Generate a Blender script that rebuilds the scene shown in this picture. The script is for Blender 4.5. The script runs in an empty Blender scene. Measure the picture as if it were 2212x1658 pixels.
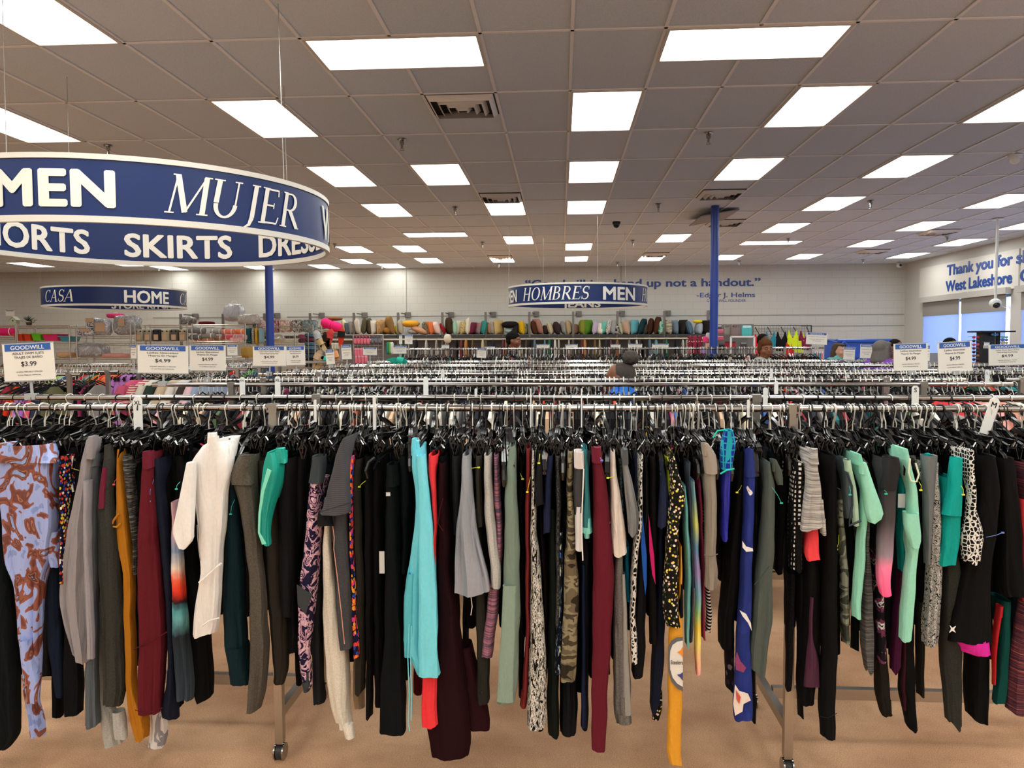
import bpy, math, random
from mathutils import Vector, Matrix
R=random.Random(7)
sc=bpy.context.scene; COL=sc.collection
# ---------------------------------------------------------------- camera
CZ=1.67; FPX=1667.4; YAW=.0633; PIT=.05402; ROL=-.003786
cy_,sy_=math.cos(YAW),math.sin(YAW)
F0=Vector((-sy_,cy_,0)); R0=Vector((cy_,sy_,0)); U0=Vector((0,0,1))
cp_,sp_=math.cos(PIT),math.sin(PIT)
FW=F0*cp_-U0*sp_; U1=U0*cp_+F0*sp_
cr_,sr_=math.cos(ROL),math.sin(ROL)
RT=R0*cr_+U1*sr_; UP=U1*cr_-R0*sr_
cam=bpy.data.cameras.new('camera'); camo=bpy.data.objects.new('camera',cam); COL.objects.link(camo)
camo.matrix_world=Matrix(((RT.x,UP.x,-FW.x,0),(RT.y,UP.y,-FW.y,0),(RT.z,UP.z,-FW.z,CZ),(0,0,0,1)))
cam.sensor_width=36; cam.lens=FPX/2212*36; cam.clip_start=.05; cam.clip_end=200
sc.camera=camo
def at(x,y,Y):
    v=FW+RT*((x-1106)/FPX)-UP*((y-829)/FPX)
    return Vector((v.x*Y/v.y,Y,CZ+v.z*Y/v.y))
# ---------------------------------------------------------------- tagging / linking
def tag(o,label=None,cat=None,group=None,kind=None):
    if label: o['label']=label
    if cat: o['category']=cat
    if group: o['group']=group
    if kind: o['kind']=kind
    return o
def empty(name,loc,label,cat,group=None,rz=0,kind=None):
    o=bpy.data.objects.new(name,None); o.empty_display_size=.05; COL.objects.link(o)
    o.location=loc; o.rotation_euler.z=rz
    return tag(o,label,cat,group,kind)
def srgb(h):
    if not isinstance(h,str): return tuple(h)+(1,) if len(h)==3 else h
    h=h.lstrip('#'); c=[int(h[i:i+2],16)/255 for i in (0,2,4)]
    return tuple((v/12.92 if v<=.04045 else ((v+.055)/1.055)**2.4) for v in c)+(1,)
class MB:
    def __init__(s): s.v=[];s.f=[];s.m=[]
    def add(s,vs,fs,mi=0):
        n=len(s.v); s.v+= [Vector(v) for v in vs]; s.f+=[tuple(i+n for i in f) for f in fs]; s.m+=[mi]*len(fs); return s
    def box(s,c,d,mi=0,rz=0,M=None):
        hx,hy,hz=d[0]/2,d[1]/2,d[2]/2
        vs=[Vector((x,y,z)) for x in(-hx,hx) for y in(-hy,hy) for z in(-hz,hz)]
        if rz: 
            q=Matrix.Rotation(rz,3,'Z'); vs=[q@v for v in vs]
        if M: vs=[M@v for v in vs]
        vs=[v+Vector(c) for v in vs]
        return s.add(vs,[(0,1,3,2),(4,6,7,5),(0,4,5,1),(2,3,7,6),(0,2,6,4),(1,5,7,3)],mi)
    def tube(s,pts,r,n=8,mi=0,cap=True,closed=False):
        pts=[Vector(p) for p in pts]; rs=r if isinstance(r,(list,tuple)) else [r]*len(pts)
        ring=[];L=len(pts)
        t0=(pts[1]-pts[0]).normalized()
        a=Vector((0,0,1)) if abs(t0.z)<.9 else Vector((1,0,0))
        nrm=t0.cross(a).normalized()
        vs=[]
        for i,p in enumerate(pts):
            if closed: t=(pts[(i+1)%L]-pts[i-1])
            else: t=(pts[min(i+1,L-1)]-pts[max(i-1,0)])
            t.normalize(); nrm=(nrm-t*nrm.dot(t)); nrm.normalize(); b=t.cross(nrm)
            for k in range(n):
                an=2*math.pi*k/n; vs.append(p+(nrm*math.cos(an)+b*math.sin(an))*rs[i])
        fs=[]
        for i in range(L if closed else L-1):
            j=(i+1)%L
            for k in range(n):
                fs.append((i*n+k,i*n+(k+1)%n,j*n+(k+1)%n,j*n+k))
        if cap and not closed:
            fs.append(tuple(reversed(range(n)))); fs.append(tuple((L-1)*n+k for k in range(n)))
        return s.add(vs,fs,mi)
    def prism(s,poly,d0,d1,axis='Y',mi=0,M=None):
        # poly list of 2D (a,b); extruded along axis from d0 to d1. axis Y: (x,z); X: (y,z); Z: (x,y)
        def mk(a,b,d):
            return {'Y':(a,d,b),'X':(d,a,b),'Z':(a,b,d)}[axis]
        n=len(poly); vs=[Vector(mk(a,b,d0)) for a,b in poly]+[Vector(mk(a,b,d1)) for a,b in poly]
        if M: vs=[M@v for v in vs]
        fs=[tuple(range(n)),tuple(reversed(range(n,2*n)))]+[(i,i+n,(i+1)%n+n,(i+1)%n) for i in range(n)]
        return s.add(vs,fs,mi)
    def lathe(s,prof,c=(0,0,0),n=16,mi=0,M=None):
        vs=[];fs=[]
        for (r,z) in prof:
            for k in range(n):
                a=2*math.pi*k/n; vs.append(Vector((r*math.cos(a),r*math.sin(a),z)))
        if M: vs=[M@v for v in vs]
        vs=[v+Vector(c) for v in vs]
        for i in range(len(prof)-1):
            for k in range(n): fs.append((i*n+k,i*n+(k+1)%n,(i+1)*n+(k+1)%n,(i+1)*n+k))
        return s.add(vs,fs,mi)
    def ell(s,c,r,n=14,mi=0,M=None,fn=None):
        vs=[];fs=[];m=n//2+1
        for i in range(m+1):
            th=math.pi*i/m
            for k in range(n):
                a=2*math.pi*k/n; v=Vector((math.sin(th)*math.cos(a),math.sin(th)*math.sin(a),math.cos(th)))
                if fn: v=fn(v)
                v=Vector((v.x*r[0],v.y*r[1],v.z*r[2]))
                if M: v=M@v
                vs.append(v+Vector(c))
        for i in range(m):
            for k in range(n): fs.append((i*n+k,(i+1)*n+k,(i+1)*n+(k+1)%n,i*n+(k+1)%n))
        return s.add(vs,fs,mi)
    def mesh(s,name,mats,origin=(0,0,0),smooth=True):
        me=bpy.data.meshes.new(name); o=Vector(origin)
        me.from_pydata([v-o for v in s.v],[],s.f)
        if not isinstance(mats,(list,tuple)): mats=[mats]
        for m in mats: me.materials.append(m)
        if len(mats)>1: me.polygons.foreach_set('material_index',s.m)
        me.polygons.foreach_set('use_smooth',[smooth]*len(me.polygons))
        if smooth=='auto' or smooth is True:
            try: me.set_sharp_from_angle(angle=.7)
            except Exception: pass
        me.update(); return me
    def build(s,name,mats,parent=None,origin=None,smooth=True,label=None):
        """verts are world coordinates unless parent given with origin None -> world too, stored relative to parent"""
        if origin is None:
            if parent is not None: origin=WO(parent)
            else:
                xs=[v.x for v in s.v];ys=[v.y for v in s.v];zs=[v.z for v in s.v]
                origin=Vector(((min(xs)+max(xs))/2,(min(ys)+max(ys))/2,min(zs)))
        me=s.mesh(name,mats,origin,smooth)
        o=bpy.data.objects.new(name,me); COL.objects.link(o)
        if parent is not None: o.parent=parent; o.location=Vector(origin)-WO(parent)
        else: o.location=origin
        if label: o['label']=label
        return o
    def local(s,name,mats,parent,smooth=True,label=None):
        """verts in the parent's local frame"""
        me=s.mesh(name,mats,(0,0,0),smooth); o=bpy.data.objects.new(name,me); COL.objects.link(o); o.parent=parent
        if label: o['label']=label
        return o
def WO(o):
    p=Vector((0,0,0))
    while o is not None: p=p+o.location; o=o.parent
    return p
def copy_tree(o,parent=None,loc=None,rz=None,mats=None):
    c=o.copy(); COL.objects.link(c); c.parent=parent
    if loc is not None: c.location=loc
    if rz is not None: c.rotation_euler.z=rz
    for ch in list(o.children): copy_tree(ch,c)
    return c
def struct(o): o['kind']='structure'; return o
# ---------------------------------------------------------------- materials
_MC={}
def M_(key,fn):
    if key not in _MC: _MC[key]=fn()
    return _MC[key]
def newmat(name):
    m=bpy.data.materials.new(name); m.use_nodes=True; nt=m.node_tree; nt.nodes.clear()
    out=nt.nodes.new('ShaderNodeOutputMaterial'); b=nt.nodes.new('ShaderNodeBsdfPrincipled'); nt.links.new(b.outputs[0],out.inputs[0])
    return m,nt,b
def N(nt,t,**kw):
    n=nt.nodes.new(t)
    for k,v in kw.items():
        if k.startswith('_'): setattr(n,k[1:],v)
        else: n.inputs[k.replace('__',' ')].default_value=v
    return n
def plain(name,col,rough=.5,metal=0,spec=.5,var=.05,vs=30,bump=0,bs=60,coat=0,trans=0,alpha=1):
    def f():
        m,nt,b=newmat(name); c=srgb(col)
        b.inputs['Roughness'].default_value=rough; b.inputs['Metallic'].default_value=metal
        b.inputs['Specular IOR Level'].default_value=spec; b.inputs['Coat Weight'].default_value=coat
        b.inputs['Transmission Weight'].default_value=trans; b.inputs['Alpha'].default_value=alpha
        tc=N(nt,'ShaderNodeTexCoord'); no=N(nt,'ShaderNodeTexNoise',Scale=vs,Detail=3.0)
        nt.links.new(tc.outputs['Object'],no.inputs['Vector'])
        mx=N(nt,'ShaderNodeMix',_data_type='RGBA'); 
        mx.inputs[6].default_value=tuple(v*(1-var) for v in c[:3])+(1,); mx.inputs[7].default_value=tuple(min(1,v*(1+var)) for v in c[:3])+(1,)
        nt.links.new(no.outputs[0],mx.inputs[0]); nt.links.new(mx.outputs[2],b.inputs['Base Color'])
        if bump:
            n2=N(nt,'ShaderNodeTexNoise',Scale=bs,Detail=4.0); nt.links.new(tc.outputs['Object'],n2.inputs['Vector'])
            bp=N(nt,'ShaderNodeBump',Strength=bump,Distance=.01); nt.links.new(n2.outputs[0],bp.inputs['Height']); nt.links.new(bp.outputs[0],b.inputs['Normal'])
        return m
    return M_(('p',name,col),f)
def cloth(kind,cols,scale=(1,1,1),ns=20,detail=2.,dist=0.,stops=None,rough=.8,z0=0.,z1=1.,sat=0,interp='CONSTANT',wr=.35):
    """procedural fabric; cols = list of hex colours"""
    key=('c',kind,tuple(cols),scale,ns,detail,dist,tuple(stops or ()),rough,z0,z1,interp)
    def f():
        m,nt,b=newmat('fabric_'+kind); L=nt.links
        b.inputs['Roughness'].default_value=rough; b.inputs['Specular IOR Level'].default_value=.12 if rough>.5 else .5
        tc=N(nt,'ShaderNodeTexCoord'); mp=N(nt,'ShaderNodeMapping'); mp.inputs['Scale'].default_value=scale
        L.new(tc.outputs['Object'],mp.inputs[0])
        cr=None
        def ramp(fac,interp,cols=cols,stops=stops):
            r=nt.nodes.new('ShaderNodeValToRGB'); e=r.color_ramp; e.interpolation=interp
            st=stops or [i/len(cols) if interp=='CONSTANT' else i/max(1,len(cols)-1) for i in range(len(cols))]
            while len(e.elements)<len(cols): e.elements.new(.5)
            for el,p,c in zip(e.elements,st,cols): el.position=p; 
            for i,(p,c) in enumerate(zip(st,cols)): e.elements[i].position=p; e.elements[i].color=srgb(c)
            L.new(fac,r.inputs[0]); return r.outputs[0]
        if kind=='solid':
            no=N(nt,'ShaderNodeTexNoise',Scale=90.,Detail=2.); L.new(tc.outputs['Object'],no.inputs['Vector'])
            mx=N(nt,'ShaderNodeMix',_data_type='RGBA'); c=srgb(cols[0])
            mx.inputs[6].default_value=tuple(v*.93 for v in c[:3])+(1,); mx.inputs[7].default_value=tuple(min(1,v*1.07) for v in c[:3])+(1,)
            L.new(no.outputs[0],mx.inputs[0]); col=mx.outputs[2]
        elif kind=='heather':
            no=N(nt,'ShaderNodeTexNoise',Scale=ns*12.,Detail=3.,Distortion=dist); L.new(mp.outputs[0],no.inputs['Vector'])
            col=ramp(no.outputs[0],'LINEAR',stops=stops or [.38,.62][:len(cols)])
        elif kind=='noise':
            no=N(nt,'ShaderNodeTexNoise',Scale=float(ns),Detail=detail,Distortion=dist); L.new(mp.outputs[0],no.inputs['Vector'])
            col=ramp(no.outputs[0],interp)
        elif kind=='voro':
            vo=N(nt,'ShaderNodeTexVoronoi',Scale=float(ns)); L.new(mp.outputs[0],vo.inputs['Vector'])
            sp=N(nt,'ShaderNodeSeparateColor'); L.new(vo.outputs['Color'],sp.inputs[0])
            c2=ramp(sp.outputs[0],'CONSTANT')
            # flowers: cell colour near the centre, ground colour outside
            r2=nt.nodes.new('ShaderNodeValToRGB'); r2.color_ramp.interpolation='CONSTANT'
            r2.color_ramp.elements[0].color=(1,1,1,1); r2.color_ramp.elements[1].position=wr; r2.color_ramp.elements[1].color=(0,0,0,1)
            L.new(vo.outputs['Distance'],r2.inputs[0])
            mx=N(nt,'ShaderNodeMix',_data_type='RGBA'); mx.inputs[6].default_value=srgb(cols[0]); L.new(r2.outputs[0],mx.inputs[0]); L.new(c2,mx.inputs[7]); col=mx.outputs[2]
        elif kind=='edge':
            vo=N(nt,'ShaderNodeTexVoronoi',_feature='DISTANCE_TO_EDGE',Scale=float(ns)); vo.inputs['Randomness'].default_value=dist
            L.new(mp.outputs[0],vo.inputs['Vector']); col=ramp(vo.outputs['Distance'],'CONSTANT')
        elif kind=='bands':
            wv=N(nt,'ShaderNodeTexWave',Scale=float(ns),Distortion=dist,_bands_direction='Z'); L.new(mp.outputs[0],wv.inputs['Vector'])
            col=ramp(wv.outputs[0],interp)
        elif kind=='swirl':
            no=N(nt,'ShaderNodeTexNoise',Scale=float(ns),Detail=1.); L.new(mp.outputs[0],no.inputs['Vector'])
            mx=N(nt,'ShaderNodeMix',_data_type='RGBA'); mx.inputs[0].default_value=dist; L.new(mp.outputs[0],mx.inputs[6]); L.new(no.outputs['Color'],mx.inputs[7])
            wv=N(nt,'ShaderNodeTexWave',_wave_type='RINGS',_rings_direction='SPHERICAL',Scale=2.2,Distortion=3.,Detail=1.); L.new(mx.outputs[2],wv.inputs['Vector'])
            col=ramp(wv.outputs[0],interp)
        elif kind=='zgrad':
            sp=N(nt,'ShaderNodeSeparateXYZ'); L.new(tc.outputs['Object'],sp.inputs[0])
            no=N(nt,'ShaderNodeTexNoise',Scale=float(ns),Detail=3.); L.new(tc.outputs['Object'],no.inputs['Vector'])
            ma=N(nt,'ShaderNodeMath',_operation='MULTIPLY_ADD'); ma.inputs[1].default_value=dist; L.new(no.outputs[0],ma.inputs[0]); L.new(sp.outputs[2],ma.inputs[2])
            mr=N(nt,'ShaderNodeMapRange'); mr.inputs[1].default_value=z0; mr.inputs[2].default_value=z1; L.new(ma.outputs[0],mr.inputs[0])
            col=ramp(mr.outputs[0],interp)
        L.new(col,b.inputs['Base Color'])
        # fabric folds and weave as bump
        mp2=N(nt,'ShaderNodeMapping'); mp2.inputs['Scale'].default_value=(26,14,5); L.new(tc.outputs['Object'],mp2.inputs[0])
        n1=N(nt,'ShaderNodeTexNoise',Scale=1.,Detail=3.,Distortion=.6); L.new(mp2.outputs[0],n1.inputs['Vector'])
        n2=N(nt,'ShaderNodeTexNoise',Scale=700.,Detail=1.); L.new(tc.outputs['Object'],n2.inputs['Vector'])
        b1=N(nt,'ShaderNodeBump',Strength=.7,Distance=.02); L.new(n1.outputs[0],b1.inputs['Height'])
        b2=N(nt,'ShaderNodeBump',Strength=.25,Distance=.001); L.new(n2.outputs[0],b2.inputs['Height']); L.new(b1.outputs[0],b2.inputs['Normal']); L.new(b2.outputs[0],b.inputs['Normal'])
        return m
    return M_(key,f)
def S(h,rough=.8): return cloth('solid',(h,),rough=rough)
CHROME=plain('chrome','a9a8a7',.14,1,var=.02)
STEEL=plain('brushed_steel','a9a6a0',.3,1,var=.04)
BLACKP=plain('black_plastic','0b0b0c',.22,0,.6,var=.05)
HOOKM=plain('hook_wire_zinc','dedbcf',.35,.35,var=.02)
HOOKB=plain('hook_wire_black','1a1a1c',.3,.3,var=.02)
WHITEP=plain('white_plastic','e3e6e4',.35,0,var=.02)
BLUEPAINT=plain('blue_paint','1f3f96',.35,0,var=.03)
# ---------------------------------------------------------------- lettering
_TC={}
def text_geo(s,bold=0.,space=1.):
    k=(s,bold,space)
    if k in _TC: return _TC[k]
    c=bpy.data.curves.new('lettering','FONT'); c.body=s; c.size=1; c.space_character=space; c.resolution_u=3
    o=bpy.data.objects.new('lettering',c); COL.objects.link(o)
    dg=bpy.context.evaluated_depsgraph_get(); dg.update(); me=bpy.data.meshes.new_from_object(o.evaluated_get(dg))
    vs=[v.co.copy() for v in me.vertices]; fs=[tuple(p.vertices) for p in me.polygons]
    bpy.data.objects.remove(o); bpy.data.curves.remove(c); bpy.data.meshes.remove(me)
    # curve fill repeats vertices per letter; normalise: left edge at 0, baseline 0
    if vs:
        x0=min(v.x for v in vs); x1=max(v.x for v in vs)
        vs=[Vector((v.x-x0,v.y,0)) for v in vs]; w=x1-x0
        if bold:   # heavier weight: the outline struck several times, a hair apart
            n=len(vs); base=list(vs); f0=list(fs); vs=[];fs=[]
            for k,(dx,dy) in enumerate([(0,0)]+[(math.cos(math.pi*q/5),math.sin(math.pi*q/5)*.8) for q in range(10)]):
                vs+=[v+Vector((dx*bold,dy*bold,.0012*k)) for v in base]; fs+=[tuple(i+n*k for i in f) for f in f0]
    else: w=0
    _TC[k]=(vs,fs,w); return _TC[k]
def vstroke(pts,ws):
    L=[];Rr=[]
    n=len(pts)
    for i,(x,y) in enumerate(pts):
        a=pts[max(i-1,0)]; b=pts[min(i+1,n-1)]; dx,dy=b[0]-a[0],b[1]-a[1]; l=math.hypot(dx,dy) or 1
        w=(ws[i] if isinstance(ws,(list,tuple)) else ws)/2
        L.append((x-dy/l*w,y+dx/l*w)); Rr.append((x+dy/l*w,y-dx/l*w))
    vs=L+Rr; fs=[(i,n+i,n+i+1,i+1) for i in range(n-1)]
    return vs,fs
def arc(cx,cy,rx,ry,a0,a1,n=14):
    return [(cx+rx*math.cos(math.radians(a0+(a1-a0)*i/n)),cy+ry*math.sin(math.radians(a0+(a1-a0)*i/n))) for i in range(n+1)]
def awid(a0,a1,lo,hi,n=14): # thick where the stroke is vertical
    return [lo+(hi-lo)*abs(math.cos(math.radians(a0+(a1-a0)*i/n)))**1.5 for i in range(n+1)]
T_,t_=.125,.045
def serif(x,y,w=.22): return vstroke([(x-w/2,y),(x+w/2,y)],.035)
SER={
 'M':(.95,[vstroke([(.12,.02),(.16,.98)],t_),vstroke([(.16,.98),(.45,.04)],T_),vstroke([(.45,.04),(.80,.98)],t_),vstroke([(.80,.98),(.84,.02)],T_),serif(.12,.017,.2),serif(.13,.983,.16),serif(.84,.017,.26),serif(.84,.983,.18)]),
 'U':(.80,[vstroke([(.14,.98),(.14,.38)],T_),vstroke(arc(.38,.36,.24,.34,180,360),awid(180,360,.06,.11)),vstroke([(.62,.98),(.62,.36)],t_),serif(.14,.983,.26),serif(.62,.983,.2)]),
 'J':(.44,[vstroke([(.29,.98),(.29,.1)],T_),vstroke([(.29,.1),(.24,-.1),(.12,-.18)],[T_,.09,.03]),serif(.29,.983,.24)]),
 'E':(.66,[vstroke([(.16,.98),(.16,.02)],T_),vstroke([(.14,.965),(.54,.965)],.05),vstroke([(.14,.035),(.58,.035)],.05),vstroke([(.16,.52),(.44,.52)],t_),vstroke([(.54,.98),(.56,.8)],.035),vstroke([(.58,.02),(.63,.22)],.035),vstroke([(.44,.6),(.44,.44)],.03),serif(.14,.017,.22),serif(.14,.983,.22)]),
 'R':(.76,[vstroke([(.16,.98),(.16,.02)],T_),vstroke([(.16,.965)]+arc(.34,.73,.2,.235,90,-90)+[(.16,.495)],[t_]+awid(90,-90,t_,.12)+[t_]),vstroke([(.34,.5),(.68,.02)],T_),serif(.16,.017,.24),serif(.13,.983,.16),serif(.7,.017,.14)]),
 'B':(.70,[vstroke([(.16,.98),(.16,.02)],T_),vstroke([(.16,.965)]+arc(.32,.75,.18,.215,90,-90)+[(.16,.535)],[t_]+awid(90,-90,t_,.11)+[t_]),vstroke([(.16,.53)]+arc(.34,.28,.22,.25,90,-90)+[(.16,.03)],[t_]+awid(90,-90,t_,.12)+[t_]),serif(.13,.983,.16),serif(.13,.017,.16)]),
 'H':(.86,[vstroke([(.16,.98),(.16,.02)],T_),vstroke([(.68,.98),(.68,.02)],T_),vstroke([(.16,.51),(.68,.51)],t_)]+[serif(x,y,.24) for x in(.16,.68) for y in(.017,.983)]),
 'O':(.86,[vstroke(arc(.42,.5,.32,.47,0,360,26),awid(0,360,t_,.13,26))]),
 'C':(.74,[vstroke(arc(.42,.5,.33,.47,48,312,22),[.03+.1*abs(math.cos(math.radians(48+264*i/22)))**1.5 for i in range(23)]),vstroke([(.66,.98),(.66,.74)],.035)]),
 'S':(.56,[vstroke(arc(.29,.735,.2,.235,30,270,16)[:-1]+arc(.29,.265,.22,.235,90,-150,16),[.035+.075*math.sin(math.pi*i/32) for i in range(33)]),vstroke([(.48,.96),(.48,.74)],.03),vstroke([(.08,.26),(.08,.04)],.03)]),
 'A':(.80,[vstroke([(.08,.02),(.4,.98)],t_),vstroke([(.4,.98),(.68,.02)],T_),vstroke([(.2,.34),(.58,.34)],t_),serif(.08,.017,.2),serif(.68,.017,.22)]),
}
def serif_geo(s,shear=.2):
    vs=[];fs=[];x=0
    for ch in s:
        w,parts=SER[ch]
        for pv,pf in parts:
            n=len(vs); vs+=[Vector((x+a+b*shear,b,0)) for a,b in pv]; fs+=[tuple(i+n for i in f) for f in pf]
        x+=w+.02
    x0=min(v.x for v in vs); x1=max(v.x for v in vs)
    return [Vector((v.x-x0,v.y,0)) for v in vs],fs,x1-x0
def put_text(mb,geo,cx,cz,h,Y=0,width=None,cap=.73,mi=0,fn=None):
    """upright lettering facing -Y, centred on cx, baseline cz"""
    vs,fs,w=geo; s=h/cap; sx=s if width is None else width/w
    vv=[(cx+(v.x-w/2)*sx,Y-v.z*s,cz+v.y*s) for v in vs]
    if fn: vv=[fn(*v) for v in vv]
    mb.add(vv,fs,mi)
# ================================================================ ROOM
CH=CZ+2.0424; GX=.0762; GY=5.2085; TX=.6096; TY=1.2192
XL,XR,YB,YF=-21.5,9.12,-6.5,21.2
def gx(i): return GX+TX*i
def gy(j): return GY+TY*j
# floor: worn terracotta coloured carpet / sealed concrete
def floor_mat():
    m,nt,b=newmat('worn_terracotta_floor'); L=nt.links; b.inputs['Roughness'].default_value=.75; b.inputs['Specular IOR Level'].default_value=.25
    tc=N(nt,'ShaderNodeTexCoord')
    n1=N(nt,'ShaderNodeTexNoise',Scale=1.6,Detail=5.,Distortion=.4); n2=N(nt,'ShaderNodeTexNoise',Scale=240.,Detail=2.); n3=N(nt,'ShaderNodeTexNoise',Scale=9.,Detail=6.)
    for n in(n1,n2,n3): L.new(tc.outputs['Object'],n.inputs['Vector'])
    r=nt.nodes.new('ShaderNodeValToRGB'); e=r.color_ramp.elements; e[0].position=.35; e[0].color=srgb('b68b69'); e[1].position=.62; e[1].color=srgb('d4aa85'); L.new(n1.outputs[0],r.inputs[0])
    mx=N(nt,'ShaderNodeMix',_data_type='RGBA',_blend_type='OVERLAY'); mx.inputs[0].default_value=.8; L.new(r.outputs[0],mx.inputs[6]); L.new(n2.outputs[0],mx.inputs[7])
    r3=nt.nodes.new('ShaderNodeValToRGB'); e=r3.color_ramp.elements; e[0].position=.3; e[0].color=(.8,.79,.78,1); e[1].position=.5; e[1].color=(1,1,1,1); L.new(n3.outputs[0],r3.inputs[0])
    m2=N(nt,'ShaderNodeMix',_data_type='RGBA',_blend_type='MULTIPLY'); m2.inputs[0].default_value=.5; L.new(mx.outputs[2],m2.inputs[6]); L.new(r3.outputs[0],m2.inputs[7]); L.new(m2.outputs[2],b.inputs['Base Color'])
    bp=N(nt,'ShaderNodeBump',Strength=.4,Distance=.002); L.new(n2.outputs[0],bp.inputs['Height']); L.new(bp.outputs[0],b.inputs['Normal'])
    return m
FLM=floor_mat()
struct(MB().box(((XL+XR)/2,(YB+YF)/2,-.05),(XR-XL+.4,YF-YB+.4,.1)).build('floor',FLM,smooth=False))
def ceil_mat():
    m,nt,b=newmat('acoustic_tile'); L=nt.links; b.inputs['Roughness'].default_value=.9; b.inputs['Specular IOR Level'].default_value=.1
    tc=N(nt,'ShaderNodeTexCoord'); mp=N(nt,'ShaderNodeMapping'); mp.inputs['Scale'].default_value=(1,1.6,1); L.new(tc.outputs['Object'],mp.inputs[0])
    n2=N(nt,'ShaderNodeTexNoise',Scale=130.,Detail=3.); L.new(mp.outputs[0],n2.inputs['Vector'])
    br=N(nt,'ShaderNodeTexBrick',_offset=0.,_squash=1.); mp2=N(nt,'ShaderNodeMapping'); mp2.inputs['Location'].default_value=(-GX,-GY,0); L.new(tc.outputs['Object'],mp2.inputs[0]); L.new(mp2.outputs[0],br.inputs['Vector'])
    br.inputs['Scale'].default_value=1; br.inputs['Brick Width'].default_value=TX; br.inputs['Row Height'].default_value=TY; br.inputs['Mortar Size'].default_value=0
    br.inputs['Color1'].default_value=srgb('c6d2de'); br.inputs['Color2'].default_value=srgb('cfdae5')
    mx=N(nt,'ShaderNodeMix',_data_type='RGBA',_blend_type='OVERLAY'); mx.inputs[0].default_value=.5; L.new(br.outputs[0],mx.inputs[6]); L.new(n2.outputs[0],mx.inputs[7]); L.new(mx.outputs[2],b.inputs['Base Color'])
    bp=N(nt,'ShaderNodeBump',Strength=.5,Distance=.002); L.new(n2.outputs[0],bp.inputs['Height']); L.new(bp.outputs[0],b.inputs['Normal'])
    return m
c=MB().box(((XL+XR)/2,(YB+YF)/2,CH+.06),(XR-XL+.4,YF-YB+.4,.1)); struct(c.build('ceiling',ceil_mat(),origin=(0,0,CH),smooth=False))
# the suspended grid: metal tees, one continuous network
g=MB(); i0=int((XL-GX)/TX); i1=int((XR-GX)/TX)
for i in range(i0,i1+1):
    g.box((gx(i),(YB+YF)/2,CH+.004),(.024,YF-YB,.008)); 
for j in range(-10,14):
    g.box(((XL+XR)/2,gy(j),CH+.004),(XR-XL,.024,.008))
struct(g.build('trim_1',plain('ceiling_tee_metal','e6e8ec',.5,0,var=.02),smooth=False))
# walls
def wall_mat(name,c1,line):
    m,nt,b=newmat(name); L=nt.links; b.inputs['Roughness'].default_value=.6
    tc=N(nt,'ShaderNodeTexCoord'); sp=N(nt,'ShaderNodeSeparateXYZ'); L.new(tc.outputs['Object'],sp.inputs[0]); cb=N(nt,'ShaderNodeCombineXYZ'); L.new(sp.outputs[0],cb.inputs[0]); L.new(sp.outputs[2],cb.inputs[1])
    br=N(nt,'ShaderNodeTexBrick',_offset=.5); L.new(cb.outputs[0],br.inputs['Vector']); br.inputs['Scale'].default_value=1; br.inputs['Brick Width'].default_value=.406; br.inputs['Row Height'].default_value=.203; br.inputs['Mortar Size'].default_value=.006; br.inputs['Mortar Smooth'].default_value=.6
    br.inputs['Color1'].default_value=srgb(c1); br.inputs['Color2'].default_value=srgb(c1); br.inputs['Mortar'].default_value=srgb(line); L.new(br.outputs[0],b.inputs['Base Color'])
    no=N(nt,'ShaderNodeTexNoise',Scale=40.,Detail=3.); L.new(tc.outputs['Object'],no.inputs['Vector'])
    b2=N(nt,'ShaderNodeBump',Strength=.3,Distance=.004); L.new(br.outputs[1],b2.inputs['Height']); b2.invert=True
    b3=N(nt,'ShaderNodeBump',Strength=.15,Distance=.003); L.new(no.outputs[0],b3.inputs['Height']); L.new(b2.outputs[0],b3.inputs['Normal']); L.new(b3.outputs[0],b.inputs['Normal'])
    return m
WB=wall_mat('painted_block','bbb9b1','acaaa1')
WG=plain('painted_drywall','c6c4be',.6,var=.02,bump=.1)
struct(MB().box(((XL+XR)/2,YF+.1,CH/2),(XR-XL+.4,.2,CH+.2)).build('wall_back',WB,smooth=False))
struct(MB().box((XL-.1,(YB+YF)/2,CH/2),(.2,YF-YB+.4,CH+.2)).build('wall_left',WG,smooth=False))
struct(MB().box(((XL+XR)/2,YB-.1,CH/2),(XR-XL+.4,.2,CH+.2)).build('wall_front',WG,smooth=False))
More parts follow.
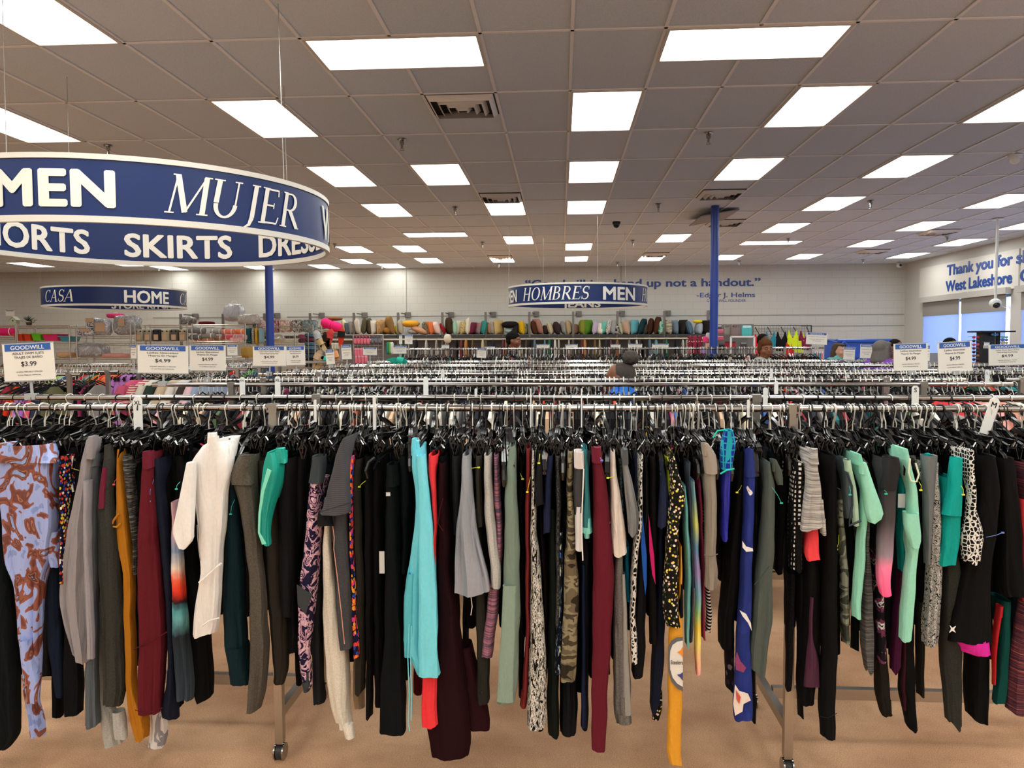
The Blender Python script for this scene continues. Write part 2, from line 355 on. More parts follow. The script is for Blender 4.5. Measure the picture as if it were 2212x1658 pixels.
# right wall: windows in bays. opening z .6 .. 2.66 (top below header)
ZW0,ZW1=.7,2.62; bays=[(20.1,16.35),(15.95,12.2),(11.8,8.0),(7.6,3.8),(3.4,-.4)]
w=MB(); w.box((XR+.1,(YB+YF)/2,ZW0/2),(.2,YF-YB+.4,ZW0)); w.box((XR+.1,(YB+YF)/2,(ZW1+CH+.1)/2),(.2,YF-YB+.4,CH+.1-ZW1))
ed=[YF+.2]+[v for b_ in bays for v in b_]+[YB-.2]
for k in range(0,len(ed),2): w.box((XR+.1,(ed[k]+ed[k+1])/2,(ZW0+ZW1)/2),(.2,ed[k]-ed[k+1],ZW1-ZW0))
struct(w.build('wall_right',WG,smooth=False))
SHADE=None
def shade_mat():
    m,nt,b=newmat('woven_roller_shade'); L=nt.links
    b.inputs['Base Color'].default_value=srgb('b9c2d0'); b.inputs['Roughness'].default_value=.8
    tl=N(nt,'ShaderNodeBsdfTranslucent'); tl.inputs[0].default_value=srgb('a0acc9'); mx=N(nt,'ShaderNodeMixShader'); mx.inputs[0].default_value=.6
    L.new(b.outputs[0],mx.inputs[1]); L.new(tl.outputs[0],mx.inputs[2])
    tp=N(nt,'ShaderNodeBsdfTransparent'); m3=N(nt,'ShaderNodeMixShader'); m3.inputs[0].default_value=.05; L.new(mx.outputs[0],m3.inputs[1]); L.new(tp.outputs[0],m3.inputs[2])
    out=[n for n in nt.nodes if n.type=='OUTPUT_MATERIAL'][0]; L.new(m3.outputs[0],out.inputs[0]); return m
SHADE=shade_mat(); SHDK=plain('overhang_shade_grey','8d8b86',.8,var=.02)
def glass_mat():
    m,nt,b=newmat('window_glass'); L=nt.links
    tp=N(nt,'ShaderNodeBsdfTransparent'); tp.inputs[0].default_value=(.9,.96,.95,1); gl=N(nt,'ShaderNodeBsdfGlossy'); gl.inputs['Roughness'].default_value=.02
    mx=N(nt,'ShaderNodeMixShader'); mx.inputs[0].default_value=.06; L.new(tp.outputs[0],mx.inputs[1]); L.new(gl.outputs[0],mx.inputs[2])
    out=[n for n in nt.nodes if n.type=='OUTPUT_MATERIAL'][0]; L.new(mx.outputs[0],out.inputs[0]); return m
GLM=glass_mat(); ALU=plain('grey_aluminium','8f8f8c',.4,.6,var=.02)
for n,(ya,yb) in enumerate(bays,1):
    m=MB(); X=XR+.06; yc=(ya+yb)/2
    for z in(ZW0+.03,ZW1-.03): m.box((X,yc,z),(.06,ya-yb,.06))
    for y in(ya-.03,yc,yb+.03): m.box((X,y,(ZW0+ZW1)/2),(.06,.06,ZW1-ZW0))
    wf=struct(m.build(f'window_{n}',ALU,smooth=False))
    MB().box((X+.02,yc,(ZW0+ZW1)/2),(.006,ya-yb-.06,ZW1-ZW0-.06)).build('glass_pane',GLM,wf,smooth=False)
    # roller shades: two per bay, a slit between, head box, grey upper strip as painted overhang shade
    lab=['blue-lit woven roller shade in the window nearest the far corner','blue-lit woven roller shade in the second window from the far corner','pale roller shade in a side window off the right of the picture'][min(n-1,2)]
    hb=empty('roller_shade',(XR-.05,yc,ZW0),lab,'window shade','roller shades in the right wall windows')
    MB().box((XR-.08,yc,ZW1+.06),(.12,ya-yb+.1,.13)).build('head_box',plain('shade_box','b9b7b1',.5),hb,smooth=False)
    for s in(0,1):
        a=ya-.07 if s==0 else yc-.05; b=yc+.05 if s==0 else yb+.07
        MB().box((XR-.05,(a+b)/2,(ZW0+ZW1)/2+.02),(.004,a-b,ZW1-ZW0)).build('shade_panel',SHADE,hb,smooth=False)
        MB().box((XR-.065,(a+b)/2,ZW1-.17),(.008,a-b,.36)).build('overhang_shade_strip',SHDK,hb,smooth=False,label='dark upper strip standing in for the shade of an overhang outside')
# outside: paving so that the windows do not look on nothing
struct(MB().box((XR+8.3,6,-.12),(16,60,.1)).build('terrain',plain('outside_paving','9a9a94',.8),smooth=False))
# fascia boards above the windows that carry the blue lettering
fas=MB()
fpan=[(20.3,16.05),(15.98,11.9),(11.83,7.8)]
for a,b in fpan: fas.box((XR-.02,(a+b)/2,3.1),(.04,a-b,.78))
struct(fas.build('trim_2',plain('fascia_board','dad7cf',.5,var=.01),smooth=False))
# conduits / control joints on back wall
tr=MB()
for px in (877,1342): 
    p=at(px,620,21.18); tr.tube([(p.x,YF-.012,2.2),(p.x,YF-.012,CH)],.012,6)
struct(tr.build('trim_3',plain('conduit_paint','aeab9f',.5)))
tr=MB()
for (xa,xb,y) in ((1350,1953,682),(620,1345,684),(1730,1953,704),(330,600,686)):
    pa=at(xa,y,21.19); pb=at(xb,y,21.19); tr.box(((pa.x+pb.x)/2,YF-.006,pa.z),(pb.x-pa.x,.012,.02))
struct(tr.build('trim_4',plain('grey_joint_strip','8b8a84',.6),smooth=False))
struct(MB().box(((XL+XR)/2,YF-.01,.06),(XR-XL,.02,.12)).build('baseboard_back',plain('vinyl_base','6d6a66',.6),smooth=False))
# ---------------------------------------------------------------- ceiling lights
def emis(name,col,st):
    m=bpy.data.materials.new(name); m.use_nodes=True; nt=m.node_tree; nt.nodes.clear(); L=nt.links
    o=N(nt,'ShaderNodeOutputMaterial'); e=N(nt,'ShaderNodeEmission'); e.inputs[0].default_value=col
    tc=N(nt,'ShaderNodeTexCoord'); 
    # tube lamps behind the prismatic lens: dimmer towards the rim
    sp=N(nt,'ShaderNodeSeparateXYZ'); L.new(tc.outputs['Generated'],sp.inputs[0])
    fs=[]
    for k in(0,1):
        a=N(nt,'ShaderNodeMath',_operation='SUBTRACT'); a.inputs[1].default_value=.5; L.new(sp.outputs[k],a.inputs[0])
        b=N(nt,'ShaderNodeMath',_operation='ABSOLUTE'); L.new(a.outputs[0],b.inputs[0])
        c=N(nt,'ShaderNodeMapRange'); c.inputs[1].default_value=.5; c.inputs[2].default_value=.36; c.inputs[3].default_value=.45; c.inputs[4].default_value=1.; L.new(b.outputs[0],c.inputs[0]); fs.append(c)
    mu=N(nt,'ShaderNodeMath',_operation='MULTIPLY'); L.new(fs[0].outputs[0],mu.inputs[0]); L.new(fs[1].outputs[0],mu.inputs[1])
    m2=N(nt,'ShaderNodeMath',_operation='MULTIPLY'); m2.inputs[1].default_value=st; L.new(mu.outputs[0],m2.inputs[0]); L.new(m2.outputs[0],e.inputs[1])
    L.new(e.outputs[0],o.inputs[0])
    try: m.cycles.emission_sampling='FRONT'
    except Exception: pass
    return m
LENS=emis('lamp_lens',(.96,.965,.92,1),5.7)
FRM=plain('light_frame','c9c6bf',.5)
def light_proto(w,d,label):
    e=empty('ceiling_light',(0,0,0),label,'ceiling light','ceiling light panels')
    m=MB(); t=.022
    for s in(-1,1): m.box((s*(w/2-t/2),0,-.002),(t,d,.016)); m.box((0,s*(d/2-t/2),-.002),(w-2*t,t,.016))
    m.local('frame',FRM,e,smooth=False)
    MB().add([(-w/2+t,-d/2+t,-.004),(-w/2+t,d/2-t,-.004),(w/2-t,d/2-t,-.004),(w/2-t,-d/2+t,-.004)],[(0,1,2,3)]).local('lens',LENS,e,smooth=False)
    return e
D_=[(-6,-1),(-9,1),(-5,1),(0,1),(3,1),(6,1),(-5,3),(-3,3),(0,3),(3,3),(6,3),(-5,5),(-2,5),(0,5),(6,5),(10,5),(-2,8),(0,9),(3,8),(6,7),(10,7),(13,7),(-8,9),(-6,9),(10,9),(13,9),(-9,11),(-6,11),(-3,11),(0,11),(3,11),(6,11),(9,11),(13,11),(-8,12),(-11,12),(-23,11),(-19,11),(-18,12),(-14,12),
   (-12,3),(-12,6),(-16,5),(-16,8),(-12,9),(-22,8),(6,-1),(12,-1),(12,2),(-12,-2),(-18,1),(-26,4),(-26,8),(-29,11)]+[(i,j) for j in(-3,-5,-7,-9) for i in(-15,-12,-9,-6,-3,0,3,6,9,12)]+[(-22,-1),(-22,-5)]+[(i,-2) for i in(-4,-1,2,5)]+[(-9,-1),(9,-1)]  # unseen panels beside and behind the camera and far left, added for light
W_=[(-2,.25,'wide ceiling light panel nearest the camera, left of centre'),(2,.25,'wide ceiling light panel nearest the camera, right of centre'),(-4,7.75,'wide ceiling light panel far off, left of the dark dome camera'),(7,9.25,'wide ceiling light panel far off, right of the blue column')]
pd=light_proto(.6,1.2,'tmp'); pw=light_proto(1.2,.6,'tmp')
seen=set(); first=True
def place_light(proto,x,y,label,used):
    o=proto if not used else copy_tree(proto)
    o.location=(x,y,CH+.002); o['label']=label; return o
def row_name(j):
    return 'overhead in the rows with added unseen panels' if j<1 else ['in the second row from the camera','in the third row from the camera','in the fourth row from the camera','in the row before the blue column tops','in a far row','in the farthest row by the back wall'][min(5,max(0,(j-1)//2))]
for k,(i,j) in enumerate(D_):
    side=('far left' if i<-10 else 'left' if i<-3 else 'centre left' if i<0 else 'centre' if i<2 else 'centre right' if i<5 else 'right' if i<9 else 'far right')
    place_light(pd,gx(i+.5),gy(j+.5),f'lit ceiling panel {row_name(j)}, {side}',k>0)
for k,(i,j,lb) in enumerate(W_): place_light(pw,gx(i),gy(j),lb,k>0)
# ---------------------------------------------------------------- vents, sprinklers, cameras
VM=plain('vent_alloy','d9d6d0',.4,0); VD=plain('vent_dark','1b1a19',.8)
def vent(x,y,label):
    e=empty('ceiling_vent',(x,y,CH),label,'vent','square air vents in the ceiling')
    MB().box((x,y,CH+.002),(.58,.58,.006)).build('back_plate',VD,e,smooth=False)
    for k,s in enumerate((.56,.42,.28,.14)):
        m=MB(); z=CH-.014-.006*k
        for q in range(4):
            a=math.pi/2*q; c,sn=math.cos(a),math.sin(a); o=s/2; i=s/2-.034
            pts=[(-o,-o,z+.012),(o,-o,z+.012),(i,-i,z-.03),(-i,-i,z-.03)]
            m.add([(x+px*c-py*sn,y+px*sn+py*c,pz) for px,py,pz in pts],[(0,1,2,3)])
        m.build('louvre_ring',VM,e,smooth=False)
for x,y,l in ((-.84,6.73,'large stepped square air vent nearest the camera'),(-.84,10.99,'stepped air vent touching a light panel, left of centre'),(2.21,10.99,'stepped air vent in front of the right blue column'),(-1.45,18.6,'far air vent left of centre against a light panel'),(2.21,18.4,'far air vent right of the centre row'),(7.08,18.2,'far air vent near the right wall'),(7.08,15.1,'air vent near the white camera pole'),(2.82,13.6,'faint air vent beside the sagging ceiling tile')): vent(x,y,l)
# sagging tile
m=MB(); m.box((0,0,0),(.58,1.15,.014)); o=m.build('loose_ceiling_tile',plain('tile_loose','9c958c',.9),origin=(0,0,0),smooth=False); o.location=(2.45,12.75,CH-.055); o.rotation_euler=(.02,-.16,0); tag(o,'sagging ceiling tile hanging open beside the right blue column','ceiling tile')
spk=empty('sprinkler',(0,0,0),'chrome sprinkler head hanging from the ceiling','sprinkler','sprinkler heads')
MB().lathe([(.0,0),(.045,0),(.04,-.012),(.022,-.016),(.022,-.05),(.012,-.055),(.012,-.09),(0,-.09)],n=14).local('cup',CHROME,spk)
MB().lathe([(0,-.105),(.024,-.105),(.024,-.108),(0,-.108)],n=12).local('deflector',CHROME,spk)
m=MB()
for s in(-1,1): m.tube([(s*.01,0,-.085),(s*.017,0,-.097),(s*.006,0,-.106)],.0025,5)
m.local('yoke',CHROME,spk)
sp=[(x,y) for y in(7.82,11.74,15.85,20.1) for x in(-10.7,-7.7,-4.67,-1.6,1.45,4.53,7.6)]
for k,(x,y) in enumerate(sp):
    o=spk if k==0 else copy_tree(spk)
    o.location=(x,y,CH); o['label']='chrome sprinkler head in the %s row, %s'%({7.82:'nearest',11.74:'second',15.85:'third',20.1:'farthest'}[y],{-10.7:'far left',-7.7:'left of the big ring sign',-4.67:'above the big round sign side',-1.6:'left of the centre lights',1.45:'right of the centre lights',4.53:'toward the right',7.6:'nearest the right wall'}[x])
def dome(x,y,col,label):
    e=empty('dome_camera',(x,y,CH),label,'security camera')
    MB().lathe([(0,0),(.07,0),(.07,-.03),(.06,-.04)],c=(x,y,CH),n=18).build('housing',col,e)
    MB().lathe([(.055,-.04),(.053,-.06),(.04,-.082),(.018,-.096),(0,-.1)],c=(x,y,CH),n=18).build('dome',plain('smoked_dome','0c0c0e',.1) if col is not WHITEP else WHITEP,e)
dome(.95,13.43,plain('dome_black','151515',.3),'small black dome camera on the ceiling over the men ring')
dome(5.01,8.99,WHITEP,'white dome camera on the ceiling near the right edge')
e=empty('bullet_camera',(8.9,20.9,CH),'small white camera at the far ceiling corner','security camera')
MB().lathe([(0,0),(.05,0),(.05,-.03),(.02,-.04)],c=(8.8,20.9,CH),n=12).build('mount',WHITEP,e); MB().ell((8.8,20.84,CH-.08),(.07,.09,.06)).build('housing',WHITEP,e); MB().ell((8.8,20.76,CH-.085),(.035,.03,.035)).build('lens',BLACKP,e)
# white pole camera
pb=at(2150,655,13.6)
e=empty('pole_camera',(pb.x,13.6,pb.z),'white security camera ball hanging on a long white pole','security camera')
MB().tube([(pb.x,13.6,CH),(pb.x,13.6,pb.z+.06)],.022,10).build('pole',WHITEP,e)
MB().lathe([(0,0),(.09,0),(.09,-.02),(0,-.02)],c=(pb.x,13.6,CH),n=16).build('ceiling_flange',WHITEP,e)
MB().ell((pb.x,13.6,pb.z),(.095,.095,.085),18).build('housing',WHITEP,e)
MB().ell((pb.x-.01,13.545,pb.z-.03),(.06,.055,.055),16).build('dome',BLACKP,e)
m=MB(); m.tube([(pb.x+.08,13.6,pb.z-.03),(pb.x+.15,13.6,pb.z-.07),(pb.x+.22,13.6,pb.z-.05),(pb.x+.24,13.6,pb.z-.09)],.008,6); m.build('dangling_cable',WHITEP,e)
# blue columns
for px,l in ((1543,'blue round steel column right of the men ring, full length to the ceiling'),(581,'blue round steel column behind the large ring sign')):
    p=at(px,600,12.0); e=empty('support_column',(p.x,12,0),l,'column','blue support columns')
    MB().tube([(p.x,12,.012),(p.x,12,CH)],.062,24).build('shaft',BLUEPAINT,e)
    MB().box((p.x,12,.006),(.25,.25,.012)).build('base_plate',BLUEPAINT,e,smooth=False)
# ---------------------------------------------------------------- ring signs
SIGNBLUE=plain('sign_blue','142c62',.35,0,.35,var=.02); SIGNW=plain('sign_lettering_cream','efece2',.45,var=.01); RIM=plain('rim_white','dedbd0',.35,var=.02)
def ring_sign(cx,cy,Rr,zb,zt,label,outer,inner,wires):
    cz=CZ+zb; e=empty('ring_sign',(cx,cy,cz),label,'hanging sign')
    n=96; m=MB(); zt=CZ+zt; rim=.028
    vs=[];fs=[]
    for k in range(n):
        a=2*math.pi*k/n
        for r,z in((Rr,cz+.01),(Rr,zt-.01),(Rr-.012,zt-.01),(Rr-.012,cz+.01)): vs.append((cx+r*math.sin(a),cy-r*math.cos(a),z))
    for k in range(n):
        j=(k+1)%n
        for q in range(4): fs.append((k*4+q,k*4+(q+1)%4,j*4+(q+1)%4,j*4+q))
    m.add(vs,fs); m.build('sign_band',SIGNBLUE,e)
    for z0,z1 in((cz,cz+rim+.006),(zt-rim,zt)):
        m=MB(); vs=[];fs=[]
        for k in range(n):
            a=2*math.pi*k/n
            for r,z in((Rr+.008,z0),(Rr+.008,z1),(Rr-.02,z1),(Rr-.02,z0)): vs.append((cx+r*math.sin(a),cy-r*math.cos(a),z))
        for k in range(n):
            j=(k+1)%n
            for q in range(4): fs.append((k*4+q,k*4+(q+1)%4,j*4+(q+1)%4,j*4+q))
        m.add(vs,fs); m.build('rim',RIM,e,label='white metal edge hoop')
    H=zt-cz; 
    for (geo,a0,a1,h,base,out,cap) in [(*t,True,t[5] if len(t)>5 else .73) if False else (t[0],t[1],t[2],t[3],t[4],True,t[5]) for t in outer]+[(t[0],t[1],t[2],t[3],t[4],False,t[5]) for t in inner]:
        vs,fs,w=geo; m=MB(); r=Rr+.006 if out else Rr-.018
        vv=[]
        for v in vs:
            t=v.x/w; a=a0+(a1-a0)*t; r_=r+(v.z if out else -v.z)*h*H; vv.append((cx+r_*math.sin(a),cy-r_*math.cos(a),cz+base*H+v.y*h*H/cap))
        m.add(vv,fs if out else fs); m.build('lettering',SIGNW,e,smooth=False)
    for a in wires:
        x,y=cx+Rr*math.sin(a),cy-Rr*math.cos(a)
        MB().tube([(x,y,zt),(x*.985+cx*.015,y*.985+cy*.015,CH)],.0022,5).build('hanging_wire',STEEL,e)
B=.03
ring_sign(-2.814,5.107,1.212,.637,.993,'large round blue sign ring reading MEN and MUJER, nearest the camera',
 [(text_geo('WOMEN',.042,1.06),-.60,.385,.54,.24,.73),(serif_geo('MUJER'),.585,1.30,.60,.2,1.0),(text_geo('WOMEN',B),1.60,2.5,.62,.2,.73),(serif_geo('MUJER'),-2.6,-1.9,.6,.2,1.0)],
 [(text_geo('SHORTS',B),4.78,3.985,.53,.2,.73),(text_geo('SKIRTS',B),3.765,3.07,.53,.2,.73),(text_geo('DRESSES',B),2.85,2.02,.53,.2,.73)],(-.05,1.2,2.6,-2.2))
ring_sign(-8.309,14.03,1.213,.658,1.011,'round blue ring sign reading CASA and HOME, far left',
 [(serif_geo('CASA'),-.60,-.04,.6,.2,1.0),(text_geo('HOME',B),.64,1.30,.62,.18,.73),(serif_geo('CASA'),1.58,2.2,.6,.2,1.0),(text_geo('HOME',B),-1.7,-1.1,.6,.2,.73)],
 [(text_geo('STORE KITCHEN',B),3.75,2.5,.4,.14,.73)],(-.9,.9,2.7,-2.4))
ring_sign(.293,13.75,1.216,.617,.963,'round blue ring sign reading HOMBRES and MEN, centre of the store',
 [(text_geo('MEN',B),-1.38,-1.02,.6,.2,.73),(serif_geo('HOMBRES'),-.86,.14,.62,.2,1.0),(text_geo('MEN',B),.33,.86,.62,.2,.73),(serif_geo('HOMBRES'),1.06,2.05,.62,.2,1.0)],
 [(text_geo('JEANS',B),3.35,2.75,.4,.14,.73)],(-1.5,.25,2.3,-2.6))
# ---------------------------------------------------------------- wall writing
LB=plain('wall_letter_blue','23407f',.5)
def wall_line(txt,x0,x1,ybase,h,bold,cap=.73):
    a=at(x0,ybase,YF-.006); b=at(x1,ybase,YF-.006); vs,fs,w=text_geo(txt,bold); m=MB(); wd=b.x-a.x
    m.add([(a.x+v.x/w*wd,YF-.006-v.z*.3,a.z+v.y*h/cap) for v in vs],fs); return m
e=empty('wall_quote',(2.2,YF-.006,2.9),'blue quotation about a hand up lettered on the far wall','wall lettering')
wall_line('“Goodwill is a hand up not a handout.”',1135,1642,621,.215,.03).build('quote_line',LB,e,smooth=False)
wall_line('-Edgar J. Helms',1505,1631,642,.13,.012).build('name_line',LB,e,smooth=False)
wall_line('GOODWILL FOUNDER',1527,1611,652,.075,.0).build('title_line',LB,e,smooth=False)
SBL=plain('fascia_letter_blue','1d4a9c',.4)
def side_line(txt,px0,px1,z,h,stretch=None):
    # on the fascia of the right wall; reading direction towards the camera (decreasing Y)
    X=XR-.045
    def yof(px):
        lo,hi=3.,21.
        for _ in range(50):
            mid=(lo+hi)/2; q=Vector((X,mid,z-CZ)); d=q.dot(FW); xx=1106+FPX*q.dot(RT)/d
            if xx>px: lo=mid
            else: hi=mid
        return lo
    ya,yb=yof(px0),yof(px1); vs,fs,w=text_geo(txt,.04); m=MB()
    m.add([(X-v.z*.3,ya+(yb-ya)*v.x/w,z+v.y*h/.73) for v in vs],fs); return m
e=empty('wall_greeting',(XR-.05,16,2.9),'blue thank you lettering on the board above the right windows','wall lettering')
side_line('Thank you for',2046,2186,3.2,.245).build('first_line',SBL,e,smooth=False)
side_line('West Lakeshore',2043,2185,2.83,.245).build('second_line',SBL,e,smooth=False)
side_line('shopping',2196,2330,3.2,.245).build('first_line_end',SBL,e,smooth=False)
side_line('Goodwill',2204,2330,2.83,.245).build('second_line_end',SBL,e,smooth=False)
# ---------------------------------------------------------------- lighting of the room
wd=bpy.data.worlds.new('daylight'); sc.world=wd; wd.use_nodes=True
bg=wd.node_tree.nodes['Background']; bg.inputs[0].default_value=(.7,.8,1,1); bg.inputs[1].default_value=1.0
for n,(ya,yb) in enumerate(bays):
    ld=bpy.data.lights.new('daylight_through_window','AREA'); ld.shape='RECTANGLE'; ld.size=1.9; ld.size_y=abs(ya-yb); ld.energy=75; ld.color=(.62,.72,1)
    lo=bpy.data.objects.new('daylight_through_window',ld); COL.objects.link(lo); lo.location=(XR+.35,(ya+yb)/2,1.75); lo.rotation_euler=(0,math.radians(90),0)
    lo.visible_camera=True
sc.view_settings.view_transform='Standard'; sc.view_settings.look='None'; sc.view_settings.exposure=1.2; sc.view_settings.gamma=1
try: sc.view_settings.use_curve_mapping=False
except Exception: pass
sc.cycles.max_bounces=7; sc.cycles.diffuse_bounces=4; sc.cycles.use_adaptive_sampling=True
# ================================================================ RACKS
RZ=CZ-.2535; RR=.0135
def rack(xa,xb,ya,yb,label,z=RZ,posts=(None,None),beam=True,cat='clothes rack',mid=()):
    """double-rail H rack: rails along X at depths ya,yb; posts at px positions"""
    e=empty('clothes_rack',((xa+xb)/2,(ya+yb)/2,0),label,cat,'double-rail clothes racks')
    for y in ((ya,yb) if yb else (ya,)):
        MB().tube([(xa,y,z),(xb,y,z)],RR,16).build('rail',CHROME,e)
    P=[p for p in posts if p is not None]
    for p in P:
        sx=1
        for y in ((ya,yb) if yb else (ya,)):
            m=MB(); m.box((p,y,(z+.075)/2),(.032,.032,z-.075)); m.box((p,y,z),(.04,.045,.034)); m.build('upright',STEEL,e,smooth=False)
            k=empty_part('caster',(p,y,0),e)
            MB().tube([(p-.012,y,.03),(p+.012,y,.03)],.03,18).build('wheel',plain('caster_rubber','2a2a2a',.5),k)
            m=MB(); m.tube([(p-.02,y,.03),(p-.014,y,.03)],.034,18); m.tube([(p+.014,y,.03),(p+.02,y,.03)],.034,18); m.box((p,y,.072),(.03,.03,.014)); m.build('hood',CHROME,k)
        if yb: MB().box((p,(ya+yb)/2,.19),(.03,yb-ya-.032,.04)).build('base_rail',STEEL,e,smooth=False)
    if beam and yb and len(P)>=1:
        b0=P[0]; b1=P[1] if len(P)>1 else (xa if abs(P[0]-xa)>abs(P[0]-xb) else xb)
        MB().box(((b0+b1)/2,(ya+yb)/2,.2),(abs(b1-b0)-.03,.03,.045)).build('center_beam',STEEL,e,smooth=False)
    return e
def empty_part(name,loc,parent):
    o=bpy.data.objects.new(name,None); o.empty_display_size=.02; COL.objects.link(o); o.parent=parent; o.location=Vector(loc)-WO(parent); return o
YA,YBk=2.96,3.51
PL,PR=-1.128,.872
rack(-4.2,-.13,YA,YBk,'chrome rack along the front, left half with its post and caster in view',posts=(PL,-4.1))
rack(-.125,4.2,YA,YBk,'chrome rack along the front, right half with the tall bare post',posts=(PR,4.1))
ROWS=[(YA,YBk,None,None),(4.62,5.14,-2.52,2.6),(6.15,6.70,-2.46,5.2),(8.05,8.55,-2.54,5.6),(9.75,10.25,-2.5,3.95)]
nm=['','second','third','fourth','fifth']
for k in range(1,5):
    ya,yb,xa,xb=ROWS[k]
    rack(xa,xb,ya,yb,f'chrome double-rail rack, {nm[k]} row back from the camera',posts=(xa+.5,xb-.5))
rack(-2.45,3.75,11.3,11.85,'taller chrome rack before the cushion shelves, its rail above all others',z=CZ-.1,posts=(-1.9,3.2))
# side racks: left (sleepwear, tees), right
rack(-6.9,-3.3,8.6,9.15,'chrome rack at the left holding bright tees by the wire shelves',posts=(-6.8,-3.4))
rack(-5.3,-4.0,6.2,6.75,'chrome rack behind the large swim suit price sign',posts=(-5.2,-4.1))
rack(-4.25,-3.05,7.35,7.9,'short chrome rack of blouses behind the touching pair of price signs',posts=(-4.15,-3.15))
rack(-4.45,-2.9,9.9,10.4,'short chrome rack left of the slipper grid with red and green tops',posts=(-4.4,-3.0))
rack(2.85,5.6,4.62,5.14,'chrome rack at the right edge with coral tops',posts=(2.95,5.5))
rack(5.35,7.4,6.15,6.7,'chrome rack far right with green and red tops',posts=(5.45,7.3))
# ---------------------------------------------------------------- hanger prototypes
def hookpath(flip=1,r=.02):
    p=[]
    for a in range(200,-31,-23):
        t=math.radians(a); p.append((0,flip*r*math.cos(t),r*math.sin(t)-r+RR+.0035))
    p+= [(0,flip*.011,-.036),(0,flip*.002,-.052),(0,0,-.085)]
    return p
def bar_poly(top,th):
    up=[(y,z) for y,z in top]; dn=[(y,z-th) for y,z in reversed(top)]
    return up+dn
def body_pants():
    m=MB()
    top=[(-.155,-.118),(-.13,-.106),(-.05,-.098),(-.022,-.078),(.022,-.078),(.05,-.098),(.13,-.106),(.155,-.118)]
    m.prism(bar_poly(top,.014),-.003,.003,'X'); 
    for s in(0,-.012): m.prism([(y,z+s) for y,z in bar_poly(top,.0028)],-.006,.006,'X')
    return m
def clip_mb(y):
    m=MB(); 
    for s in(-1,1):
        m.add([(s*.004,y-.011,-.118),(s*.004,y+.011,-.118),(s*.011,y-.012,-.135),(s*.011,y+.012,-.135),(s*.002,y-.012,-.172),(s*.002,y+.012,-.172),
               (s*.007,y-.011,-.118),(s*.007,y+.011,-.118),(s*.0145,y-.012,-.135),(s*.0145,y+.012,-.135),(s*.005,y-.012,-.172),(s*.005,y+.012,-.172)],
              [(0,1,3,2),(2,3,5,4),(6,8,9,7),(8,10,11,9),(0,6,7,1),(4,5,11,10),(0,2,8,6),(2,4,10,8),(1,7,9,3),(3,9,11,5)],0)
    m.tube([(-.016,y,-.128),(-.006,y,-.113),(.006,y,-.113),(.016,y,-.128)],.0035,6,1)
    m.tube([(0,y,-.1),(0,y,-.125)],.004,6,0)
    return m
def body_shirt():
    m=MB()
    top=[]
    for i in range(-10,11):
        y=i*.0205; t=abs(i)/10; top.append((y,-.075-.012*(t>.01)-.085*t**1.45-(.02 if t>.97 else 0)))
    th=.019
    m.prism(bar_poly(top,th),-.0025,.0025,'X')
    for s in(0,-th+.003): m.prism([(y,z+s) for y,z in bar_poly(top,.004)],-.0075,.0075,'X')
    return m
def body_loop():   # black top hanger whose ends curl down, the glossy J ends
    m=body_shirt()
    for s in(-1,1):
        m.tube([(0,s*.2,-.17),(0,s*.225,-.185),(0,s*.235,-.21),(0,s*.225,-.235)],[.008,.009,.009,.006],7)
    return m
ME={}
for nme,mm in(('hook_zinc',HOOKM),('hook_black',HOOKB)):
    ME[nme]=MB().tube(hookpath(1),.0021,6).mesh('hook',mm)
ME['pants']=body_pants().mesh('hanger_bar',BLACKP,smooth=False); ME['clip']=clip_mb(0).mesh('clip',[BLACKP,CHROME],smooth=False)
ME['shirt']=body_shirt().mesh('shoulder_bar',BLACKP,smooth=False); ME['loop']=body_loop().mesh('shoulder_bar',BLACKP,smooth=False)
ME['bluebar']=body_shirt().mesh('shoulder_bar',plain('navy_plastic','1b2a5c',.3),smooth=False)
HN=[0]
def hanger(x,y,kind,yaw,label,group,z=RZ,hook='hook_zinc'):
    nm_='clip_hanger' if kind=='pants' else 'shirt_hanger'
    e=empty(nm_,(x,y,z),label,'hanger',group,rz=yaw)
    def ch(n,me,loc=(0,0,0)):
        o=bpy.data.objects.new(n,me); COL.objects.link(o); o.parent=e; o.location=loc; return o
    h=ch('hook',ME[hook]); 
    if R.random()<.5: h.rotation_euler.z=math.pi
    ch('hanger_bar' if kind=='pants' else 'shoulder_bar',ME[kind])
    if kind=='pants':
        ch('clip',ME['clip'],(0,-.13,0)); ch('clip',ME['clip'],(0,.13,0))
    e.rotation_euler.x=R.uniform(-.09,.09); e.scale=(1,R.uniform(.9,1.06),R.uniform(.84,1.12))
    HN[0]+=1
    return e
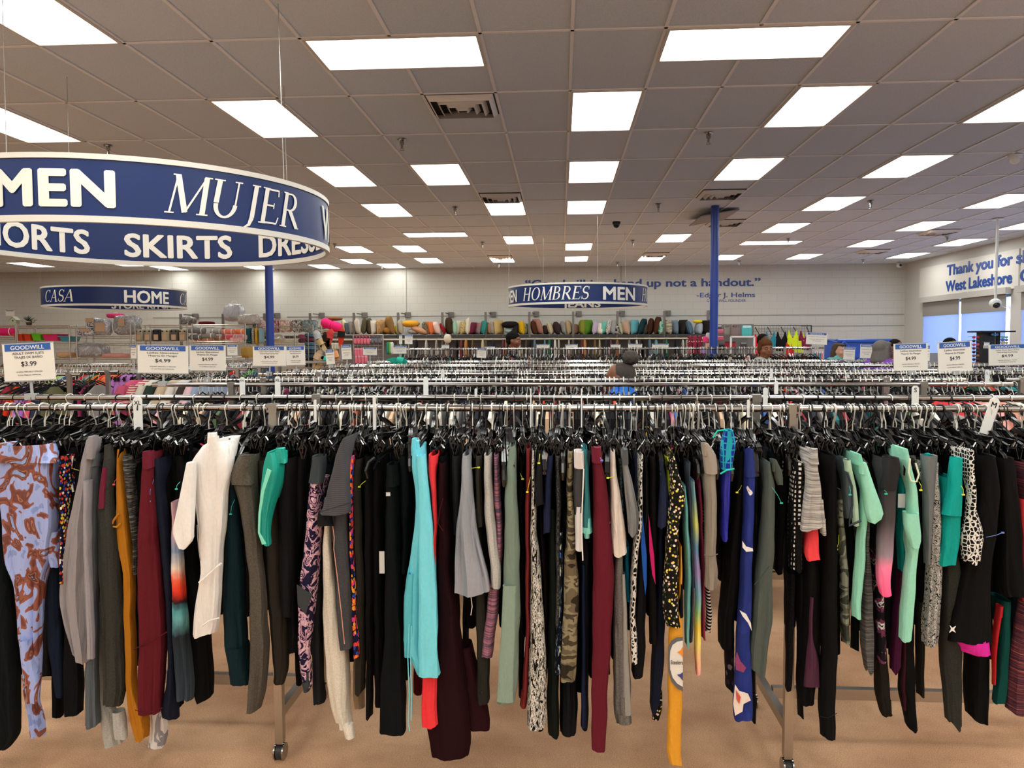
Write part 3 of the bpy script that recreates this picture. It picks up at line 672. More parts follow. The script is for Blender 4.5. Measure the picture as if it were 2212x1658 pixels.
# ---------------------------------------------------------------- garment generator
def loft(secs,n=30,waves=5,amp=.1,seed=0,cap=True,pw=.75,hem=0.,slant=None):
    """secs: list of (z,xl,xr,y0,y1) from top to bottom. closed cloth tube, hem turned in"""
    r=random.Random(seed); m=MB(); ph=r.uniform(0,6.28); ph2=r.uniform(0,6.28); n2=waves*2+1
    vs=[];K=len(secs); zt=secs[0][0]; zb=secs[-1][0]; Lz=max(.01,zt-zb)
    for i,(z,xl,xr,y0,y1) in enumerate(secs):
        xc,w=(xl+xr)/2,(xr-xl)/2; yc,h=(y0+y1)/2,(y1-y0)/2; f=(zt-z)/Lz
        for k in range(n):
            t=2*math.pi*k/n; c,s=math.cos(t),math.sin(t)
            px=w*math.copysign(abs(c)**pw,c); py=h*math.copysign(abs(s)**pw,s)
            a=amp*(.25+.75*f)*min(w,h)
            d=a*(math.sin(waves*t+ph+2.2*f)+.5*math.sin(n2*t+ph2-3.1*f))
            # keep the outline sideways, fold mostly in depth
            px+=d*c*.25; py+=d*(1.2 if s>0 else 1.2)*(s if abs(s)>.2 else 0)
            zz=z+hem*math.sin(t*2+ph)*(f**8)
            if slant:
                zs,dz,xf,mx=slant   # cloth below zs is stretched towards the low corner at xf
                if z<=zs+.1: zz+=dz*max(0,1-abs(xc+px-xf)/mx)*min(1,(zs+.1-z)/.1)
            vs.append((xc+px,yc+py,zz))
    fs=[]
    for i in range(K-1):
        for k in range(n): fs.append((i*n+k,(i+1)*n+k,(i+1)*n+(k+1)%n,i*n+(k+1)%n))
    # turned-in hem
    base=(K-1)*n; z,xl,xr,y0,y1=secs[-1]; xc,yc=(xl+xr)/2,(y0+y1)/2
    for q,(sc_,dz) in enumerate(((.86,.0),(.7,.05))):
        for k in range(n):
            v=Vector(vs[base+k]); vs.append((xc+(v.x-xc)*sc_,yc+(v.y-yc)*sc_,v.z+dz+.003))
        b0=base+q*n; b1=base+(q+1)*n
        for k in range(n): fs.append((b0+k,b1+k,b1+(k+1)%n,b0+(k+1)%n))
    fs.append(tuple(base+2*n+k for k in range(n)))
    # top: pinched closed
    z,xl,xr,y0,y1=secs[0]; xc,yc=(xl+xr)/2,(y0+y1)/2; b0=len(vs)
    for k in range(n):
        v=Vector(vs[k]); vs.append((xc+(v.x-xc)*.8,v.y,v.z-.002))
    for k in range(n): fs.append((k,(k+1)%n,b0+(k+1)%n,b0+k))
    b1=len(vs)
    for k in range(n):
        v=Vector(vs[k]); vs.append((xc+(v.x-xc)*.6,yc+(v.y-yc)*.9,v.z-.04))
    for k in range(n): fs.append((b0+k,b0+(k+1)%n,b1+(k+1)%n,b1+k))
    fs.append(tuple(b1+k for k in reversed(range(n))))
    m.add(vs,fs); return m
def interp(secs,step=.022,jit=0.,seed=0):
    r=random.Random(seed); out=[]; ph=r.uniform(0,6); ph2=r.uniform(0,6)
    for a,b in zip(secs[:-1],secs[1:]):
        k=max(1,int(round((a[0]-b[0])/step)))
        for i in range(k):
            t=i/k; 
            out.append(tuple(a[q]+(b[q]-a[q])*t for q in range(5)))
    out.append(secs[-1])
    # smooth once and wobble
    sm=[out[0]]
    for i in range(1,len(out)-1):
        sm.append(tuple((out[i-1][q]+2*out[i][q]+out[i+1][q])/4 if q else out[i][0] for q in range(5)))
    sm.append(out[-1])
    if jit:
        res=[]
        for i,s in enumerate(sm):
            w=jit*math.sin(s[0]*23+ph)+jit*.6*math.sin(s[0]*51+ph2); w2=jit*.7*math.sin(s[0]*31+ph2)
            res.append((s[0],s[1]+w,s[2]+w+w2,s[3],s[4]))
        sm=res
    return sm
VX=lambda y: 1208
def pxsecs(txt,Y0,D,Dmin=.05,Dbot=None):
    out=[]; rows=[]
    for t in txt.split():
        y,xs=t.split(':'); xl,xr=xs.split(','); rows.append((float(y),float(xl),float(xr)))
    y_t,y_b=rows[0][0],rows[-1][0]
    for (y,xl,xr) in rows:
        f=(y-y_t)/max(1,(y_b-y_t)); d=D*(1-f)+(Dbot if Dbot else D*.5)*f
        w=xr-xl; xm=(xl+xr)/2; off=abs(1208-xm)
        if off>20:
            dm=max(0,(w-max(6,w*.55)))*Y0/off; de=min(d,max(Dmin,dm))
        else: de=d
        sft=min((1208-xm)/ (Y0+de)*de, w*.45) if xm<1208 else max((1208-xm)/(Y0+de)*de,-w*.45)
        if xm<1208: xr2=xr-max(0,sft*.6); xl2=xl
        else: xl2=xl-min(0,sft*.6); xr2=xr
        a=at(xl2,y,Y0); b=at(xr2,y,Y0); out.append((a.z*.5+b.z*.5,a.x,b.x,Y0,Y0+de))
    return out
BARBM={n:plain('tag_barb_'+n,c,.4) for n,c in(('yellow','d8dc3a'),('teal','2fb8a0'),('blue','6a86d8'),('red','e0504a'))}
GSEED=[100]
LAYER={}
def garment(name,label,cat,mat,txt,Y0=2.80,D=.26,waves=4,amp=.12,group=None,parts=(),jit=.0012,Db=None,hem=.004,hk='pants',yaw=0,n=30):
    """one hanging garment traced on its own hanging plane Y0, with real depth D"""
    GSEED[0]+=1; sd=GSEED[0]
    Y0=2.80+(Y0-2.80)*.72 if Y0<2.8 else Y0
    amp*=1.35
    raw=pxsecs(txt,Y0,D,Dbot=Db)
    # the top reaches back to the clips of its hanger
    raw=[(a,b,c,d,max(e,2.9-(raw[0][0]-a)*2.)) for a,b,c,d,e in raw]
    sl=None
    while len(raw)>3 and (raw[-1][2]-raw[-1][1])<.6*(raw[-2][2]-raw[-2][1]) and raw[-2][0]-raw[-1][0]<.1:
        a,b=raw[-2],raw[-1]
        xf=(b[1]+b[2])/2 if sl is None else sl[2]; dz=(b[0]-a[0]) if sl is None else sl[1]+(b[0]-a[0])
        sl=(a[0],dz,xf,1.7*max(abs(a[1]-xf),abs(a[2]-xf),.01)); raw=raw[:-1]
        if sl[1]<-.09: break
    if sl is None and len(raw)>2:
        a,b=raw[-2],raw[-1]; wa,wb=a[2]-a[1],b[2]-b[1]
        if wb<.9*wa: g=(.9*wa-wb)/2; raw[-1]=(b[0],b[1]-g,b[2]+g,b[3],b[4])
    s=interp(raw,jit=jit,seed=sd)
    z0=s[-1][0]; org=Vector(((s[-1][1]+s[-1][2])/2,(s[-1][3]+s[-1][4])/2,z0))
    o=loft(s,n=n,waves=waves,amp=amp,seed=sd,hem=hem,slant=sl).build(name,mat,origin=org); tag(o,label,cat,group)
    for p in parts:
        pn=p[0]; pm=p[1]; kind=p[2]
        if kind=='loft':
            dy=p[4] if len(p)>4 else -.008; dd=p[5] if len(p)>5 else D
            ss=interp(pxsecs(p[3],Y0+dy,dd,Dbot=p[6] if len(p)>6 else None),jit=jit*.6,seed=sd+1)
            loft(ss,n=24,waves=3,amp=amp*.8,seed=sd+3,hem=.002).build(pn,pm,o)
        elif kind=='cord':
            pts=[at(x,y,Y0+(p[5] if len(p)>5 else -.012)) for x,y in p[3]]; MB().tube(pts,p[4],6).build(pn,pm,o)
        elif kind=='tag':
            x0,y0,x1,y1=p[3]; a=at(x0,y0,Y0-.02); b=at(x1,y1,Y0-.02); MB().box(((a.x+b.x)/2,Y0-.02,(a.z+b.z)/2),(b.x-a.x,.002,a.z-b.z)).build(pn,pm,o,smooth=False)
        elif kind=='barb':
            (x0,y0),(x1,y1)=p[3]; a=at(x0,y0,Y0-.004); b=at(x1,y1,Y0-.02); m=MB(); m.tube([a,(a*.5+b*.5)+Vector((0,-.01,.002)),b],.0009,5); m.box(b,(.009,.004,.005)); m.build(pn,pm,o,smooth=False)
        elif kind=='poly':
            pts=[at(x,y,Y0+(p[4] if len(p)>4 else -.004)) for x,y in p[3]]; m=MB(); n_=len(pts); m.add(pts+[q+Vector((0,.003,0)) for q in pts],[tuple(range(n_)),tuple(reversed(range(n_,2*n_)))]+[(i,i+n_,(i+1)%n_+n_,(i+1)%n_) for i in range(n_)]); m.build(pn,pm,o,smooth=False)
        elif kind=='text':
            q=list(p[3])+[0]; x0,yb,x1,h,st,dy,bo=q[:7]; a=at(x0,yb,Y0+dy); b=at(x1,yb,Y0+dy); vs,fs,w=text_geo(st,bo); wd=b.x-a.x; hh=(at(x0,yb-h,Y0+dy).z-a.z); MB().add([(a.x+v.x/w*wd,Y0+dy,a.z+v.y*hh/.73) for v in vs],fs).build(pn,pm,o,smooth=False)
    xt=(s[0][1]+s[0][2])/2
    LAYER.setdefault('tops',[]).append((xt,hk,Y0))
    return o
def barb(c,x0,y0,x1,y1): return ('price_tag_barb',BARBM[c],'barb',((x0,y0),(x1,y1)))
# ================================================================ FRONT RAIL GARMENTS (left to right)
BK=S('0a0a0b'); BK2=S('111214'); CH_=S('25272a'); DNV=S('131a2c'); WHT=S('e9e6e0'); MAR=S('5e1a24'); 
def zg(cols,stops,L,ns=8.,dist=.02): return cloth('zgrad',tuple(cols),stops=tuple(stops),z0=0.,z1=L,ns=ns,dist=dist,interp='LINEAR')
SWIRL=cloth('noise',('7f93c6','9aaade','8c4f3e','6b3a33','a56b52','55302b','8aa0d0'),scale=(1,1,.75),ns=8,detail=1.6,dist=2.2,stops=(0,.36,.5,.545,.6,.625,.65),rough=.45)
CONF=cloth('voro',('12142c','d8452e','e8d24a','f0e8e0','1d3fa0','d8452e'),ns=90,wr=.5)
MARB=cloth('noise',('17171a','5b5a55','1d1d1f','8a877e','222225'),scale=(6,6,60),ns=3,detail=3,interp='LINEAR')
FLO1=cloth('noise',('1d1b36','1d1b36','c79ab0','e0b9c0','1a1730','b987a2','23203a'),ns=24,detail=3,dist=1.2,stops=(0,.42,.47,.53,.57,.63,.7))
CAMO=cloth('noise',('2f2a20','6b604a','8d8468','4c4232','a59b7d'),scale=(8,8,22),ns=1.1,detail=1.5,dist=.6,stops=(0,.4,.49,.57,.64))
CAMO2=cloth('noise',('3f423a','6b6f60','8f9484','4b4f45'),scale=(8,8,14),ns=1.6,detail=1.5,dist=.5,stops=(0,.42,.5,.58))
CROSS=cloth('noise',('131313','e2dfd4','1a1a1a','d8d4c8'),scale=(60,60,16),ns=2,detail=3,dist=1.4,stops=(0,.47,.56,.61))
SPACE=cloth('noise',('3c3a48','9c7484','4b4a5c','c07a8c','34323e','7a5e78'),scale=(2,2,90),ns=1.6,detail=3,interp='LINEAR')
SPACE2=cloth('noise',('3a2430','a34c4c','2c2233','c46a5e','34202c'),scale=(2,2,120),ns=1.4,detail=4,interp='LINEAR')
GEOB=cloth('edge',('0d0d0d','e9e6df'),ns=36,dist=.0,stops=(0,.1))
GEOW=cloth('edge',('0c0c0d','0c0c0d','dedbd2'),ns=62,dist=.15,stops=(0,.1,.24))
TRI=cloth('edge',('e6e3dc','101010'),ns=70,dist=.6,stops=(0,.10))
ABST=cloth('edge',('dcd9d0','101010'),scale=(1,1,.7),ns=75,dist=1.,stops=(0,.14))
FLO2=cloth('voro',('14140f','eec9b4','e8d84a','14140f','f2e6da','3a4a30'),ns=95,wr=.42)
CONF2=cloth('noise',('10131a','10131a','2e62b0','d6d35a','d8dade'),scale=(30,30,9),ns=4,detail=3,dist=1,stops=(0,.5,.56,.61,.65))
ANIM=cloth('noise',('17171a','b9b7b2','2a2a2c','c4c2bc'),ns=60,detail=4,dist=2.5,stops=(0,.43,.52,.57))
MEL=cloth('noise',('2a2b2d','6d6d6b','333436','82827e'),scale=(5,5,140),ns=1.5,detail=4,interp='LINEAR')
MELL=cloth('noise',('8d8a85','c9c5be','6e6b68','d6d2cb'),scale=(5,5,120),ns=1.5,detail=4,interp='LINEAR')
BRTP=cloth('voro',('1b1a3a','f0463c','ff7d33','e8408e','2b50b8','f9a13a'),ns=70,wr=.62)
NEB=zg(('3a4650','2c3238','6fb3b8','5aa0a8','2b1c20','e8402c','f06a48','e8d9c8','7d9ab8','c9a0a8'),(0,.38,.48,.52,.56,.62,.68,.75,.83,.95),.72,ns=30,dist=.05)
TIED=zg(('f08aa8','f4e07a','e8c94a','8fc080','7cb0c8','a58cc8','5f8cae','c9cf70','7fa8b8'),(0,.2,.28,.38,.48,.6,.72,.85,1.),.68,ns=9,dist=.06)
OMB=zg(('ff5a92','ff86ac','9a8a94','4b4648','2c2b2d'),(0,.22,.3,.55,1.),.5,ns=10,dist=.03)
WHIG=cloth('noise',('e8e6e2','9c9aa0','d6d4d0','77757c'),ns=9,detail=2,dist=1,stops=(0,.48,.56,.62))
NAVF=cloth('noise',('2c3a86','2c3a86','27357c','e6e4e0','b0607a'),scale=(5,5,3),ns=2.4,detail=1,dist=1.2,stops=(0,.3,.5,.665,.71))
AZT=cloth('edge',('27a0b0','1c2a92'),scale=(1,1,1),ns=45,dist=.0,stops=(0,.09))
g_=garment
g_('leggings','blue and rust-brown swirl print leggings, leftmost on the front rail','leggings',SWIRL,'972:-30,124 990:-24,128 1060:-18,128 1150:-10,127 1220:-2,116 1260:20,97 1320:30,92 1380:35,90 1440:44,89 1490:46,84 1530:54,80 1565:58,93 1594:62,92',Y0=2.70,D=.14,waves=6,amp=.2,
   parts=[('waistband',SWIRL,'loft','962:-30,126 980:-30,127 1000:-28,129',-.006,.15),('second_leg',SWIRL,'loft','1150:88,127 1190:96,127 1226:106,127',.04,.1),('ruched_panel',SWIRL,'loft','1385:36,60 1440:42,72 1480:50,84 1520:54,80',-.03,.08)],n=40)
g_('joggers','dark slate navy joggers at the left picture edge behind swirl print leggings','joggers',S('232b38'),'1000:-60,-10 1200:-50,22 1260:-45,26 1310:-40,16 1380:-40,4 1450:-40,-4',Y0=2.86,D=.2)
g_('sweatpants','blackish green sweatpants reaching lowest at the left picture edge','sweatpants',S('14191a'),'1000:-70,0 1240:-60,24 1400:-60,38 1520:-60,46 1600:-60,45 1622:-60,20',Y0=2.80,D=.2)
g_('joggers','navy blue jogger leg between swirl leggings and red confetti print','joggers',S('1c2638'),'1000:90,120 1180:98,127 1300:92,127 1400:98,132 1500:115,133 1507:118,132',Y0=2.82,D=.24)
g_('leggings','black leggings showing low behind the navy jogger at far left','leggings',BK,'1000:100,125 1400:104,134 1500:108,134 1551:108,132',Y0=2.9,D=.2)
g_('leggings','narrow red, yellow and navy confetti print sliver at far left','leggings',CONF,'985:127,133 1100:127,135 1200:128,134 1262:127,131',Y0=2.72,D=.08,waves=2)
g_('track_pants','black track pants with a white drawstring, left of the grey jacket','track pants',BK2,'966:136,176 1040:138,176 1240:136,180 1400:132,180 1500:131,180 1546:133,178',Y0=2.82,D=.22,parts=[('drawstring',WHT,'cord',((157,985),(153,1010),(152,1035),(158,1062)),.004),barb('yellow',144,1007,188,1020)])
g_('jacket','soft grey satin zip jacket hanging at the left','jacket',S('8d8a8d',.45),'950:180,206 965:177,208 1000:172,197 1060:160,193 1150:141,196 1240:125,203 1310:122,202 1370:135,203 1410:152,203 1432:172,192',Y0=2.73,D=.12,waves=5,amp=.22,hk='shirt',
   parts=[('hood',S('8d8a8d',.45),'loft','943:186,203 955:180,207 975:180,205 992:183,199',-.015,.08),('sleeve',S('949197',.45),'loft','1040:176,190 1120:176,190 1240:178,194 1330:184,200 1400:186,202 1424:186,203',-.03,.05)])
g_('sweatpants','slate blue fleece sweatpants with gathered drawstring waist','sweatpants',S('5b6368'),'985:190,212 1010:188,212 1060:186,210 1150:188,208 1300:188,206 1400:182,208 1500:180,209 1572:180,212',Y0=2.77,D=.16,waves=5,amp=.2,parts=[('waistband',S('646c71'),'loft','982:189,211 995:187,212 1008:188,212',-.006,.17)])
g_('sweatpants','pale heather grey sweatpants with ribbed cuffs low at left','sweatpants',cloth('heather',('a5a59d','b9b9b1')),'1100:198,210 1240:196,214 1400:200,215 1500:206,220 1560:210,262 1600:215,270 1617:217,246',Y0=2.84,D=.2,parts=[('cuff',cloth('heather',('a5a59d','b9b9b1')),'loft','1540:238,266 1570:240,272 1598:243,276',-.05,.08)])
g_('leggings','charcoal leggings with a maroon thigh patch at left','leggings',cloth('heather',('33342f','3d3e38')),'962:220,240 1005:217,243 1060:212,243 1100:205,247 1240:208,262 1350:214,268 1500:216,272 1527:218,264',Y0=2.75,D=.16,parts=[('maroon_patch',S('6b2438'),'loft','1010:219,231 1050:214,229 1098:210,226',-.012,.03)])
g_('sweatpants','mustard yellow sweatpants with slanted pocket and ribbed cuffs','sweatpants',S('b3741f'),'970:250,262 1010:249,262 1060:248,268 1110:246,275 1160:248,282 1240:262,288 1400:266,289 1500:270,292 1560:274,322 1590:288,318 1606:296,306',Y0=2.79,D=.18,parts=[('pocket_edge',S('bd7d26'),'cord',((257,1108),(245,1124),(241,1136),(252,1138),(262,1129)),.004),barb('red',257,1030,246,1046)])
g_('leggings','marbled black and grey space dye leggings beside the mustard pair','leggings',MARB,'984:259,282 1020:262,284 1080:270,292 1160:282,294 1240:285,296',Y0=2.76,D=.1)
g_('sweatpants','burgundy maroon sweatpants with a seam across the knee','sweatpants',MAR,'978:305,329 1012:303,331 1060:298,334 1150:291,344 1240:287,351 1310:289,358 1400:291,361 1470:291,357 1544:292,352',Y0=2.71,D=.16,waves=4,amp=.14,
   parts=[('waistband',S('682030'),'loft','976:304,329 994:303,330 1012:303,331',-.005,.17),('knee_seam',S('4c131c'),'cord',((289,1402),(310,1392),(330,1384),(361,1364)),.0022,-.012),('hem_seam',S('4c131c'),'cord',((292,1533),(318,1540),(351,1528)),.0015,-.012)])
g_('track_pants','white and grey patterned cuff hanging lowest left of centre','track pants',WHIG,'1200:322,350 1500:320,352 1560:319,360 1600:316,362 1618:314,356',Y0=2.88,D=.2)
g_('leggings','deep navy leggings right of the burgundy sweatpants','leggings',S('171c2b'),'990:328,346 1050:328,352 1100:334,360 1240:350,369 1400:360,375 1480:356,380 1540:342,388 1555:348,388',Y0=2.75,D=.18,parts=[barb('blue',332,1035,323,1082)])
g_('leggings','black leggings with folded-over waist left of nebula print','leggings',BK,'974:346,370 1010:346,370 1100:352,372 1240:362,378 1400:368,384 1530:370,392',Y0=2.84,D=.2)
g_('skirt','black pleated skirt printed with red and teal nebula scenery','skirt',NEB,'1085:366,380 1150:366,390 1240:367,398 1300:368,402 1400:370,412 1500:376,419 1516:378,418',Y0=2.74,D=.12,waves=6,amp=.2)
g_('pants','wide black pants below the white jacket, left leg','pants',BK,'985:374,400 1100:374,420 1240:380,430 1320:398,455 1400:398,456 1480:404,461 1500:414,461 1521:422,434',Y0=2.84,D=.26)
g_('jacket','white running jacket with mock collar, cinched hem and grey side print','jacket',cloth('solid',('e4e1dc',),rough=.45),'956:440,484 966:424,496 985:408,503 1010:402,505 1035:404,502 1070:412,494 1120:418,490 1180:424,484 1240:428,480 1300:416,477 1345:412,475 1365:411,468 1377:412,444',Y0=2.62,D=.10,waves=5,amp=.16,hk='shirt',n=40,
   parts=[('collar',WHT,'loft','944:447,469 956:445,471 968:442,474',-.002,.09),('sleeve',cloth('solid',('eceae6',),rough=.5),'loft','1000:400,420 1030:392,422 1080:382,421 1130:371,421 1152:368,420 1172:374,420 1186:384,402',-.05,.07),
          ('side_print',plain('print_grey','8b8a8c',.5),'cord',((426,1133),(427,1160),(430,1190),(433,1210)),.0018,-.014),
          ('drawcord',WHT,'cord',((430,1258),(447,1244),(462,1230),(478,1216)),.0042,-.016),('hem_fold',cloth('solid',('e4e1dc',),rough=.5),'cord',((436,1352),(452,1340),(474,1334)),.003,-.016),barb('teal',389,1040,381,1056)])
g_('sweatshirt','dark teal sweatshirt with ribbed cuff right of the white jacket','sweatshirt',S('10282e'),'985:494,520 1010:492,514 1060:490,512 1150:484,520 1240:478,530 1320:474,532 1400:476,536 1440:486,540 1480:494,544',Y0=2.73,D=.16,hk='shirt',parts=[('cuff',S('0e242a'),'loft','1402:477,537 1440:484,541 1481:493,545',-.008,.15),barb('teal',507,1078,498,1110)])
g_('sweatpants','taupe grey sweatpants with a wide slanted waistband','sweatpants',cloth('heather',('4b463e','5a554c')),'985:506,552 1010:496,554 1040:494,556 1070:506,558 1150:520,562 1240:532,570 1400:534,580 1500:530,574 1532:528,562 1543:538,550',Y0=2.69,D=.14,waves=5,amp=.16,parts=[('waistband',cloth('heather',('504b43','605b51')),'loft','986:512,552 1006:497,551 1028:491,549 1048:495,548',-.012,.13)])
g_('sweatpants','dark olive-grey wide sweatpants by the chrome post','sweatpants',S('2e2a24'),'995:548,574 1100:558,610 1240:566,618 1320:572,624 1400:580,625 1460:588,624 1478:590,612',Y0=2.80,D=.2)
g_('shorts','bright teal gym shorts with a mint side stripe','shorts',S('0f9d8c',.5),'978:572,596 1000:563,612 1020:560,612 1060:558,606 1100:557,594 1140:557,586 1165:559,582 1178:565,580',Y0=2.66,D=.12,waves=5,amp=.2,
   parts=[('waistband',S('11a492',.5),'loft','976:590,620 988:588,621 1000:590,620',.03,.08),('side_stripe',S('7fdcc0',.5),'poly',((577,1012),(586,1016),(571,1060),(563,1110),(561,1150),(575,1174),(566,1176),(557,1150),(558,1110),(564,1060)),-.022),('back_leg',S('0d6f66',.5),'loft','1000:592,620 1040:594,618 1075:590,604',.06,.08)])
g_('sweatpants','black sweatpants right of the teal shorts','sweatpants',S('141416'),'990:600,634 1100:596,640 1240:600,642 1333:602,640',Y0=2.76,D=.22)
g_('leggings','charcoal leggings behind the black pair right of the post','leggings',S('1d1d1f'),'985:630,662 1100:628,660 1240:620,645 1330:618,642 1412:622,640',Y0=2.86,D=.22)
g_('leggings','black leggings left of the pink blossom print','leggings',BK,'985:646,668 1100:636,660 1240:630,648 1300:632,650 1480:636,652',Y0=2.9,D=.18)
g_('leggings','navy leggings with pink blossoms and slate waistband','leggings',FLO1,'1040:664,700 1060:663,699 1150:656,696 1240:646,690 1300:640,684 1400:640,670 1475:648,674 1486:652,670',Y0=2.72,D=.1,parts=[('waistband',S('3c4347'),'loft','986:670,704 1010:668,706 1044:664,701',-.006,.1),('grey_panel',S('3a3d3f'),'poly',((641,1262),(675,1285),(668,1300),(660,1327),(643,1305)),-.02),('cuff',S('3a3d3f'),'loft','1474:648,674 1487:652,672',-.006,.09)])
g_('leggings','dark grey leggings between blossom print and cream sweatpants','leggings',S('1c1d1f'),'1100:672,700 1240:674,698 1400:670,697 1460:672,698 1520:674,704 1523:676,700',Y0=2.8,D=.22)
g_('sweatpants','cream heather fleece sweatpants with a white ribbed cuff','sweatpants',cloth('heather',('cfc8b6','e0dac9')),'1120:696,716 1180:695,718 1240:694,725 1330:692,740 1400:695,752 1480:700,757 1540:712,757 1562:722,757',Y0=2.75,D=.15,waves=3,parts=[('cuff',cloth('heather',('d8d0c2','e6e0d4')),'loft','1556:724,756 1575:736,764 1597:744,767',.0,.08)])
g_('tunic','grey long knit tunic with a pink piping seam under the tee','tunic',cloth('heather',('3b3b3d','4c4c4f'),scale=(1,1,4)),'1090:712,756 1150:712,756 1240:720,759 1330:724,764 1390:728,764 1403:730,762',Y0=2.70,D=.12,hk='shirt',parts=[('piping',S('d99a86'),'cord',((703,1116),(718,1130),(722,1160),(721,1185),(728,1240),(737,1320),(744,1390)),.0016,-.016)])
g_('t_shirt','grey ribbed short-sleeve tee, sleeve spread wide toward the aisle','t-shirt',cloth('bands',('434346','505054'),ns=45,dist=2,interp='LINEAR'),'948:736,746 958:730,752 975:722,754 1010:716,755 1050:706,757 1090:696,760 1112:686,758',Y0=2.60,D=.14,waves=3,hk='shirt',parts=[('inner_sleeve',S('17181a'),'loft','1108:684,706 1122:680,716 1137:682,722',.03,.08),('hem_stitch',S('2c2c2e'),'cord',((689,1106),(722,1096),(758,1085)),.0012,-.012)])
g_('leggings','orange, pink and blue bright print leggings, thin strip by the tee','leggings',BRTP,'985:752,763 1040:752,762 1150:753,760 1240:757,765 1320:758,770 1400:762,777 1422:762,777',Y0=2.73,D=.12)
g_('leggings','brown-black brushed leggings right of the grey tee','leggings',S('28251f'),'992:763,780 1060:758,781 1100:760,780 1240:766,786 1400:764,790 1490:764,788 1506:768,782',Y0=2.76,D=.2,parts=[barb('yellow',790,1038,776,1051)])
g_('sweatpants','stone beige sweatpants cuff peeking low beside black leggings','sweatpants',S('a8997d'),'1300:760,785 1500:760,788 1533:766,786',Y0=2.92,D=.2)
g_('leggings','black leggings with a curled hem left of the white paper tag','leggings',BK,'985:784,802 1100:784,806 1240:786,806 1400:788,806 1540:789,806 1558:790,800',Y0=2.79,D=.22)
g_('leggings','black leggings with a white paper tag hanging mid-thigh','leggings',BK2,'985:800,826 1100:800,828 1240:800,830 1400:804,830 1527:806,832',Y0=2.83,D=.24,parts=[('paper_tag',WHITEP,'tag',(819,1190,831,1238))])
g_('leggings','black flared leggings with small pale square logo at the hip','leggings',S('0c1011'),'1005:832,860 1050:829,862 1100:829,864 1240:828,868 1400:826,876 1500:818,878 1588:816,878',Y0=2.74,D=.14,waves=3,parts=[('waistband',S('0d1314'),'loft','1004:832,860 1030:830,862 1052:829,863',-.006,.15),('hip_logo',plain('logo_pale','c9cbc4',.5),'tag',(834,1063,843,1071))])
g_('top','black gathered top between the logo leggings and aqua hoodie','top',S('0b1214'),'985:862,886 1020:858,892 1060:858,896 1100:862,892 1150:866,888 1240:866,880',Y0=2.80,D=.2,hk='loop')
AQ=S('70d0de',.55)
g_('hoodie','aqua blue long hoodie dress with ruched drawcord side','hoodie',AQ,'970:888,908 985:884,914 1010:884,920 1050:892,929 1100:896,934 1200:884,940 1280:872,943 1340:868,944 1400:870,944 1440:890,946 1462:904,946',Y0=2.64,D=.14,waves=6,amp=.22,hk='shirt',n=40,
   parts=[('collar',AQ,'loft','948:888,900 965:884,904 985:886,908',.03,.1),('sleeve',S('78d8e6',.55),'loft','985:897,918 1050:902,926 1150:902,935 1300:902,943 1400:902,945 1464:902,946',-.03,.06),('ruching',S('58b6c2',.55),'loft','1240:880,900 1290:869,900 1350:870,899 1421:872,890',-.012,.06),('drawcord',AQ,'cord',((884,1348),(881,1420),(884,1500),(882,1560),(885,1578)),.002,-.05),('drawcord',AQ,'cord',((889,1352),(887,1430),(889,1500),(888,1555)),.002,-.05)])
g_('leggings','vivid coral red leggings hem below the aqua hoodie','leggings',S('ee3d44'),'984:921,945 1010:922,944 1060:930,943 1150:936,942 1300:920,940 1420:912,944 1500:909,946 1560:909,948 1577:920,940',Y0=2.69,D=.1)
g_('pants','dark oxblood pants, one leg reaching lowest in the picture centre','pants',S('230a0f'),'1000:945,965 1100:942,968 1160:942,978 1240:941,980 1330:940,992 1400:936,1000 1500:915,1012 1560:914,1018 1620:924,1018 1641:930,1012',Y0=2.72,D=.18,waves=3,parts=[('second_leg',S('2a0d13'),'loft','1400:985,1020 1500:1000,1046 1560:1004,1060 1580:1008,1058',.06,.1),('drawstring',S('45141f'),'cord',((957,1075),(950,1100),(946,1130),(957,1146)),.002,-.02)])
g_('sweatpants','dark crimson hem showing just left of the coral leggings','sweatpants',S('5b0f18'),'1300:888,912 1400:890,916 1500:890,914 1502:892,912',Y0=2.9,D=.15)
g_('leggings','black leggings immediately right of the coral leggings','leggings',BK,'985:944,966 1060:944,968 1130:946,972 1165:946,974',Y0=2.78,D=.2)
g_('shorts','charcoal knee shorts left of the silver windpants','shorts',S('1f1f22'),'985:974,998 1020:972,998 1100:976,1000 1158:978,998',Y0=2.76,D=.18)
g_('windpants','silver grey nylon windpants with a wide slanted hem','track pants',cloth('solid',('9498a0',),rough=.4),'984:997,1018 1010:995,1019 1060:993,1021 1120:986,1028 1180:982,1036 1240:980,1054 1272:980,1059 1288:981,1020',Y0=2.67,D=.12,waves=5,amp=.22)
g_('shorts','dark olive drab shorts right of the silver windpants','shorts',S('38352e'),'984:1024,1042 1060:1026,1044 1130:1026,1046 1140:1028,1044',Y0=2.76,D=.18,parts=[barb('yellow',1012,1012,1034,1009)])
g_('leggings','dark olive leggings with a small pale C logo at the ankle','leggings',S('2b2b25'),'1100:1018,1040 1240:1022,1048 1350:1026,1056 1450:1028,1059 1500:1028,1059 1522:1034,1054',Y0=2.77,D=.16,parts=[('ankle_logo',plain('logo_pale','c9cbc4',.5),'text',(1036,1499,1042,9,'C',-.016,.02)),('pale_string',WHT,'cord',((1017,1285),(1020,1310),(1017,1328)),.0018,-.02)])
g_('leggings','oatmeal heather leggings right of the olive shorts','leggings',cloth('heather',('aaa9a3','bcbbb5')),'984:1044,1062 1020:1043,1062 1100:1044,1068 1180:1052,1076 1240:1058,1082 1271:1062,1081',Y0=2.70,D=.13)
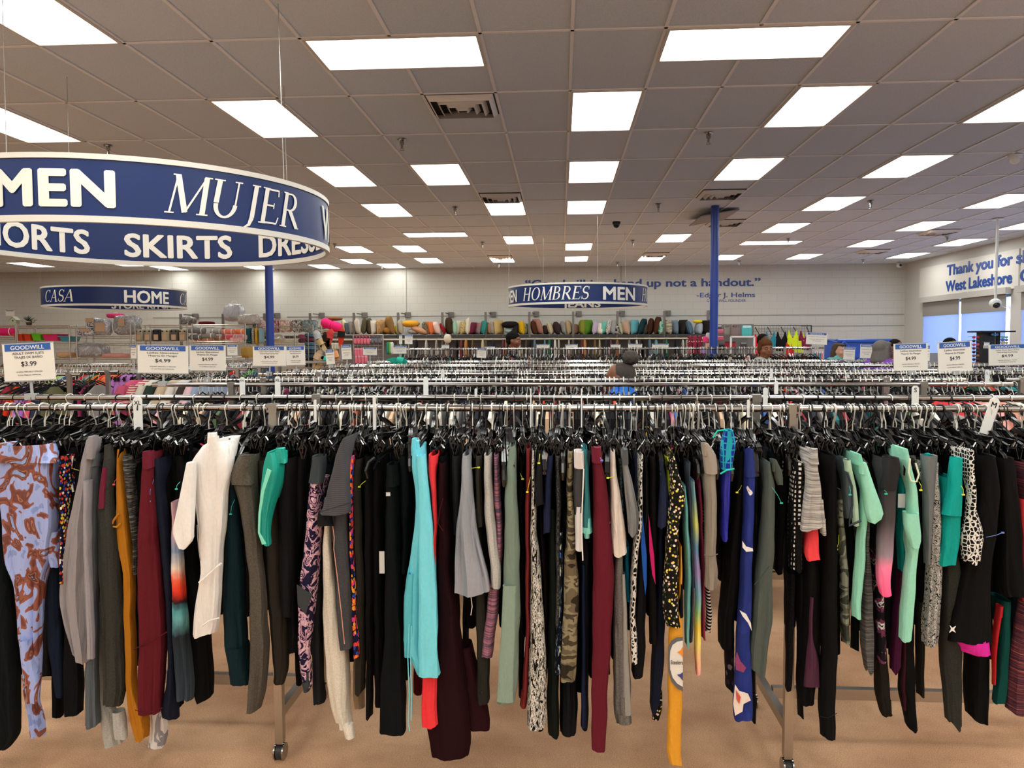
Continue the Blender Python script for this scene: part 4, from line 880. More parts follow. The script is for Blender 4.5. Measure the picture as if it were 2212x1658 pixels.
g_('leggings','purple and pink space dye striped leggings','leggings',SPACE,'982:1065,1076 1060:1065,1082 1150:1072,1087 1240:1058,1084 1320:1050,1076 1400:1042,1068 1422:1042,1062',Y0=2.74,D=.12)
g_('leggings','sage green leggings with ribbed pintuck lower legs','leggings',S('75887b'),'964:1098,1112 1000:1094,1116 1060:1090,1117 1150:1088,1122 1240:1087,1124 1320:1084,1124 1400:1080,1122 1480:1074,1118 1522:1072,1112',Y0=2.69,D=.12,waves=3,amp=.1,
   parts=[('pintucks',S('869b8c'),'loft',' '.join(f'{y}:{1086-(y-1265)*.055+2*(k%2):.0f},{1116-(y-1265)*.03-2*(k%2):.0f}' for k,y in enumerate(range(1265,1520,6))),-.008,.02)])
g_('leggings','black leggings right of the sage green pair','leggings',BK,'985:1118,1134 1100:1120,1135 1240:1122,1135 1400:1120,1134 1508:1118,1130',Y0=2.8,D=.2,parts=[barb('yellow',1124,1022,1129,1034)])
g_('leggings','rust red slim leggings left of the black and white crosshatch','leggings',S('7c2a2b'),'968:1136,1147 1000:1135,1148 1050:1134,1148 1150:1133,1146 1300:1134,1146 1400:1134,1145 1480:1128,1142 1530:1122,1138',Y0=2.74,D=.16,parts=[barb('yellow',1146,1030,1139,1062)])
g_('leggings','black and white crosshatch woven-look leggings','leggings',CROSS,'972:1148,1159 1010:1148,1158 1060:1146,1157 1150:1145,1160 1240:1145,1168 1320:1145,1174 1400:1144,1178 1480:1141,1181 1540:1137,1181 1576:1138,1176',Y0=2.71,D=.14,waves=4)
g_('t_shirt','black tee sleeve jutting out right of the crosshatch leggings','t-shirt',S('17181a'),'972:1160,1170 1010:1158,1170 1050:1156,1173 1080:1154,1174 1092:1160,1173',Y0=2.7,D=.08,hk='shirt',waves=2,parts=[barb('yellow',1166,980,1164,1000)])
g_('leggings','plum black leggings under the black tee sleeve','leggings',S('1a0f16'),'1090:1160,1174 1240:1168,1184 1400:1176,1186 1560:1160,1176 1580:1162,1174',Y0=2.84,D=.2)
g_('shorts','navy blue knee shorts right of the black tee sleeve','shorts',S('1d2440'),'984:1182,1193 1010:1178,1194 1060:1176,1192 1110:1173,1190 1152:1172,1188',Y0=2.73,D=.14)
g_('leggings','dark forest green leggings below the navy shorts','leggings',S('141b17'),'1100:1184,1202 1240:1186,1206 1400:1183,1206 1520:1181,1208 1580:1184,1208 1600:1198,1206',Y0=2.79,D=.2)
g_('leggings','charcoal speckled fleece leggings left of the camouflage pair','leggings',cloth('heather',('1b1b1c','5a5a58'),ns=14),'984:1199,1212 1060:1200,1212 1150:1200,1211 1240:1201,1211 1350:1200,1210',Y0=2.75,D=.2)
g_('leggings','blue and yellow brushstroke confetti leggings, narrow strip','leggings',CONF2,'1150:1206,1216 1240:1205,1216 1350:1201,1216 1440:1198,1216 1456:1200,1214',Y0=2.76,D=.12)
g_('leggings','brown and green camouflage leggings','leggings',CAMO,'974:1226,1239 1020:1224,1239 1100:1224,1241 1180:1222,1244 1240:1217,1250 1330:1216,1251 1400:1213,1248 1450:1209,1246 1474:1214,1240',Y0=2.71,D=.14)
g_('leggings','very dark grey boot-cut leggings below the camouflage pair','leggings',S('1b1c20'),'1100:1212,1236 1300:1212,1246 1450:1210,1246 1540:1208,1247 1590:1210,1246 1590:1212,1240',Y0=2.84,D=.2)
g_('shorts','grey and white gym shorts with pale elastic waist and piping','shorts',S('2d2e31',.5),'1008:1239,1262 1040:1238,1261 1080:1239,1259 1110:1241,1258',Y0=2.66,D=.1,
   parts=[('waistband',S('cfc8c4'),'loft','977:1240,1262 985:1239,1263 994:1240,1262 1002:1239,1263 1012:1240,1262',-.004,.1),('white_panel',S('d5d2ce',.5),'loft','1095:1241,1259 1140:1242,1258 1190:1243,1259',-.002,.09),('piping',WHT,'cord',((1261,1012),(1259,1060),(1257,1110),(1257,1160),(1259,1210)),.0025,-.01)])
g_('shorts','dusty teal running shorts with mint hem','shorts',S('3a7f84',.55),'970:1257,1271 1000:1258,1271 1050:1258,1273 1100:1257,1276 1140:1256,1280 1149:1258,1280',Y0=2.70,D=.1,parts=[('hem',S('86dccc',.5),'loft','1140:1256,1280 1152:1257,1280',-.006,.1)])
g_('leggings','midnight navy leggings left of the tall maroon sweatpants','leggings',S('10131c'),'1160:1250,1276 1300:1250,1276 1450:1254,1272 1578:1258,1268',Y0=2.8,D=.2,parts=[('blue_panel',S('1f2a4a'),'loft','1220:1256,1264 1400:1256,1265 1574:1257,1267',-.01,.04)])
g_('sweatpants','tall maroon sweatpants standing out in the centre','sweatpants',S('611b28'),'998:1280,1302 1030:1279,1308 1060:1279,1313 1150:1280,1322 1240:1279,1328 1320:1279,1325 1400:1278,1320 1500:1277,1314 1580:1276,1311 1624:1280,1306',Y0=2.66,D=.14,waves=3,amp=.12,parts=[('waistband',S('6b2030'),'loft','971:1277,1300 985:1277,1301 1000:1278,1303',-.006,.14),barb('blue',1296,988,1300,994)])
g_('t_shirt','cream white tee sleeve in the centre beside maroon sweatpants','t-shirt',S('ddd3c8'),'976:1321,1330 1010:1318,1332 1050:1318,1338 1100:1318,1344 1150:1320,1352 1190:1323,1356 1203:1326,1342',Y0=2.69,D=.09,hk='shirt',waves=4,parts=[barb('yellow',1330,1028,1313,1032)])
g_('leggings','black sequin-speckled leggings strip behind the cream tee','leggings',cloth('heather',('0c0f14','5a6a70'),ns=10),'990:1334,1344 1100:1338,1350 1200:1344,1356',Y0=2.76,D=.12)
g_('shorts','silver grey satin shorts with gathered waist','shorts',cloth('solid',('7e8180',),rough=.3),'975:1343,1357 1000:1344,1358 1040:1346,1366 1080:1350,1374 1120:1354,1382 1146:1358,1378 1158:1360,1368',Y0=2.66,D=.1,waves=5,amp=.3,parts=[('waistband',S('55585a'),'loft','973:1343,1357 988:1343,1358 1004:1344,1358',-.005,.1)])
g_('sweatpants','heather grey sweatpants with pale side stripe, right of maroon','sweatpants',cloth('heather',('66635e','7a7772')),'1180:1328,1344 1240:1324,1350 1330:1322,1354 1400:1324,1360 1500:1324,1365 1545:1326,1364 1566:1334,1364',Y0=2.73,D=.14,parts=[('side_stripe',S('96938c'),'loft','1240:1342,1351 1400:1345,1358 1545:1346,1364',-.008,.04),('cuff',cloth('heather',('66635e','7a7772')),'loft','1545:1326,1365 1566:1334,1365',-.006,.13)])
g_('shorts','bright ocean blue short leg low behind grey sweatpants','shorts',S('0f6c86'),'1180:1346,1360 1300:1350,1362 1302:1350,1361',Y0=2.8,D=.1)
g_('leggings','black leggings with scattered white abstract shapes','leggings',ABST,'985:1380,1391 1060:1378,1390 1150:1372,1388 1240:1362,1376 1330:1360,1374 1400:1361,1378 1434:1362,1378',Y0=2.71,D=.12)
g_('leggings','black leggings with a curved cobalt blue side stripe','leggings',BK2,'985:1388,1402 1100:1386,1404 1240:1372,1400 1400:1366,1396 1465:1366,1388',Y0=2.75,D=.18,parts=[('blue_stripe',S('2559b0'),'poly',((1387,1100),(1392,1150),(1397,1200),(1397,1260),(1394,1285),(1389,1240),(1385,1180)),-.012)])
g_('leggings','black leggings with a curved magenta pink side stripe','leggings',BK,'985:1400,1418 1100:1400,1422 1240:1398,1420 1394:1404,1420',Y0=2.73,D=.16,parts=[('pink_stripe',S('c8246c'),'poly',((1401,1110),(1405,1140),(1413,1200),(1416,1262),(1409,1240),(1403,1190)),-.012)])
g_('leggings','long navy leggings tapering low right of the pink stripe','leggings',S('181e30'),'1060:1416,1434 1240:1416,1434 1350:1410,1440 1450:1406,1436 1500:1404,1428 1546:1406,1416',Y0=2.79,D=.18,parts=[('floral_cuff',FLO2,'loft','1500:1420,1432 1530:1408,1432 1556:1408,1424',.02,.06)])
g_('t_shirt','navy tee sleeve left of the neon yellow sleeve','t-shirt',S('232a42'),'996:1426,1436 1040:1424,1442 1090:1422,1449 1110:1420,1448 1145:1420,1432',Y0=2.7,D=.09,hk='shirt')
g_('t_shirt','neon yellow tee strip behind the daisy print tee','t-shirt',S('c6dc1e'),'986:1436,1450 1020:1438,1450 1080:1440,1450 1132:1436,1446',Y0=2.74,D=.1,hk='shirt')
g_('t_shirt','black tee covered in small cream and yellow daisies','t-shirt',FLO2,'976:1446,1456 1000:1446,1464 1040:1446,1474 1078:1446,1486 1096:1444,1480 1130:1442,1470 1200:1436,1467 1280:1432,1467 1330:1432,1467 1356:1442,1466',Y0=2.63,D=.11,hk='shirt',waves=5)
g_('leggings','gold leggings with black band and round Steelers football emblem','leggings',S('dd9a20',.5),'1180:1468,1474 1240:1466,1475 1330:1466,1476 1356:1443,1476 1400:1443,1476 1500:1442,1475 1580:1441,1474 1630:1440,1472 1654:1450,1471',Y0=2.66,D=.08,waves=3,amp=.08,
   parts=[('black_band',BK,'loft','1262:1467,1476 1300:1467,1477 1334:1467,1477',-.005,.06),
          ('emblem_rim',plain('emblem_grey','5d6063',.5),'poly',((1475,1376),(1462,1377),(1450,1384),(1444,1398),(1443,1420),(1444,1450),(1450,1472),(1462,1486),(1475,1493)),-.012),
          ('emblem_disc',plain('emblem_white','dfdcd4',.5),'poly',((1475,1384),(1463,1386),(1453,1393),(1448,1406),(1447,1424),(1448,1446),(1453,1463),(1463,1476),(1475,1483)),-.0155),
          ('emblem_star',plain('emblem_orange','e88a1e',.5),'poly',((1475,1397),(1470,1405),(1463,1408),(1470,1412),(1475,1420)),-.019),
          ('emblem_star',plain('emblem_blue','2a3a7c',.5),'poly',((1475,1452),(1470,1456),(1463,1457),(1470,1463),(1475,1470)),-.019),
          ('emblem_name',plain('emblem_black','111111',.5),'text',(1449,1434,1475,9,'Steelers',-.0195,.01))])
g_('leggings','pale turquoise leggings right of the gold pair','leggings',S('6db3b4'),'1050:1472,1482 1100:1474,1488 1180:1477,1493 1240:1479,1495 1330:1479,1493 1385:1479,1490 1400:1483,1489',Y0=2.72,D=.12)
g_('top','slate blue strap top right of the daisy tee','top',S('4a5260'),'1000:1484,1493 1100:1486,1496 1240:1494,1501 1388:1490,1498',Y0=2.75,D=.12,hk='loop')
g_('leggings','rainbow pastel tie-dye leggings','leggings',TIED,'1040:1493,1504 1120:1494,1509 1200:1498,1513 1280:1501,1516 1360:1501,1516 1420:1500,1516 1458:1502,1514',Y0=2.7,D=.12)
g_('top','burgundy strap top right of the rainbow leggings','top',S('8a2f4a'),'1030:1506,1513 1070:1508,1516 1110:1510,1520 1240:1514,1524 1382:1516,1525',Y0=2.76,D=.1,hk='loop')
g_('pants','beige khaki cargo pants, cropped, with seam at the knee','pants',S('8f877a'),'1015:1520,1551 1060:1519,1552 1130:1522,1551 1200:1522,1550 1240:1521,1552 1272:1522,1548',Y0=2.66,D=.12,waves=5,amp=.18,parts=[('waistband',S('9b9286'),'loft','960:1515,1533 985:1516,1552 1005:1520,1553 1024:1522,1552',-.006,.12),('knee_seam',S('6e675c'),'cord',((1521,1198),(1536,1201),(1551,1196)),.0016,-.012)])
g_('leggings','black and white horizontally striped leggings, thin strip','leggings',cloth('bands',('101010','dedbd4'),ns=26,dist=0,stops=(0,.6)),'1100:1518,1528 1245:1523,1534 1300:1524,1538 1340:1524,1539 1366:1524,1536',Y0=2.78,D=.1)
g_('tank_top','royal blue tank with turquoise geometric print and teal straps','tank top',S('22259a',.5),'1010:1557,1584 1040:1557,1582 1100:1556,1578 1150:1556,1574 1168:1560,1572',Y0=2.68,D=.12,hk='loop',waves=6,amp=.2,parts=[('printed_band',AZT,'loft','930:1564,1586 950:1557,1594 985:1555,1591 1015:1556,1583',-.012,.12),('strap',S('2fc0ac'),'cord',((1540,945),(1550,930),(1566,928),(1580,935)),.003,0),('strap',S('2fc0ac'),'cord',((1556,1023),(1570,1015),(1586,1012)),.003,-.02)])
g_('pants','black wide pants right of the royal blue tank','pants',BK,'975:1590,1612 1050:1584,1610 1150:1572,1604 1240:1562,1602 1330:1553,1592 1400:1550,1588 1403:1556,1584',Y0=2.76,D=.18,parts=[barb('yellow',1602,1048,1592,1063)])
g_('leggings','dark leggings with faint floral hem beside the navy swoosh pair','leggings',cloth('voro',('15131a','3a2a3c','7a6a78','15131a'),ns=40,wr=.4),'1300:1564,1586 1400:1565,1590 1480:1566,1588 1498:1574,1586',Y0=2.84,D=.15)
g_('leggings','navy leggings with white swooshes and a pale lily at the ankle','leggings',NAVF,'974:1613,1630 1000:1610,1633 1030:1607,1636 1100:1606,1632 1180:1603,1630 1240:1600,1628 1330:1594,1626 1400:1590,1624 1480:1585,1628 1540:1583,1632 1558:1590,1622',Y0=2.69,D=.12,
   parts=[('waistband',S('2b3778'),'loft','972:1613,1630 1000:1610,1632 1030:1607,1636',-.005,.12),('lily_petal',S('e8d8cc'),'poly',((1588,1478),(1597,1492),(1616,1498),(1622,1512),(1606,1520),(1604,1536),(1588,1545),(1584,1520)),-.02),('lily_petal',S('c8584e'),'poly',((1590,1490),(1600,1505),(1597,1520),(1591,1510)),-.024),('lily_petal',S('8a4068'),'poly',((1592,1408),(1600,1428),(1612,1442),(1606,1452),(1590,1446),(1588,1425)),-.02),('white_arc',S('e6e4e0'),'poly',((1598,1318),(1612,1326),(1622,1345),(1624,1362),(1616,1345),(1604,1330)),-.02),('white_arc',S('e6e4e0'),'poly',((1604,1168),(1612,1180),(1626,1184),(1627,1190),(1612,1191),(1604,1182)),-.02)])
g_('leggings','black leggings behind the navy swoosh pair, hem just showing','leggings',BK,'1200:1612,1634 1400:1614,1636 1540:1620,1634 1562:1624,1634',Y0=2.84,D=.18)
g_('hoodie','sage grey lightweight hoodie dress with pointed hem','hoodie',S('505953'),'1000:1652,1668 1050:1649,1678 1100:1647,1678 1180:1638,1677 1240:1632,1674 1300:1627,1674 1350:1622,1672 1400:1618,1664 1430:1618,1658 1468:1640,1652',Y0=2.67,D=.13,waves=5,amp=.14,hk='shirt',parts=[('sleeve',S('4a534d'),'loft','994:1664,1680 1015:1666,1690 1032:1670,1697 1048:1680,1694',-.01,.08),('seam',S('3e4641'),'cord',((1630,1262),(1645,1244),(1662,1222)),.0016,-.02),barb('teal',1668,1052,1688,1086)])
g_('leggings','black leggings right of the sage hoodie dress','leggings',BK,'985:1672,1690 1100:1676,1700 1240:1674,1692 1240:1676,1690',Y0=2.84,D=.2)
g_('top','black patterned top with small white lattice, behind the post','top',GEOW,'960:1690,1704 1000:1688,1706 1060:1684,1702 1120:1682,1700 1140:1684,1696',Y0=2.86,D=.12,hk='loop')
g_('leggings','black and white lattice print leggings right of the post','leggings',GEOW,'1000:1716,1738 1040:1708,1740 1100:1704,1740 1180:1702,1738 1220:1704,1736 1241:1716,1732',Y0=2.70,D=.13,waves=4)
g_('leggings','black sparkle leggings hanging right of the front post','leggings',cloth('heather',('07070a','1b1b20'),ns=14),'1240:1700,1722 1400:1698,1716 1480:1698,1712 1494:1700,1710',Y0=2.83,D=.2)
g_('shorts','heather grey lounge shorts with curved wrap hem','shorts',MELL,'974:1750,1768 1000:1746,1770 1020:1745,1773 1060:1740,1779 1100:1733,1782 1130:1727,1785 1150:1727,1760',Y0=2.61,D=.1,waves=4,parts=[('waistband',MELL,'loft','972:1750,1768 988:1748,1769 1004:1746,1771',-.005,.1),('side_flap',MELL,'loft','1080:1768,1781 1120:1770,1784 1156:1774,1786',.0,.08)])
g_('shorts','coral red shorts leg just below the heather grey shorts','shorts',S('ee4a50'),'1130:1742,1770 1170:1738,1773 1200:1735,1775 1211:1744,1774',Y0=2.68,D=.1)
g_('leggings','long black leggings, longest right of the front post','leggings',S('0b0b0c'),'984:1785,1812 1060:1782,1812 1240:1777,1814 1400:1774,1815 1500:1770,1812 1545:1768,1808 1598:1776,1806',Y0=2.68,D=.14,parts=[('ankle_seam',S('1c1c1e'),'cord',((1768,1546),(1788,1550),(1808,1540)),.0012,-.01)])
g_('pants','black leggings with a plum mesh side panel','leggings',BK,'1150:1732,1764 1240:1730,1775 1350:1728,1778 1430:1725,1775 1520:1722,1762 1524:1730,1758',Y0=2.74,D=.16,parts=[('plum_panel',S('4e2c3e'),'loft','1290:1750,1760 1380:1745,1756 1425:1740,1772 1485:1736,1775',-.012,.06)])
g_('leggings','black leggings with a rounded cuff beside the post','leggings',BK,'1240:1724,1740 1400:1724,1738 1500:1722,1736 1552:1728,1738',Y0=2.8,D=.16)
g_('leggings','faded green camouflage leggings','leggings',CAMO2,'1060:1806,1824 1140:1810,1828 1240:1815,1836 1320:1817,1838 1380:1817,1838 1392:1822,1836',Y0=2.73,D=.12,parts=[barb('yellow',1812,1155,1807,1186)])
g_('shorts','dark slate running shorts with mint side and navy trim','shorts',S('3c4a4c',.5),'992:1823,1838 1030:1820,1842 1080:1822,1848 1120:1828,1848',Y0=2.66,D=.1,parts=[('mint_side',S('a9cbb0',.5),'loft','994:1826,1840 1040:1832,1850 1090:1838,1856 1136:1842,1858',-.012,.06),('navy_trim',S('1c2a3a',.5),'cord',((1830,1020),(1840,1050),(1841,1090),(1836,1120),(1834,1135),(1860,1124)),.004,-.02)])
MINT=S('8ed3b8')
g_('t_shirt','mint green long tee with a wide open sleeve','t-shirt',MINT,'982:1853,1864 1000:1855,1870 1060:1860,1882 1120:1858,1878 1180:1850,1874 1240:1844,1870 1300:1842,1864 1337:1846,1862',Y0=2.65,D=.1,hk='shirt',waves=4,parts=[('sleeve',S('98dcc2'),'loft','1000:1858,1874 1040:1862,1890 1080:1864,1904 1110:1866,1914 1122:1872,1910 1131:1880,1892',-.03,.08),barb('teal',1834,1050,1836,1068)])
g_('leggings','charcoal melange leggings right of the mint long tee','leggings',MEL,'1130:1864,1882 1240:1862,1886 1320:1860,1890 1400:1860,1893 1430:1868,1890 1461:1876,1886',Y0=2.72,D=.14)
g_('leggings','charcoal leggings fading into hot pink below the thigh','leggings',OMB,'992:1906,1950 1010:1902,1948 1060:1899,1942 1120:1896,1939 1180:1894,1936 1240:1894,1930 1270:1894,1926 1288:1904,1926',Y0=2.64,D=.12,waves=3,parts=[('waistband',S('2a292b'),'loft','990:1908,1948 1015:1904,1951 1040:1902,1944 1058:1900,1942',-.006,.12),barb('teal',1910,1058,1914,1066)])
g_('leggings','plum and black galaxy print leggings below the pink fade','leggings',cloth('noise',('15131a','6a3350','d8d4d8','1a171f','b04a78'),ns=16,detail=4,dist=1,stops=(0,.48,.56,.6,.66)),'1200:1890,1912 1300:1894,1914 1370:1892,1916 1430:1892,1918 1434:1896,1910',Y0=2.74,D=.14,parts=[('white_paper_tag',WHITEP,'tag',(1940,1066,1955,1096))])
g_('shorts','black sheer mesh panel leggings low right','leggings',S('1d1a15'),'1300:1884,1914 1430:1886,1920 1500:1890,1928 1546:1900,1929 1548:1910,1928',Y0=2.8,D=.15)
TEAL2=S('0b8f87')
g_('tank_top','teal strap top left of the second mint tee','tank top',TEAL2,'975:1950,1964 1010:1948,1966 1060:1942,1960 1150:1941,1958 1200:1942,1964 1236:1942,1968',Y0=2.72,D=.12,hk='loop')
g_('leggings','wine purple leggings between teal top and mint tee','leggings',S('3f1230'),'1040:1946,1962 1150:1948,1968 1240:1940,1962 1300:1932,1958 1420:1924,1950 1460:1930,1940',Y0=2.77,D=.15)
g_('t_shirt','mint green sleeveless tee with tapered side, right-hand one','t-shirt',S('97dac0'),'970:1950,1964 1000:1952,1974 1060:1962,1986 1120:1956,1989 1170:1952,1992 1200:1962,1986 1260:1950,1982 1330:1944,1976 1386:1946,1972',Y0=2.64,D=.1,hk='shirt',waves=4,parts=[('strap',S('d8e2c8'),'cord',((1966,990),(1963,1020),(1968,1038),(1980,1040),(1985,1024),(1978,1000)),.003,-.02),('sleeve',S('97dac0'),'loft','1110:1951,1990 1146:1951,1993 1170:1962,1994 1184:1966,1988',-.03,.07),barb('yellow',1985,1040,1989,1058)])
g_('leggings','black leggings with dark wine piping, low right of centre','leggings',BK,'1300:1944,1972 1400:1944,1978 1500:1940,1982 1560:1956,1986 1586:1966,1984',Y0=2.79,D=.16,parts=[('wine_stripe',S('34101c'),'loft','1380:1952,1960 1480:1948,1956 1535:1952,1960',-.012,.03)])
g_('tank_top','long grey gathered tank with animal print side','tank top',ANIM,'1000:1996,2036 1060:1998,2036 1150:2004,2038 1240:2002,2040 1300:1998,2036 1360:1993,2032 1396:1998,2026',Y0=2.68,D=.12,hk='shirt',waves=6,amp=.2,parts=[('grey_front',S('6c6f71',.6),'loft','985:1990,2032 1020:1992,2028 1080:1996,2022 1150:2000,2018 1220:2002,2012',-.012,.08),('teal_lining',S('0f857f'),'loft','984:1992,2026 1000:1993,2022 1014:1996,2016',.02,.08)])
g_('leggings','slim dark leggings right of the grey gathered tank','leggings',S('222220'),'1300:1980,2000 1400:1980,2002 1480:1984,2000 1506:1988,1998',Y0=2.86,D=.16)
g_('top','bright teal tiered long top at right','top',S('0f9c93',.55),'1036:2046,2084 1070:2042,2083 1112:2036,2081 1120:2036,2080 1180:2030,2076 1222:2026,2072',Y0=2.64,D=.12,hk='loop',parts=[('upper_tier',S('109f97',.55),'loft','990:2056,2084 1020:2050,2084 1070:2044,2084 1115:2034,2082',-.014,.12),barb('yellow',2074,1045,2081,1068)])
g_('top','black and white triangle print top with pointed hem','top',TRI,'972:2088,2110 1020:2092,2110 1060:2094,2112 1100:2092,2112 1125:2084,2122 1160:2076,2134 1200:2080,2124 1222:2092,2112',Y0=2.62,D=.1,hk='loop',parts=[barb('blue',2130,1160,2166,1150)])
g_('sweatpants','dark olive charcoal sweatpants, long right-hand leg','sweatpants',cloth('heather',('2b2c28','33342f')),'1180:2040,2070 1240:2034,2086 1400:2028,2088 1480:2034,2086 1540:2042,2084 1570:2058,2078 1582:2066,2074',Y0=2.73,D=.14)
g_('dress','black dress with hot pink hem and white star flower','dress',S('0c0c0d'),'985:2112,2160 1060:2108,2170 1150:2090,2165 1240:2070,2150 1330:2056,2150 1392:2046,2150',Y0=2.68,D=.14,waves=4,hk='shirt',parts=[('pink_hem',S('d42a9a'),'loft','1390:2046,2150 1404:2060,2150 1418:2090,2148',-.004,.14),('star_flower',WHT,'poly',((2052,1350),(2058,1356),(2065,1352),(2061,1359),(2065,1366),(2057,1362),(2051,1366),(2055,1358)),-.02)])
g_('leggings','black leggings hem below the pink-hemmed dress','leggings',BK,'1380:2086,2146 1500:2084,2144 1545:2090,2142 1568:2130,2140',Y0=2.8,D=.16)
g_('leggings','dark green damask leggings near the right edge','leggings',S('0f4a44'),'1300:2160,2190 1410:2162,2186 1500:2148,2180 1522:2152,2172',Y0=2.78,D=.12,parts=[('red_trim',S('c2282c'),'loft','1310:2158,2170 1380:2148,2158 1480:2146,2152',-.01,.04)])
g_('t_shirt','black tee with torn-edge hem near the right edge','t-shirt',S('0d0d0e'),'990:2150,2200 1100:2160,2212 1240:2158,2220 1285:2164,2230 1292:2170,2226',Y0=2.70,D=.14,hk='shirt')
g_('leggings','maroon and navy space dye leggings at the right edge','leggings',SPACE2,'1000:2206,2240 1240:2206,2250 1320:2200,2250 1450:2180,2240 1545:2176,2236',Y0=2.72,D=.14)
g_('leggings','coral edge of leggings cut off by the right picture border','leggings',S('e8404a'),'1080:2204,2240 1200:2206,2250 1300:2210,2250',Y0=2.69,D=.1)
g_('leggings','black leggings right of the triangle print top','leggings',S('111112'),'985:2124,2150 1100:2122,2148 1240:2118,2146',Y0=2.76,D=.16)
g_('sweatpants','black sweatpants just outside the right border','sweatpants',BK,'985:2224,2270 1240:2222,2280 1480:2226,2270',Y0=2.82,D=.2)
# plain dark leggings packed in between: the rear halves of the crowded front rail
env=[(-80,1500),(100,1480),(130,1500),(180,1480),(300,1500),(380,1490),(440,1370),(500,1340),(560,1400),(640,1400),(680,1440),(760,1450),(800,1500),(880,1480),(960,1480),(1060,1420),(1120,1440),(1180,1500),(1260,1520),(1330,1440),(1400,1380),(1440,1380),(1500,1300),(1540,1180),(1570,1350),(1600,1390),(1640,1380),(1668,1190),(1690,1180),(1712,1450),(1780,1500),(1820,1400),(1880,1440),(1950,1460),(2010,1380),(2060,1480),(2140,1440),(2280,1450)]
def envy(x):
    for (a,ya),(b,yb) in zip(env[:-1],env[1:]):
        if a<=x<=b: return ya+(yb-ya)*(x-a)/(b-a)
    return 1300
DK=[BK,BK2,S('16181c'),S('1d1b1a'),S('101820'),S('1f2124'),S('171012')]
x=-60
while x<2290:
    w=R.uniform(14,24); yb=envy(x)-R.uniform(0,90)-12
    if not(1650<x<1692 and False):
        w2=w*R.uniform(1.1,1.5)
        t=f'{R.uniform(955,985):.0f}:{x-w/2:.0f},{x+w/2:.0f} 1060:{x-w2/2:.0f},{x+w2/2:.0f} 1240:{x-w2/2-R.uniform(0,5):.0f},{x+w2/2+R.uniform(0,4):.0f} {yb:.0f}:{x-w/2:.0f},{x+w/2:.0f}' if yb>1270 else f'{R.uniform(955,985):.0f}:{x-w/2:.0f},{x+w/2:.0f} 1060:{x-w2/2:.0f},{x+w2/2:.0f} {yb:.0f}:{x-w/2:.0f},{x+w/2:.0f}'
        garment('leggings','plain dark leggings packed among brighter clothes on the front rail','leggings',R.choice(DK),t,Y0=2.90+R.uniform(-.01,.03),D=.2,waves=3,group='plain dark leggings on the front rail',n=20)
    x+=w*R.uniform(.95,1.25)
# ---------------------------------------------------------------- hangers of the front rail
tops=LAYER['tops']
hl='hanger over the front chrome rail'
def hx(px): return at(px,880,YA).x
for (xw,hk,Y0) in tops:
    if abs(xw)>3.3: continue
    yaw=R.gauss(0,.12)
    xh=xw*YA/Y0 if False else xw
    if xh<-1.2: yaw+=-.15
    if xh>1.: yaw+=.2
    hook='hook_zinc' if R.random()<.55 else 'hook_black'
    nmh={'pants':'black clip','shirt':'black wide-shouldered','loop':'black curl-ended'}[hk]
    hanger(xh,YA+R.uniform(-.01,.01),hk,yaw,f'{nmh} {hl}, {"zinc" if hook=="hook_zinc" else "black"} hook',f'{nmh} hangers with {hook[5:]} hooks on the front rail',hook=hook)
# strongly turned hangers, seen broadside (left edge, left centre, right)
for px,kind,yaw in ((-10,'shirt',-1.15),(12,'shirt',-1.1),(18,'shirt',-1.2),(42,'shirt',-1.05),(68,'shirt',-1.1),(96,'pants',-.9),(350,'shirt',-.75),(380,'shirt',-.8),(408,'shirt',-.7),(430,'shirt',-.8),(540,'pants',-.85),(560,'pants',-.9),(625,'loop',-.8),(640,'shirt',-.9),(700,'pants',-.8),(860,'pants',-.9),(880,'pants',-.8),(905,'loop',-.7),(1880,'pants',.6),(1940,'pants',.7),(2010,'shirt',.8),(2030,'pants',.7),(2080,'shirt',.9),(2100,'loop',.9),(2150,'shirt',1.),(2190,'shirt',1.),(1790,'loop',.4),(1850,'loop',.5),(1085,'loop',.1),(1095,'loop',.12),(1102,'loop',.1),(1475,'loop',.2),(1487,'loop',.2),(1498,'loop',.2),(1216,'loop',0)):
    hook='hook_zinc' if R.random()<.6 else 'hook_black'
    nmh={'pants':'black clip','shirt':'black wide-shouldered','loop':'black curl-ended'}[kind]
    hanger(hx(px),YA,kind,yaw,f'{nmh} hanger turned broadside on the front chrome rail, {"zinc" if hook=="hook_zinc" else "black"} hook',f'turned {nmh} hangers with {hook[5:]} hooks on the front rail',hook=hook)
